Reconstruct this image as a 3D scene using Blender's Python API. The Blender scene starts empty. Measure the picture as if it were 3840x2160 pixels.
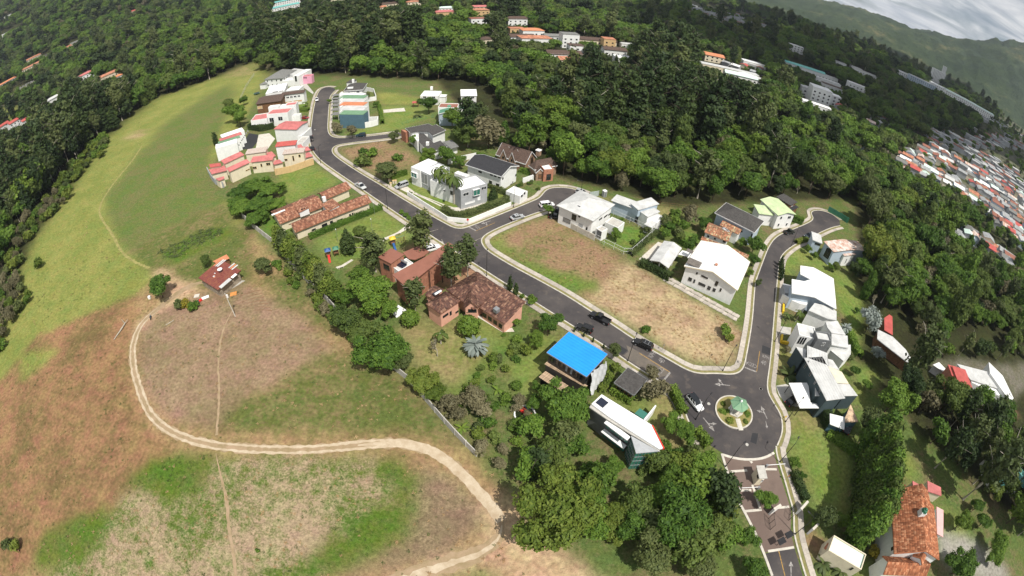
import bpy,bmesh,math,random
import numpy as np
from mathutils import Vector,Matrix,noise
from mathutils.geometry import tessellate_polygon
random.seed(7); RNG = np.random.default_rng(11)
SC = bpy.context.scene
COL = SC.collection

# ------------------------------------------------------------------ camera
FPX,PITCH,ROLL,CAMH = 1800.0,math.radians(40.0),math.radians(3.5),75.0
_f = np.array([0,math.cos(PITCH),-math.sin(PITCH)]); _r = np.array([1.0,0,0]); _d = np.cross(_f,_r)
_c,_s = math.cos(ROLL),math.sin(ROLL)
AX_R = _c*_r - _s*_d; AX_D = _s*_r + _c*_d; AX_F = _f
cam = bpy.data.cameras.new('Camera'); cam_ob = bpy.data.objects.new('Camera',cam); COL.objects.link(cam_ob)
cam.type = 'PANO'; cam.sensor_fit = 'HORIZONTAL'; cam.sensor_width = 36.0; cam.sensor_height = 20.25
cam.clip_start = 0.1; cam.clip_end = 30000
_cy = cam if hasattr(cam,'panorama_type') else cam.cycles
_cy.panorama_type = 'FISHEYE_LENS_POLYNOMIAL'
_cy.fisheye_fov = math.radians(180)
_cy.fisheye_polynomial_k0 = 0.0; _cy.fisheye_polynomial_k1 = -1.0/(FPX*36.0/3840.0)
_cy.fisheye_polynomial_k2 = 0.0; _cy.fisheye_polynomial_k3 = 0.0; _cy.fisheye_polynomial_k4 = 0.0
_m = Matrix.Identity(4)
for i in range(3):
    _m[i][0] = AX_R[i]; _m[i][1] = -AX_D[i]; _m[i][2] = -AX_F[i]
_m.translation = (0,0,CAMH)
cam_ob.matrix_world = _m
SC.camera = cam_ob

# ------------------------------------------------------------------ sky, sun, exposure
SUN_AZ,SUN_EL = math.radians(147),math.radians(58)
SDIR = Vector((math.sin(SUN_AZ)*math.cos(SUN_EL),math.cos(SUN_AZ)*math.cos(SUN_EL),math.sin(SUN_EL)))
w = bpy.data.worlds.new('World'); SC.world = w; w.use_nodes = True
nt = w.node_tree; nt.nodes.clear()
def wn(t,**k):
    n = nt.nodes.new(t)
    for a,b in k.items(): setattr(n,a,b)
    return n
sky = wn('ShaderNodeTexSky',sky_type='NISHITA',sun_disc=False,sun_elevation=SUN_EL,sun_rotation=SUN_AZ,altitude=1000.0,dust_density=1.5)
bg = wn('ShaderNodeBackground'); bg.inputs[1].default_value = 0.06
nt.links.new(sky.outputs[0],bg.inputs[0])
bc = wn('ShaderNodeBackground'); bc.inputs[1].default_value = 0.86
tc = wn('ShaderNodeTexCoord'); sep = wn('ShaderNodeSeparateXYZ'); nt.links.new(tc.outputs['Generated'],sep.inputs[0])
zz = wn('ShaderNodeMath',operation='MAXIMUM'); nt.links.new(sep.outputs[2],zz.inputs[0]); zz.inputs[1].default_value = 0.0
za = wn('ShaderNodeMath',operation='ADD'); nt.links.new(zz.outputs[0],za.inputs[0]); za.inputs[1].default_value = 0.12
dv = wn('ShaderNodeVectorMath',operation='DIVIDE'); cb = wn('ShaderNodeCombineXYZ')
for i in range(3): nt.links.new(za.outputs[0],cb.inputs[i])
nt.links.new(tc.outputs['Generated'],dv.inputs[0]); nt.links.new(cb.outputs[0],dv.inputs[1])
n1 = wn('ShaderNodeTexNoise'); n1.inputs['Scale'].default_value = 1.3; n1.inputs['Detail'].default_value = 7; n1.inputs['Roughness'].default_value = 0.55; n1.inputs['Distortion'].default_value = 0.6
n2 = wn('ShaderNodeTexNoise'); n2.inputs['Scale'].default_value = 2.6; n2.inputs['Detail'].default_value = 5; n2.inputs['Distortion'].default_value = 0.4
nt.links.new(dv.outputs[0],n1.inputs['Vector']); nt.links.new(dv.outputs[0],n2.inputs['Vector'])
r1 = wn('ShaderNodeValToRGB'); r1.color_ramp.elements[0].position = 0.33; r1.color_ramp.elements[1].position = 0.52
nt.links.new(n1.outputs['Fac'],r1.inputs[0])
r2 = wn('ShaderNodeValToRGB'); r2.color_ramp.elements[0].position = 0.36; r2.color_ramp.elements[0].color = (0.56,0.60,0.66,1)
r2.color_ramp.elements[1].position = 0.66; r2.color_ramp.elements[1].color = (1.0,1.0,1.0,1)
nt.links.new(n2.outputs['Fac'],r2.inputs[0]); nt.links.new(r2.outputs[0],bc.inputs[0])
mx = wn('ShaderNodeMixShader'); nt.links.new(r1.outputs[0],mx.inputs[0]); nt.links.new(bg.outputs[0],mx.inputs[1]); nt.links.new(bc.outputs[0],mx.inputs[2])
wo = wn('ShaderNodeOutputWorld'); nt.links.new(mx.outputs[0],wo.inputs[0])
sl = bpy.data.lights.new('Sun','SUN'); sl.energy = 5.0; sl.angle = math.radians(0.53); sl.color = (1.0,0.955,0.88)
so = bpy.data.objects.new('Sun',sl); COL.objects.link(so); so.rotation_euler = SDIR.to_track_quat('Z','Y').to_euler(); so.location = (60,-90,400)
vs = SC.view_settings; vs.view_transform = 'Standard'; vs.look = 'None'; vs.exposure = 0.12; vs.gamma = 1.0; vs.use_curve_mapping = False
SC.cycles.max_bounces = 5; SC.cycles.diffuse_bounces = 2; SC.cycles.glossy_bounces = 2; SC.cycles.transmission_bounces = 3; SC.cycles.transparent_max_bounces = 6
SC.cycles.volume_bounces = 0; SC.cycles.sample_clamp_indirect = 5.0
try: SC.cycles.use_denoising = True
except Exception: pass

HAZE = 7.0e-5
# ------------------------------------------------------------------ photo pixel -> place
class Win:                                   # a window into the photograph (3840 x 2160)
    def __init__(s,x0,y0,k): s.x0,s.y0,s.k = x0,y0,k
    def __call__(s,x,y): return (s.x0 + s.k*x,s.y0 + s.k*y)
def T(c,r): return Win(960*c,540*r,960/2576)
D = Win(0,0,3840/2576)
Za = Win(780,440,480/2576); Zb = Win(940,240,480/2576); Zc = Win(1480,380,640/2576); Zd = Win(2060,700,480/1456)
Ze = Win(2400,820,480/1456); Zf = Win(1400,890,640/1456); Zg = Win(1980,1220,640/1456); Zh = Win(2140,1420,640/1456)
Zi = Win(2880,960,480/1456); Zj = Win(2880,1260,480/1456); Zk = Win(2600,1640,480/1456); Zl = Win(2560,1400,480/2576)
Zm = Win(1440,640,480/2576); Zn = Win(780,940,480/2576); S1 = Win(0,0,1.0)
def ray(p):
    dx,dy = (p[0]-1920)/FPX,(p[1]-1080)/FPX
    th = math.hypot(dx,dy); s = math.sin(th)/max(th,1e-9)
    return AX_R*(dx*s) + AX_D*(dy*s) + AX_F*math.cos(th)
def G(p,z=0.0):
    v = ray(p); t = (CAMH - z)/-v[2]
    return Vector((v[0]*t,v[1]*t,z))
def GP(win,pts,z=0.0): return [G(win(*p),z) for p in pts]
def smooth(a,b,x):
    t = np.clip((x-a)/(b-a),0,1); return t*t*(3-2*t)
def hnoise(x,y):
    return (np.sin(x*.011+1.3)*np.cos(y*.013+.4) + .5*np.sin(x*.027+y*.019) + .35*np.sin(x*.051-y*.043+2) + .2*np.sin(x*.11+y*.09))
def height(x,y,mount=True):
    x = np.asarray(x,float); y = np.asarray(y,float)
    d = np.hypot(x,y); az = np.degrees(np.arctan2(x,y))
    rid = np.interp(az,[14,24,30,36,42,50,56,64,78,95],[0,40,95,150,200,300,385,430,430,0])
    h = 0*d if not mount else rid*smooth(1900,3500,d)*(1+.10*np.sin(az*.16+d*.0012)+.05*np.sin(az*.37+1))
    h = h + 17*np.exp(-((d-900)/210.0)**2)*smooth(12,22,az)*(1-smooth(80,95,az))
    lf = np.interp(az,[-100,-75,-50,-38,-25,-8],[0,380,380,210,40,0])
    h = h + lf*smooth(480,2600,d)*(1+.08*np.sin(az*.14+d*.0015)+.05*np.sin(az*.31+d*.003))
    h = h + 7*hnoise(x,y)*smooth(330,900,d)
    # the wooded slope beyond the pasture's edge falls away
    h = h - 0.0
    return h
def GT(p):
    v = ray(p); t = 40.0; last = t
    if v[2] > 0.2: return None
    while t < 9000:
        P = v*t; z = CAMH + P[2]
        if z < float(height(P[0],P[1])): break
        last = t; t *= 1.012
    else: return None
    lo,hi = last,t
    for _ in range(14):
        m = .5*(lo+hi); P = v*m
        if CAMH+P[2] < float(height(P[0],P[1])): hi = m
        else: lo = m
    P = v*hi
    return Vector((P[0],P[1],CAMH+P[2]))
def pip(x,y,poly):
    ins = np.zeros(np.shape(x),bool); n = len(poly)
    for i in range(n):
        x0,y0 = poly[i][0],poly[i][1]; x1,y1 = poly[(i+1) % n][0],poly[(i+1) % n][1]
        if y0 == y1: continue
        c = ((y0 > y) != (y1 > y)) & (x < (x1-x0)*(y-y0)/(y1-y0)+x0)
        ins ^= c
    return ins

# ------------------------------------------------------------------ tags and object helpers
def tag(o,label=None,cat=None,group=None,kind=None):
    if label: o['label'] = label
    if cat: o['category'] = cat
    if group: o['group'] = group
    if kind: o['kind'] = kind
    return o
def empty(name,loc=(0,0,0),rz=0.0,label=None,cat=None,group=None):
    o = bpy.data.objects.new(name,None); COL.objects.link(o); o.empty_display_size = .5
    o.location = loc; o.rotation_euler = (0,0,rz)
    return tag(o,label,cat,group)
class MB:
    """collects shapes, builds ONE mesh object"""
    def __init__(s): s.v = []; s.f = []; s.mi = []
    def add(s,vs,fs,mi=0):
        b = len(s.v); s.v += [tuple(p) for p in vs]; s.f += [tuple(b+i for i in f) for f in fs]; s.mi += [mi]*len(fs)
    def box(s,x0,x1,y0,y1,z0,z1,mi=0,M=None):
        vs = [Vector((x,y,z)) for z in (z0,z1) for x,y in ((x0,y0),(x1,y0),(x1,y1),(x0,y1))]
        if M is not None: vs = [M @ p for p in vs]
        s.add(vs,[(3,2,1,0),(4,5,6,7),(0,1,5,4),(1,2,6,5),(2,3,7,6),(3,0,4,7)],mi)
    def prism(s,poly,z0,z1,mi=0,cap=True):
        n = len(poly); a = sum(poly[i][0]*poly[(i+1) % n][1]-poly[(i+1) % n][0]*poly[i][1] for i in range(n))
        if a < 0: poly = poly[::-1]
        zf = (lambda i,q: q[i]) if isinstance(z1,(list,tuple)) else (lambda i,q: q)
        z1l = list(z1)[::-1] if (a < 0 and isinstance(z1,(list,tuple))) else z1
        vs = [(p[0],p[1],z0) for p in poly]+[(p[0],p[1],zf(i,z1l)) for i,p in enumerate(poly)]
        fs = [(i,(i+1) % n,n+(i+1) % n,n+i) for i in range(n)]
        if cap:
            tr = tessellate_polygon([[Vector((p[0],p[1],0)) for p in poly]])
            for t in tr:
                A,B,C = (Vector(poly[i][:2]) for i in t)
                if (B-A).cross(C-A) < 0: t = t[::-1]
                fs.append(tuple(n+i for i in t)); fs.append(tuple(t[::-1]))
        s.add(vs,fs,mi)
    def tube(s,pts,rad,n=8,mi=0,cap=True):
        pts = [Vector(p) for p in pts]; rad = rad if isinstance(rad,(list,tuple)) else [rad]*len(pts)
        rings = []; b = len(s.v)
        for i,p in enumerate(pts):
            t = (pts[min(i+1,len(pts)-1)]-pts[max(i-1,0)]).normalized()
            u = t.cross(Vector((0,0,1)))
            if u.length < 1e-3: u = Vector((1,0,0))
            u.normalize(); w_ = t.cross(u)
            rings.append([p+rad[i]*(math.cos(6.28318*k/n)*u+math.sin(6.28318*k/n)*w_) for k in range(n)])
        vs = [q for r in rings for q in r]; fs = []
        for i in range(len(pts)-1):
            for k in range(n): fs.append((i*n+k,i*n+(k+1) % n,(i+1)*n+(k+1) % n,(i+1)*n+k))
        if cap: fs.append(tuple(range(n))[::-1]); fs.append(tuple((len(pts)-1)*n+k for k in range(n)))
        s.add(vs,fs,mi)
    def cyl(s,c,r0,r1,z0,z1,n=12,mi=0):
        vs = [(c[0]+r*math.cos(6.28318*k/n),c[1]+r*math.sin(6.28318*k/n),z) for r,z in ((r0,z0),(r1,z1)) for k in range(n)]
        fs = [(k,(k+1) % n,n+(k+1) % n,n+k) for k in range(n)]+[tuple(range(n))[::-1],tuple(range(n,2*n))]
        s.add(vs,fs,mi)
    def mesh(s,name):
        me = bpy.data.meshes.new(name); me.from_pydata(s.v,[],s.f); me.update(); return me
    def build(s,name,mat,parent=None,loc=None,smooth=False,bevel=0.0):
        me = s.mesh(name)
        mats = mat if isinstance(mat,(list,tuple)) else [mat]
        for m_ in mats:
            if m_ is not None: me.materials.append(m_)
        if len(mats) > 1: me.polygons.foreach_set('material_index',s.mi)
        if smooth: me.polygons.foreach_set('use_smooth',[True]*len(me.polygons))
        o = bpy.data.objects.new(name,me); COL.objects.link(o)
        if parent is not None: o.parent = parent
        if loc is not None: o.location = loc
        if bevel: 
            bv = o.modifiers.new('bevel','BEVEL'); bv.width = bevel; bv.segments = 2; bv.limit_method = 'ANGLE'
        return o
def copy_tree(o,parent=None):
    c = o.copy(); COL.objects.link(c); c.parent = parent
    for ch in o.children: copy_tree(ch,c)
    return c
def np_mesh(name,V,F,mats,attrs=None,uv=None,smooth=False):
    """V (n,3) F (m,4|3) arrays"""
    me = bpy.data.meshes.new(name); V = np.asarray(V,np.float32); F = np.asarray(F,np.int32); k = F.shape[1]
    me.vertices.add(len(V)); me.vertices.foreach_set('co',V.ravel())
    me.loops.add(F.size); me.loops.foreach_set('vertex_index',F.ravel())
    me.polygons.add(len(F)); me.polygons.foreach_set('loop_start',np.arange(0,F.size,k,dtype=np.int32))
    try: me.polygons.foreach_set('loop_total',np.full(len(F),k,np.int32))
    except Exception: pass
    me.update(calc_edges=True)
    if smooth: me.polygons.foreach_set('use_smooth',np.ones(len(F),bool))
    for m_ in (mats if isinstance(mats,(list,tuple)) else [mats]): me.materials.append(m_)
    for nm,(ty,dom,arr) in (attrs or {}).items():
        a = me.attributes.new(nm,ty,dom); a.data.foreach_set('color' if 'COLOR' in ty else 'value',np.asarray(arr,np.float32).ravel())
    return me

# ------------------------------------------------------------------ materials
MATS = {}
def new_mat(name):
    m = bpy.data.materials.new(name); m.use_nodes = True
    n = m.node_tree.nodes; n.clear()
    o = n.new('ShaderNodeOutputMaterial'); b = n.new('ShaderNodeBsdfPrincipled')
    m.node_tree.links.new(b.outputs[0],o.inputs[0])
    try: b.inputs['Specular IOR Level'].default_value = .25
    except Exception: pass
    return m,n,m.node_tree.links,b
def surf(name,col,rough=.8,var=.18,scale=1.5,bump=.0,metal=0.0,spec=None,col2=None,stain=0.0,coord='Object',rnd=0.0,fine=None):
    """painted / mineral surface: base colour broken up by two noises, optional stains and bump"""
    if name in MATS: return MATS[name]
    m,n,l,b = new_mat(name)
    tcn = n.new('ShaderNodeTexCoord')
    na = n.new('ShaderNodeTexNoise'); na.inputs['Scale'].default_value = scale; na.inputs['Detail'].default_value = 5; na.inputs['Roughness'].default_value = .65
    l.new(tcn.outputs[coord],na.inputs['Vector'])
    mixc = n.new('ShaderNodeMix'); mixc.data_type = 'RGBA'
    c2 = col2 if col2 else tuple(max(0,c*(1-var*1.6)) for c in col)
    c1 = col if col2 else tuple(min(1,c*(1+var*.6)) for c in col)
    mixc.inputs['A'].default_value = (*c1,1); mixc.inputs['B'].default_value = (*c2,1)
    rp = n.new('ShaderNodeMapRange'); rp.inputs['From Min'].default_value = .38; rp.inputs['From Max'].default_value = .66
    l.new(na.outputs['Fac'],rp.inputs['Value']); l.new(rp.outputs[0],mixc.inputs['Factor'])
    out = mixc.outputs['Result']
    if stain:
        mp = n.new('ShaderNodeMapping'); mp.inputs['Scale'].default_value = (3.0,3.0,.35); l.new(tcn.outputs[coord],mp.inputs[0])
        nb = n.new('ShaderNodeTexNoise'); nb.inputs['Scale'].default_value = 1.2; nb.inputs['Detail'].default_value = 6; l.new(mp.outputs[0],nb.inputs['Vector'])
        mr = n.new('ShaderNodeMapRange'); mr.inputs['From Min'].default_value = .52; mr.inputs['From Max'].default_value = .75; mr.inputs['To Max'].default_value = stain
        l.new(nb.outputs['Fac'],mr.inputs['Value'])
        m2 = n.new('ShaderNodeMix'); m2.data_type = 'RGBA'; l.new(out,m2.inputs['A']); m2.inputs['B'].default_value = (col[0]*.45+.02,col[1]*.43+.02,col[2]*.38+.015,1)
        l.new(mr.outputs[0],m2.inputs['Factor']); out = m2.outputs['Result']
    if rnd:
        oi = n.new('ShaderNodeObjectInfo'); hs = n.new('ShaderNodeHueSaturation')
        mv = n.new('ShaderNodeMapRange'); mv.inputs['To Min'].default_value = 1-rnd; mv.inputs['To Max'].default_value = 1+rnd; l.new(oi.outputs['Random'],mv.inputs['Value'])
        l.new(mv.outputs[0],hs.inputs['Value']); l.new(out,hs.inputs['Color']); out = hs.outputs[0]
    l.new(out,b.inputs['Base Color'])
    b.inputs['Roughness'].default_value = rough; b.inputs['Metallic'].default_value = metal
    if spec is not None: b.inputs['Specular IOR Level'].default_value = spec
    if bump:
        nf = n.new('ShaderNodeTexNoise'); nf.inputs['Scale'].default_value = fine or scale*9; nf.inputs['Detail'].default_value = 3; l.new(tcn.outputs[coord],nf.inputs['Vector'])
        bp = n.new('ShaderNodeBump'); bp.inputs['Strength'].default_value = bump; bp.inputs['Distance'].default_value = .05
        l.new(nf.outputs['Fac'],bp.inputs['Height']); l.new(bp.outputs[0],b.inputs['Normal'])
    MATS[name] = m
    return m
def glass(name='window_glass',col=(.015,.02,.022),rough=.08):
    if name in MATS: return MATS[name]
    m,n,l,b = new_mat(name); b.inputs['Base Color'].default_value = (*col,1); b.inputs['Roughness'].default_value = rough
    b.inputs['Specular IOR Level'].default_value = .7
    MATS[name] = m; return m
def paint(name,col,rough=.25,metal=.0):
    if name in MATS: return MATS[name]
    m,n,l,b = new_mat(name); b.inputs['Base Color'].default_value = (*col,1); b.inputs['Roughness'].default_value = rough; b.inputs['Metallic'].default_value = metal
    b.inputs['Coat Weight'].default_value = .6; b.inputs['Coat Roughness'].default_value = .08
    tcn = n.new('ShaderNodeTexCoord'); na = n.new('ShaderNodeTexNoise'); na.inputs['Scale'].default_value = 6; l.new(tcn.outputs['Object'],na.inputs['Vector'])
    mr = n.new('ShaderNodeMapRange'); mr.inputs['To Min'].default_value = rough*.8; mr.inputs['To Max'].default_value = rough*1.4; l.new(na.outputs['Fac'],mr.inputs['Value']); l.new(mr.outputs[0],b.inputs['Roughness'])
    MATS[name] = m; return m
WHITE = surf('white_plaster',(.80,.80,.78),.75,.05,.8,bump=.1,stain=.16)
CREAM = surf('cream_plaster',(.72,.64,.48),.8,.06,.8,bump=.1,stain=.2)
OCHRE = surf('ochre_plaster',(.62,.43,.22),.8,.08,.8,bump=.1,stain=.3)
PINKW = surf('salmon_plaster',(.70,.38,.28),.8,.07,.8,bump=.1,stain=.2)
PINK = surf('pink_plaster',(.75,.36,.48),.8,.05,.8,stain=.1)
GREYW = surf('grey_plaster',(.38,.39,.40),.8,.08,.8,bump=.1,stain=.2)
DGREY = surf('dark_grey_plaster',(.16,.165,.17),.8,.1,.9)
BLUEG = surf('blue_grey_plaster',(.42,.50,.58),.8,.06,.8,stain=.15)
SLATE = surf('slate_blue_plaster',(.085,.16,.205),.8,.06,.8,stain=.2)
SLATE_SHADE = surf('shade_darkened_slate_plaster',(.055,.080,.088),.8,.08,.8,stain=.2)  # slate plaster with the shade of the facing walls put into its colour
BRICKW = surf('brick_wall_face',(.42,.19,.12),.85,.2,1.2,bump=.3,stain=.3)
STONEW = surf('brown_stone_wall',(.34,.22,.15),.85,.3,2.2,bump=.4)
CONC = surf('concrete',(.46,.44,.40),.88,.12,.9,bump=.2,stain=.25)
CONCL = surf('light_concrete',(.56,.52,.45),.88,.12,.9,bump=.2)
WOOD = surf('brown_wood',(.20,.10,.05),.7,.3,2.5)
PLANK = surf('weathered_plank',(.46,.33,.22),.8,.3,1.6,bump=.2,rnd=.22)
DARKIN = surf('dark_interior',(.015,.015,.017),.9,.2,1)
BLACKM = surf('black_metal',(.018,.018,.02),.45,.2,3,spec=.5)
GREYM = surf('grey_metal',(.30,.31,.32),.45,.15,2,metal=.4)
GREENP = surf('green_paint',(.06,.22,.13),.5,.15,2)
YELLOWP = surf('yellow_paint',(.75,.50,.03),.5,.15,2)
REDP = surf('red_paint',(.62,.035,.025),.45,.12,2)
ORANGEP = surf('orange_paint',(.75,.24,.03),.5,.12,2)
BLUEP = surf('blue_paint',(.02,.09,.28),.45,.12,2)
WHITEP = surf('white_paint',(.80,.80,.79),.5,.05,2)
FRAMEW = surf('white_frame',(.70,.70,.69),.5,.05,2)
FRAMED = surf('dark_frame',(.05,.045,.04),.5,.1,2)
RUBBER = surf('tyre_rubber',(.02,.02,.02),.85,.1,4)
GLASS = glass(); GLASSG = glass('green_glass',(.035,.16,.12),.1)
GLASSB = glass('car_glass',(.008,.010,.012),.05)
R_WHITE = surf('white_roof_sheet',(.78,.78,.76),.5,.05,.35,stain=.12)
R_WHITEG = surf('weathered_white_roof_sheet',(.55,.55,.535),.5,.12,.4,stain=.3)
R_RED = surf('red_roof_sheet',(.46,.10,.085),.55,.12,.6)
R_PINK = surf('faded_pink_roof_sheet',(.52,.17,.16),.6,.14,.5,stain=.25)
R_GREEN = surf('green_roof_sheet',(.17,.30,.18),.55,.1,.6)
R_DGREEN = surf('dark_green_roof_sheet',(.10,.25,.16),.55,.12,.6)
R_PALEG = surf('pale_green_roof_sheet',(.52,.62,.36),.55,.1,.5)
R_MINT = surf('mint_roof_sheet',(.60,.74,.66),.5,.05,.5)
R_TEAL = surf('teal_roof_sheet',(.16,.46,.42),.5,.1,.5)
R_ORANGE = surf('orange_roof_sheet',(.56,.22,.11),.6,.1,.6)
R_BLUE = surf('bright_blue_roof',(.018,.27,.78),.65,.05,.4)
R_BLACK = surf('black_shingle',(.040,.040,.044),.85,.25,3.0,bump=.5)
R_DGREY = surf('dark_grey_shingle',(.075,.070,.066),.85,.25,2.0,bump=.4)
R_GREY = surf('grey_shingle',(.19,.19,.18),.85,.2,2.0,bump=.4)
R_BROWN = surf('brown_shingle',(.105,.070,.055),.85,.25,2.2,bump=.5)
R_BRICKRED = surf('brick_red_roof_sheet',(.27,.115,.080),.65,.07,.5)
R_RUST = surf('rusted_white_roof_sheet',(.66,.60,.55),.6,.1,.7,col2=(.42,.20,.12))
R_MAROON = surf('rusty_maroon_sheet',(.17,.045,.042),.6,.25,1.1,col2=(.24,.085,.05))
TILE = surf('terracotta_tile',(.47,.20,.11),.8,.35,1.6,col2=(.26,.105,.062),bump=.25)
TILED = surf('dark_terracotta_tile',(.27,.115,.075),.85,.35,1.4,col2=(.13,.062,.048),bump=.25)
TILEM = surf('mossy_terracotta_tile',(.42,.185,.11),.85,.35,1.3,col2=(.30,.22,.12),bump=.3)
TILEO = surf('orange_terracotta_tile',(.40,.15,.07),.8,.35,1.5,col2=(.27,.095,.045),bump=.25)
# ================================================================== the ground: one sheet to the horizon
PAST_L = ((.245,.245,.070),(.170,.200,.048),.50); LUSH = ((.105,.150,.035),(.150,.145,.055),.52)
DRY = ((.335,.225,.115),(.20,.155,.065),.52); DRYG = ((.22,.17,.08),(.100,.125,.032),.48)
GREENF = ((.080,.140,.018),(.120,.135,.036),.54); MIXF = ((.095,.140,.028),(.335,.255,.16),.50)
LAWN = ((.185,.215,.06),(.125,.19,.035),.52); LAWNB = ((.10,.185,.028),(.13,.17,.04),.5); LAWND = ((.27,.225,.10),(.16,.18,.05),.52)
STRAW = ((.42,.315,.185),(.265,.19,.108),.54); BROWNG = ((.265,.175,.10),(.145,.155,.05),.55)
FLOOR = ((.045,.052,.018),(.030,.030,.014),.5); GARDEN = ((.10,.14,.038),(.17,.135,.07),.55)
SCORCH = ((.285,.165,.085),(.15,.11,.046),.52); LOOP = ((.285,.195,.125),(.20,.15,.082),.52); BEND = ((.20,.145,.088),(.29,.215,.13),.56)
EARTH = ((.36,.22,.13),(.28,.165,.095),.5); TOWNG = ((.16,.15,.12),(.06,.075,.028),.5)
MOUNT = ((.030,.052,.024),(.085,.085,.042),.55); CONCG = ((.34,.32,.28),(.27,.25,.215),.55); SAND = ((.50,.36,.22),(.38,.25,.15),.5)
t10,t20,t30,t00 = T(1,0),T(2,0),T(3,0),T(0,0)
t01,t11,t21,t31 = T(0,1),T(1,1),T(2,1),T(3,1)
t02,t12,t22,t32 = T(0,2),T(1,2),T(2,2),T(3,2)
t03,t13,t23,t33 = T(0,3),T(1,3),T(2,3),T(3,3)
YARD = ((.17,.155,.125),(.12,.115,.07),.5)
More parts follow.
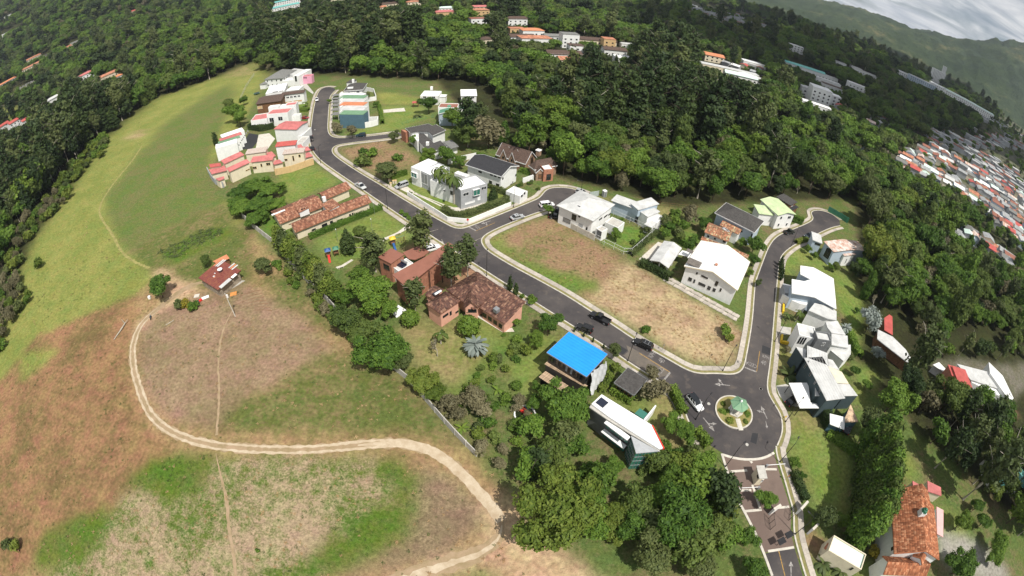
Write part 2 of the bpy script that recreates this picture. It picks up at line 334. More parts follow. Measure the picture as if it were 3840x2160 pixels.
ZONES = [
 (D,[(-400,1000),(0,960),(90,840),(200,790),(345,735),(420,690),(520,560),(600,520),(640,580),(700,640),(800,760),(900,860),(1000,930),(1100,1040),(1190,1130),(1300,1260),(1300,1370),(1560,1449),(1600,1650),(-200,1650)],DRY),
 (D,[(650,600),(600,560),(512,450),(530,390),(600,300),(625,180),(800,190),(1100,205),(1240,370),(1420,450),(1700,520),(2150,500),(2160,700),(2150,900),(2320,1100),(2700,1449),(2500,1600),(1400,1600),(1280,1300),(1180,1120),(900,860),(700,660)],GARDEN),
 (D,[(655,150),(670,185),(640,250),(600,330),(540,400),(520,460),(610,560),(480,640),(384,704),(345,742),(205,800),(95,850),(0,970),(-80,1000),(10,820),(45,700),(90,600),(175,480),(265,350),(390,250),(560,190)],PAST_L),
 (t01,[(1400,60),(1500,0),(1640,-200),(2300,-620),(2370,-520),(2250,-200),(2150,0),(2090,240),(2120,400),(2260,600),(1760,810),(1480,970),(1290,1090),(1180,980),(1110,760),(1050,640),(1060,500),(1240,300)],LUSH),
 (t00,[(2200,770),(2576,610),(2576,700),(2500,770)],LAWND),
 (t01,[(1280,1090),(1480,970),(1760,810),(2260,600),(2360,800),(2500,900),(2576,1100),(2500,1449),(1700,1449),(1400,1180)],DRYG),
 (t01,[(1600,1090),(1700,1030),(2000,860),(2280,800),(2420,900),(2100,1050),(1750,1240),(1640,1180)],GREENF),
 (t01,[(1500,1240),(1700,1290),(1960,1449),(1700,1449)],SAND),
 (t02,[(1750,0),(2000,0),(1850,120),(1600,260),(1500,330),(1380,420),(1340,380),(1520,230),(1660,110)],SAND),
 (D,[(-300,1000),(0,960),(90,850),(200,800),(340,742),(345,800),(326,870),(330,960),(350,1020),(390,1085),(440,1125),(300,1260),(120,1400),(-40,1500)],SCORCH),
 (D,[(350,830),(420,770),(600,700),(760,790),(840,880),(760,920),(600,1015),(545,1075),(440,1065),(372,1000),(348,920)],LOOP),
 (t02,[(180,690),(420,600),(600,640),(430,780),(230,930)],PAST_L),
 (D,[(650,690),(760,700),(860,860),(1000,930),(760,800),(700,760)],DRYG),
 (D,[(550,1060),(600,1020),(760,925),(850,880),(990,935),(1080,1010),(1160,1100),(1180,1135),(1080,1100),(1000,1085),(800,1090),(560,1080)],DRYG),
 (D,[(60,1520),(180,1380),(300,1260),(420,1160),(530,1150),(700,1135),(960,1150),(1045,1170),(1050,1200),(1045,1270),(1020,1340),(900,1400),(830,1449),(700,1560)],MIXF),
 (t03,[(1500,260),(1900,200),(2150,230),(2120,460),(2040,640),(1700,720),(1250,520)],GREENF),
 (t03,[(380,1150),(600,900),(1050,740),(1060,900),(980,1150),(880,1300),(350,1400)],GREENF),
 (t13,[(1270,240),(1500,290),(1630,400),(1640,560),(1590,800),(1560,980),(1490,1130),(1340,1160),(1100,1290),(760,1460),(300,1500),(420,1300),(700,1120),(950,900),(1250,720),(1400,600),(1200,500),(1150,380)],GREENF),
 (t13,[(1640,300),(1900,400),(2200,640),(2380,820),(2280,1000),(1900,1230),(1500,1350),(800,1500),(900,1400),(1480,1120),(1590,900),(1640,560)],BEND),
 (t13,[(2300,720),(2576,600),(2700,900),(2900,1100),(3700,1600),(1300,1600),(1700,1350),(2200,1180),(2360,1000)],SAND),
 (t13,[(1850,1449),(2100,1390),(2400,1390),(2520,1460),(2400,1560),(1900,1560)],GREENF),
 # lots of the estate
 (t11,[(210,310),(600,215),(840,380),(590,480),(350,590),(170,650),(290,560)],LAWN),
 (t11,[(0,780),(180,740),(330,850),(260,960),(60,860)],LAWNB),
 (t11,[(590,960),(1270,660),(1500,830),(1580,890),(1560,1010),(1400,1060),(1260,1085),(1240,1180),(960,1170),(850,1250),(760,1220),(650,1080)],LAWN),
 (t11,[(1560,1020),(1760,960),(1850,1010),(1700,1120),(1450,1090)],EARTH),
 (t11,[(1880,1250),(2150,1180),(2300,1300),(2050,1449),(1800,1420)],EARTH),
 (t12,[(1420,440),(1700,230),(1760,400),(1980,380),(2100,290),(2230,290),(2480,440),(2400,620),(2200,780),(1960,1020),(1800,900),(1600,760),(1520,560)],LAWND),
 (t12,[(2100,300),(2240,290),(2480,440),(2420,560),(2250,640),(2080,560)],LAWN),
 (t12,[(1970,1020),(2400,620),(2576,470),(2680,540),(2500,700),(2120,1070),(2040,1060)],LAWNB),
 (t22,[(-60,720),(250,480),(600,460),(350,640),(250,900),(420,1090),(240,1150),(0,1000)],LAWN),
 (t22,[(930,1020),(1010,1000),(1210,1150),(1420,1180),(1330,1330),(1150,1230),(900,1070)],LAWN),
 (t22,[(1380,960),(1520,980),(1740,1250),(1760,1449),(1460,1449),(1400,1300),(1440,1180),(1330,1060)],LAWND),
 (t23,[(1480,0),(1760,0),(1700,180),(1560,190)],LAWND),
 (D,[(1484,757),(1578,658),(1868,830),(1852,905),(1800,918),(1730,905)],STRAW),
 (D,[(1225,600),(1290,562),(1390,545),(1578,655),(1484,757),(1340,682)],BROWNG),
 (t21,[(-100,1010),(60,1140),(300,1240),(520,1300),(880,1390),(840,1470),(480,1480),(-60,1130)],LAWNB),
 (t11,[(2340,1000),(2420,890),(2576,820),(2760,720),(2700,790),(2480,930),(2576,1120),(2500,1130)],LAWN),
 (t11,[(840,60),(1000,20),(1300,-40),(1480,20),(1680,180),(1600,240),(1400,260),(1360,370),(1200,300),(930,150)],BROWNG),
 (t11,[(1360,370),(1500,260),(1580,290),(1800,430),(2060,600),(2350,420),(2560,520),(2100,720),(1880,700),(1560,520),(1380,400)],LAWN),
 (t10,[(1220,930),(1400,940),(1660,990),(1660,1050),(1250,1050)],PAST_L),
 (t10,[(1250,1065),(1660,1070),(1790,1190),(1600,1230),(1450,1300),(1100,1360),(860,1370),(1060,1300),(1270,1260)],LAWN),
 (t10,[(400,1000),(540,1000),(530,1130),(420,1130)],LAWN),
 (t21,[(920,970),(1150,780),(1420,890),(1190,1100),(930,1010)],LAWNB),
 (t21,[(1430,620),(1700,660),(1620,800),(1500,860),(1480,760)],LAWND),
 (t21,[(1690,850),(1860,880),(1810,1030),(1690,970)],LAWNB),
 (t21,[(760,520),(1000,540),(1040,580),(880,560)],LAWND),
 (t21,[(1280,1160),(1480,990),(1560,1020),(1350,1200)],SAND),
 (t31,[(100,1160),(240,1060),(420,1020),(640,1220),(880,1400),(900,1560),(690,1660),(670,1350),(460,1245),(330,1220),(230,1310),(140,1340)],LAWN),
 (t32,[(680,0),(930,0),(935,520),(860,640),(780,300),(700,200)],LAWN),
 (t32,[(95,560),(250,600),(340,980),(200,1000),(70,900)],LAWND),
 (t32,[(180,1180),(480,1290),(560,1460),(240,1460)],LAWND),
 (t32,[(2250,780),(2576,760),(2640,950),(2480,1100),(2360,880)],YARD),
 (t32,[(2050,1040),(2440,1160),(2520,1300),(2200,1190)],EARTH),
 (t32,[(1620,720),(2230,730),(2500,1120),(1940,1120),(1700,900)],YARD),
 (t32,[(900,760),(1080,840),(1120,960),(980,1000),(960,1180),(860,1150),(880,900)],LAWN),
 (t33,[(260,0),(580,-20),(860,130),(800,400),(750,650),(750,790),(480,740),(330,300),(190,240)],LAWN),
 (t33,[(1290,60),(1400,180),(1570,490),(1320,490)],LAWN),
 (t33,[(1640,700),(1960,900),(2050,1120),(1760,1000)],LAWN),
 (t33,[(1720,1000),(2150,1130),(2350,1300),(2450,1500),(2150,1500),(1720,1290)],CONCG),
 (t33,[(930,1300),(1040,1280),(1040,1500),(880,1500)],LAWN),
 (t33,[(340,1050),(480,1030),(600,1180),(480,1260)],EARTH),
 (t31,[(900,1010),(1100,940),(1180,980),(1060,1080),(990,1150)],DRYG),
 # open ground among the woods on the left, and the town
 (t00,[(0,1000),(190,930),(370,830),(340,900),(200,990),(0,1060)],PAST_L),
 (t00,[(-60,1110),(240,1080),(330,1140),(150,1230),(-60,1250)],PAST_L),
 (t00,[(780,850),(900,830),(960,860),(800,890)],LAWN),
 (t00,[(1300,1400),(1420,1290),(1450,1310),(1350,1420)],SAND),
 (t30,[(2480,900),(2576,1000),(3000,1400),(3000,2600),(2400,2250),(1900,1900),(1650,1600),(1540,1340),(2000,1330)],TOWNG),
 (t31,[(1240,80),(1500,40),(1680,-20),(2800,500),(2800,1250),(2350,950),(2000,560),(1640,360),(1250,260)],TOWNG),
 (t31,[(1950,830),(2150,880),(2500,1180),(2576,1300),(2300,1300),(1900,950)],TOWNG),
 (t20,[(1560,80),(1700,0),(2100,60),(2576,200),(2576,380),(2200,320),(1800,210)],TOWNG),
 (t20,[(1000,0),(1550,0),(1590,60),(1200,90)],PAST_L),
]
def axis_coords(lo,hi,fine0,fine1,step,grow):
    a = list(np.arange(fine0,fine1+.01,step)); s = step; x = fine1
    while x < hi: s *= grow; x += s; a.append(x)
    s = step; x = fine0
    while x > lo: s *= grow; x -= s; a.insert(0,x)
    return np.array(a)
gx = axis_coords(-6500,6500,-150,165,1.05,1.055); gy = axis_coords(-160,7000,-12,235,1.05,1.055)
X,Y = np.meshgrid(gx,gy); Zg0 = height(X,Y,False); xf,yf = X.ravel(),Y.ravel()
dd = np.hypot(xf,yf)
xj = xf + .7*np.sin(yf*1.9+xf*.7)+.5*np.sin(xf*2.7-yf*1.1)+.35*RNG.standard_normal(len(xf)); yj = yf + .7*np.cos(xf*1.7-yf*.8)+.5*np.sin(yf*2.9+xf*.6)+.35*RNG.standard_normal(len(xf))
ca = np.empty((len(xf),4)); cb_ = np.empty((len(xf),4)); rt = np.empty(len(xf)); ca[:,3] = 1; cb_[:,3] = 1
def setz(mask,z): ca[mask,:3] = z[0]; cb_[mask,:3] = z[1]; rt[mask] = z[2]
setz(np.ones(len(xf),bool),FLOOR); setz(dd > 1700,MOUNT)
OPEN = []                                     # world polygons where no wild forest grows
for wv,pts,z in ZONES:
    ps = []
    for p in pts:
        q = GT(wv(*p))
        if q is None: v = ray(wv(*p)); q = Vector((v[0],v[1],0))*3000
        ps.append((q.x,q.y))
    OPEN.append(ps)
    a = np.array(ps); mk = (xj > a[:,0].min()) & (xj < a[:,0].max()) & (yj > a[:,1].min()) & (yj < a[:,1].max())
    idx = np.nonzero(mk)[0]; ins = pip(xj[idx],yj[idx],ps); m_ = np.zeros(len(xf),bool); m_[idx[ins]] = True
    setz(m_,z)
ny,nx = X.shape
def blur(a):
    a = a.reshape(ny,nx,-1)
    for ax in (0,1):
        for _ in range(2): a = (np.roll(a,1,ax)+2*a+np.roll(a,-1,ax))/4
    return a
ca = blur(ca).reshape(-1,4); cb_ = blur(cb_).reshape(-1,4); rt = blur(rt).ravel()
I = np.arange(nx*ny).reshape(ny,nx)
F = np.stack([I[:-1,:-1],I[:-1,1:],I[1:,1:],I[1:,:-1]],-1).reshape(-1,4)
gm,n,l,b = new_mat('ground_cover')
at = {k: n.new('ShaderNodeAttribute') for k in ('ca','cb','rt')}
for k in at: at[k].attribute_name = k
geo = n.new('ShaderNodeNewGeometry')
def noi(sc,det=4,ro=.6):
    q = n.new('ShaderNodeTexNoise'); q.inputs['Scale'].default_value = sc; q.inputs['Detail'].default_value = det; q.inputs['Roughness'].default_value = ro; l.new(geo.outputs['Position'],q.inputs['Vector']); return q
def mth(op,a,b2):
    q = n.new('ShaderNodeMath'); q.operation = op
    for i,z in enumerate((a,b2)):
        if isinstance(z,(int,float)): q.inputs[i].default_value = z
        else: l.new(z,q.inputs[i])
    return q.outputs[0]
na,nb,nc = noi(.075,6,.62),noi(.55,5,.65),noi(2.6,3,.6)
s_ = mth('ADD',mth('ADD',mth('MULTIPLY',na.outputs['Fac'],.46),mth('MULTIPLY',nb.outputs['Fac'],.34)),mth('MULTIPLY',nc.outputs['Fac'],.20))
fac = mth('SUBTRACT',s_,at['rt'].outputs['Fac'])
mr = n.new('ShaderNodeMapRange'); mr.inputs['From Min'].default_value = -.07; mr.inputs['From Max'].default_value = .05; l.new(fac,mr.inputs['Value'])
mixc = n.new('ShaderNodeMix'); mixc.data_type = 'RGBA'; l.new(mr.outputs[0],mixc.inputs['Factor']); l.new(at['ca'].outputs['Color'],mixc.inputs['A']); l.new(at['cb'].outputs['Color'],mixc.inputs['B'])
nv = noi(1.3,6,.75); hv = n.new('ShaderNodeHueSaturation'); mv = n.new('ShaderNodeMapRange'); mv.inputs['From Min'].default_value = .3; mv.inputs['From Max'].default_value = .7; mv.inputs['To Min'].default_value = .55; mv.inputs['To Max'].default_value = 1.42
l.new(nv.outputs['Fac'],mv.inputs['Value']); l.new(mv.outputs[0],hv.inputs['Value']); l.new(mixc.outputs['Result'],hv.inputs['Color'])
nh = noi(.23,4,.6); mh = n.new('ShaderNodeMapRange'); mh.inputs['From Min'].default_value = .3; mh.inputs['From Max'].default_value = .7; mh.inputs['To Min'].default_value = .475; mh.inputs['To Max'].default_value = .522; l.new(nh.outputs['Fac'],mh.inputs['Value']); l.new(mh.outputs[0],hv.inputs['Hue'])
l.new(hv.outputs[0],b.inputs['Base Color']); b.inputs['Roughness'].default_value = .95; b.inputs['Specular IOR Level'].default_value = .08
nbp = noi(3.2,6,.75); bp = n.new('ShaderNodeBump'); bp.inputs['Strength'].default_value = .9; bp.inputs['Distance'].default_value = .22; l.new(nbp.outputs['Fac'],bp.inputs['Height'])
nb2 = noi(.035,8,.7); bp2 = n.new('ShaderNodeBump'); bp2.inputs['Strength'].default_value = .35; bp2.inputs['Distance'].default_value = 3.0; l.new(nb2.outputs['Fac'],bp2.inputs['Height']); l.new(bp2.outputs[0],bp.inputs['Normal'])
l.new(bp.outputs[0],b.inputs['Normal'])
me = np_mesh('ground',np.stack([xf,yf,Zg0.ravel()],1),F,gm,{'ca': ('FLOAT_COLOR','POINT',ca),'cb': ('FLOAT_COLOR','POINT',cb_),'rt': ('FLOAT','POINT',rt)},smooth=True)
GROUND = bpy.data.objects.new('ground',me); COL.objects.link(GROUND); tag(GROUND,kind='structure')

# ================================================================== roads, kerbs, sidewalks
def asphalt_mat(name,c1,c2,c3):
    m,n,l,b = new_mat(name); g = n.new('ShaderNodeNewGeometry')
    def nz(s,d=5): 
        q = n.new('ShaderNodeTexNoise'); q.inputs['Scale'].default_value = s; q.inputs['Detail'].default_value = d; q.inputs['Roughness'].default_value = .65; l.new(g.outputs['Position'],q.inputs['Vector']); return q
    a,c,d = nz(.06),nz(.4),nz(7,2)
    m1 = n.new('ShaderNodeMix'); m1.data_type = 'RGBA'; m1.inputs['A'].default_value = (*c1,1); m1.inputs['B'].default_value = (*c2,1)
    r1 = n.new('ShaderNodeMapRange'); r1.inputs['From Min'].default_value = .40; r1.inputs['From Max'].default_value = .62; l.new(a.outputs['Fac'],r1.inputs['Value']); l.new(r1.outputs[0],m1.inputs['Factor'])
    m2 = n.new('ShaderNodeMix'); m2.data_type = 'RGBA'; l.new(m1.outputs['Result'],m2.inputs['A']); m2.inputs['B'].default_value = (*c3,1)
    r2 = n.new('ShaderNodeMapRange'); r2.inputs['From Min'].default_value = .56; r2.inputs['From Max'].default_value = .76; r2.inputs['To Max'].default_value = .75; l.new(c.outputs['Fac'],r2.inputs['Value']); l.new(r2.outputs[0],m2.inputs['Factor'])
    hs = n.new('ShaderNodeHueSaturation'); r3 = n.new('ShaderNodeMapRange'); r3.inputs['To Min'].default_value = .8; r3.inputs['To Max'].default_value = 1.2; l.new(d.outputs['Fac'],r3.inputs['Value']); l.new(r3.outputs[0],hs.inputs['Value']); l.new(m2.outputs['Result'],hs.inputs['Color'])
    l.new(hs.outputs[0],b.inputs['Base Color']); b.inputs['Roughness'].default_value = .9; b.inputs['Specular IOR Level'].default_value = .2
    bpn = n.new('ShaderNodeBump'); bpn.inputs['Strength'].default_value = .3; bpn.inputs['Distance'].default_value = .03; l.new(d.outputs['Fac'],bpn.inputs['Height']); l.new(bpn.outputs[0],b.inputs['Normal'])
    return m
ASPH = asphalt_mat('asphalt',(.054,.049,.050),(.092,.081,.076),(.145,.120,.098))
ASPHD = asphalt_mat('dark_asphalt_patch',(.032,.032,.035),(.040,.040,.042),(.05,.048,.046))
PAVER = asphalt_mat('clay_pavers',(.145,.105,.088),(.185,.138,.113),(.115,.085,.072))
VERGE = surf('verge_grass',(.17,.17,.06),.95,.3,1.2,col2=(.26,.215,.10),bump=.4,coord='Object')
SLABC = surf('pavement_slab',(.43,.385,.33),.9,.12,1.1,bump=.2,rnd=.16)
KERBC = surf('kerb_concrete',(.52,.485,.42),.88,.14,1.0,bump=.2)
A = [(2640,1655),(2614,1627),(2585,1585),(2569,1540),(2553,1497),(2524,1464),(2498,1441),(2423,1398),(2378,1370),(2330,1338),(2285,1306),(2181,1241),(2114,1200),(2039,1152),(1946,1094),(1817,1012),(1772,983),(1668,917),(1612,880),(1556,844),(1459,779),(1407,743),(1333,692),(1258,641),(1221,615),(1190,588),(1172,562),(1163,535),(1163,510),(1168,477),(1174,429),(1180,395),(1187,365),(1194,347),(1206,332),(1228,325),(1252,329)]
B = [(1259,338),(1247,349),(1236,363),(1233,395),(1229,447),(1227,490),(1236,509),(1258,518),(1295,518),(1370,513.5),(1497,497.5)]
Cc = [(1512,510),(1444,521),(1333,533),(1284,540),(1258,546),(1244,557),(1244,573),(1258,588),(1277,602),(1333,640),(1407,684),(1440,704),(1514,750),(1589,795),(1671,841),(1701,856),(1731,859.5),(1760,851.5),(1850,816),(1920,788),(1987,760),(2024,744),(2037,728),(2052,711),(2078,704),(2129,705),(2166,715),(2203,729)]
E_ = [(2216,749),(2203,768),(2151,778),(2099,775),(2035,790),(1976,810),(1920,833),(1880,849),(1831,872),(1807,890),(1802,906),(1813,929),(1834,948),(1920,1000),(1994,1039),(2069,1080),(2129,1114),(2225,1176),(2293,1218),(2375,1274),(2449,1319),(2516,1356),(2553,1378),(2591,1396),(2628,1404),(2688,1402),(2740,1407),(2773,1400),(2792,1378),(2803,1322),(2822,1210),(2829,1117),(2833,1062),(2848,1020),(2866,972),(2884,925),(2912,888),(2954,869),(3003,850),(3044,831),(3052,818),(3042,802),(3048,791),(3081,789),(3122,804),(3148,826)]
F_ = [(3150,846),(3118,852),(3066,875),(3036,896),(2984,913),(2943,942),(2922,969),(2915,1024),(2910,1080),(2903,1154),(2897,1229),(2891,1303),(2883,1378),(2875,1430),(2875,1454),(2880,1480),(2903,1519),(2925,1555),(2931,1586),(2931,1624),(2912,1670)]
ARC = [(2900,1694),(2864,1714),(2811,1720),(2758,1715),(2712,1701)]
def wl(pts,z=0.0): return [G(p,z).to_2d() for p in pts]
def chaikin(p,it=2):
    for _ in range(it):
        q = [p[0]]
        for a,c in zip(p[:-1],p[1:]): q += [a*.75+c*.25,a*.25+c*.75]
        p = q+[p[-1]]
    return p
edges = {k: chaikin(wl(v)) for k,v in dict(A=A,B=B,C=Cc,E=E_,F=F_,R=ARC).items()}
outline = edges['A']+edges['B']+edges['C']+edges['E']+edges['F']+edges['R']
isl = [(640,640),(660,560),(740,480),(860,448),(960,452),(1090,500),(1240,600),(1360,730),(1420,860),(1415,970),(1350,1060),(1250,1115),(1150,1135),(1000,1110),(880,1030),(760,900),(690,780)]
iw = [G(Zl(*p)).to_2d() for p in isl]; IC = sum(iw,Vector((0,0)))/len(iw); IR = sum((p-IC).length for p in iw)/len(iw)
hole = [IC+IR*Vector((math.cos(t*6.28318/40),-math.sin(t*6.28318/40))) for t in range(40)]
def sheet(name,poly,z,mat,holes=(),kind='structure',parent=None):
    loops = [[Vector((p[0],p[1],0)) for p in poly]]+[[Vector((p[0],p[1],0)) for p in h] for h in holes]
    tr = tessellate_polygon(loops); vs = [v for lo in loops for v in lo]
    mb = MB(); fs = []
    for t in tr:
        a,c,d2 = (vs[i] for i in t)
        if (c-a).cross(d2-a).z < 0: t = t[::-1]
        fs.append(tuple(t))
    mb.add([(v.x,v.y,z) for v in vs],fs); o = mb.build(name,mat,parent)
    if kind: tag(o,kind=kind)
    return o
ROAD = sheet('road',outline,.02,ASPH,[hole])
def sgn_area(p): return sum(p[i][0]*p[(i+1) % len(p)][1]-p[(i+1) % len(p)][0]*p[i][1] for i in range(len(p)))
OUTS = -1.0 if sgn_area(outline) > 0 else 1.0          # left normal * OUTS points away from the asphalt
def resample(p,step):
    out = [p[0].copy()]; acc = 0.0
    for a,c in zip(p[:-1],p[1:]):
        L = (c-a).length; pos = step-acc
        while pos <= L: out.append(a+(c-a)*(pos/L)); pos += step
        acc = (acc+L) % step if L else acc
    out.append(p[-1].copy()); return out
def offs(p,d):
    out = []
    for i in range(len(p)):
        t = (p[min(i+1,len(p)-1)]-p[max(i-1,0)])
        if t.length < 1e-6: t = Vector((1,0))
        t.normalize(); nrm = Vector((-t.y,t.x))*OUTS; out.append(p[i]+nrm*d)
    return out
def strip(mb,p,d0,d1,z0,z1):
    a,c = offs(p,d0),offs(p,d1); n = len(p); vs = []
    for i in range(n): vs += [(*a[i],z0),(*a[i],z1),(*c[i],z1),(*c[i],z0)]
    fs = []
    for i in range(n-1):
        k = 4*i
        for j in range(4): fs.append((k+j,k+(j+1) % 4,k+4+(j+1) % 4,k+4+j))
    fs += [(0,1,2,3),(4*n-1,4*n-2,4*n-3,4*n-4)]
    mb.add(vs,fs)
for k,(sw0,sw1,vg) in dict(A=(.95,2.25,1),B=(.95,2.2,1),C=(.95,2.3,1),E=(.95,2.3,1),F=(1.05,2.3,1)).items():
    p = resample(edges[k],1.0)
    mb = MB(); strip(mb,p,0.0,.30,-.05,.13); tag(mb.build('kerb',KERBC),kind='structure')
    mb = MB(); strip(mb,p,.305,sw0-.01,-.05,.115); tag(mb.build('grass_verge',VERGE),kind='structure')
    mb = MB(); strip(mb,p,sw0,sw1,-.1,.10); walk = tag(mb.build('sidewalk',surf('joint_mortar',(.20,.17,.14),.95)),kind='structure')
    q = resample(edges[k],2.6)
    a0,a1 = offs(q,sw0+.02),offs(q,sw1-.02)
    for i in range(len(q)-1):
        if (q[i+1]-q[i]).length < 1.0: continue
        c4 = [a0[i],a0[i+1],a1[i+1],a1[i]]; cen = sum(c4,Vector((0,0)))/4
        mb = MB(); mb.prism([tuple((v-cen)*.985) for v in c4],0,.03+random.uniform(0,.012)); mb.build('slab',SLABC,walk,(cen.x,cen.y,.098))
# entrance: clay pavers between concrete bands
pr = wl([(2902,1697),(2913,1740),(2930,1798),(2949,1857),(2963,1900),(2966,1918),(2965,1993),(2977,2048)]); pl = wl([(2869,2072),(2838,2000),(2790,1908),(2771,1877),(2755,1838),(2731,1768),(2713,1704)])
sheet('paved_entrance',pr+pl+[v+Vector((0,-.35)) for v in edges['R'][::-1]][1:-1],.016,PAVER)
mb = MB(); OUTS_s = OUTS
strip(mb,edges['R'],0.0,.55,-.03,.03); tag(mb.build('concrete_band',CONCL),kind='structure')
def band(p0,p1,wd,z,mat,name,z0=None,kind='structure'):
    a,c = G(p0).to_2d(),G(p1).to_2d(); t = (c-a).normalized(); nn = Vector((-t.y,t.x))*wd/2
    mb = MB(); mb.prism([tuple(a+nn),tuple(a-nn),tuple(c-nn),tuple(c+nn)],z-.03 if z0 is None else z0,z); o = mb.build(name,mat)
    if kind: tag(o,kind=kind)
    return o
for p0,p1 in [(Zk(415,390),Zk(612,376)),(Zk(815,362),Zk(948,364)),(Zk(645,262),Zk(668,292)),(t33(0,1200),t33(262,1160)),(t33(80,765),t33(212,752)),(t23(2340,798),t23(2512,782)),(Zk(470,607),Zk(660,600)),(Zk(672,540),Zk(760,819))]:
    band(p0,p1,.5,.03,CONCL,'concrete_band')
lr = wl([(2978,2052),(3010,2160),(3062,2320)]); ll = wl([(2970,2320),(2898,2160),(2869,2076)])
sheet('entrance_road',lr+ll,.018,ASPH)
for nm,side in (('r',wl([(2912,1674),(2913,1700),(2930,1757),(2949,1816),(2966,1880),(2979,1918),(2978,1993),(2990,2048),(3022,2160),(3075,2320)])),):
    p = resample(chaikin(side),1.2)
    mb = MB(); strip(mb,p,-.3,.05,-.05,.13); tag(mb.build('kerb',KERBC),kind='structure')
    mb = MB(); strip(mb,p,.06,.75,-.05,.115); tag(mb.build('grass_verge',VERGE),kind='structure')
    mb = MB(); strip(mb,p,.78,2.1,-.1,.10); walk = tag(mb.build('sidewalk',surf('joint_mortar',(.20,.17,.14),.95)),kind='structure')
    q = resample(chaikin(side),2.4); a0,a1 = offs(q,.8),offs(q,2.08)
    for i in range(len(q)-1):
        c4 = [a0[i],a0[i+1],a1[i+1],a1[i]]; cen = sum(c4,Vector((0,0)))/4
        mb = MB(); mb.prism([tuple((v-cen)*.985) for v in c4],0,.035); mb.build('slab',SLABC,walk,(cen.x,cen.y,.098))
p = resample(chaikin(wl([(2706,1702),(2726,1768),(2750,1838),(2766,1877),(2785,1908),(2832,2000),(2864,2075),(2895,2160)])),1.2)
mb = MB(); strip(mb,p,-.25,.25,-.05,.13); tag(mb.build('kerb',KERBC),kind='structure')
# driveways and paved yards
def yard(name,win,pts,mat=CONCL,z=.035): return sheet(name,[G(win(*q)).to_2d() for q in pts],z,mat)
yard('driveway',Zm,[(280,350),(470,320),(620,430),(600,470),(520,470)])
yard('driveway',Zm,[(600,420),(760,500),(1240,690),(1400,740),(1600,740),(2000,600),(2060,650),(1700,790),(1480,830),(1300,770),(1160,680),(700,490)])
yard('driveway',Zm,[(590,460),(640,450),(1200,725),(1190,745)])
yard('driveway',t10,[(430,840),(500,830),(580,930),(575,950),(490,890)],CONC)
yard('driveway',Za,[(1020,350),(1230,320),(1350,430),(1200,640),(1150,650),(960,620)],CONCL)
yard('driveway',t21,[(1275,1160),(1470,985),(1545,1010),(1345,1190)],CONCL)
yard('driveway',t32,[(125,385),(235,400),(225,470),(120,470)],CONC)
yard('driveway',t32,[(80,985),(215,960),(330,1200),(190,1180),(110,1080)],CONC)
yard('driveway',Zf,[(420,60),(520,20),(600,40),(500,110),(450,110)],CONC)
yard('patio',t12,[(1360,245),(1430,170),(1530,232),(1415,300)],WHITEP)
yard('garden_path',t12,[(2090,265),(2230,255),(2480,430),(2576,400),(2600,440),(2480,445),(2225,290),(2100,290)],CONCL)
yard('garden_path',t11,[(1270,950),(1330,930),(1420,890),(1500,830),(1545,850),(1440,900),(1340,950),(1280,985)],CONCL)
yard('garden_path',t11,[(800,1240),(860,1220),(960,1160),(980,1170),(880,1235),(820,1255)],CONCL)
yard('asphalt_court',Za,[(830,320),(1010,350),(990,500),(880,640),(650,650),(640,640),(800,360)],ASPHD)
yard('concrete_pad',t10,[(1280,1105),(1490,1085),(1505,1120),(1285,1135)],CONCL)
yard('asphalt_patch',t22,[(1065,565),(1165,627),(1115,672),(1020,610)],ASPHD,.024)
DUST = surf('dusty_asphalt',(.155,.132,.108),.9,.25,.5,col2=(.105,.092,.080),bump=.2)
yard('asphalt_patch',t22,[(1150,575),(1300,655),(1590,842),(1560,880),(1480,900),(1360,840),(1190,735),(1120,680),(1170,640)],DUST,.0225)
for px in [t22(1980,1165),t22(2505,1015),Zl(1570,312),Zl(1295,1435),Zc(300,1200),Za(2150,250),t11(1650,700),t11(2080,1010)]:
    mb = MB(); q = G(px); mb.cyl((q.x,q.y),.36,.36,.0,.03,14); tag(mb.build('manhole_cover',CONC),kind='structure')
yard('asphalt_patch',t22,[(2520,575),(2610,610),(2600,680),(2510,650)],ASPHD,.024)
yard('asphalt_patch',Zl,[(1400,1200),(1520,1210),(1480,1430),(1360,1380)],ASPHD,.024)
# dirt track with two wheel ruts, and foot paths
DIRT = surf('track_dirt',(.35,.25,.16),.95,.2,.5,col2=(.25,.19,.10),bump=.5)
RUT = surf('bare_rut_dirt',(.50,.415,.30),.95,.15,.5,col2=(.38,.29,.19),bump=.4)
def ribbon(name,pts,wd,z,mat,jit=.25,o0=0.0):
    p = resample(chaikin([G(q).to_2d() for q in pts],3),.8); mb = MB(); vs = []
    for i in range(len(p)):
        t = (p[min(i+1,len(p)-1)]-p[max(i-1,0)]).normalized(); nn = Vector((-t.y,t.x)); w0 = wd*(1+jit*(random.random()-.5)*2); w1 = wd*(1+jit*(random.random()-.5)*2); tp_ = min(1,.15+i/14); w0 *= tp_; w1 *= tp_
        c = p[i]+nn*o0; vs += [(*(c-nn*w0/2),z),(*(c+nn*w1/2),z)]
    mb.add(vs,[(2*i,2*i+2,2*i+3,2*i+1) for i in range(len(p)-1)]); return tag(mb.build(name,mat),kind='structure')
tr_ = [D(*q) for q in [(560,700),(480,715),(440,745),(400,775),(352,815),(332,870),(336,930),(352,985),(372,1035),(412,1078),(480,1108),(560,1124),(680,1132),(800,1130),(900,1120),(980,1113),(1050,1120),(1110,1145),(1170,1200),(1225,1260),(1262,1310)]]
ribbon('dirt_track',tr_,2.1,.012,DIRT,.35)
ribbon('wheel_rut',tr_[3:],.55,.018,RUT,.55,.68); ribbon('wheel_rut',tr_[3:],.55,.018,RUT,.55,-.68)
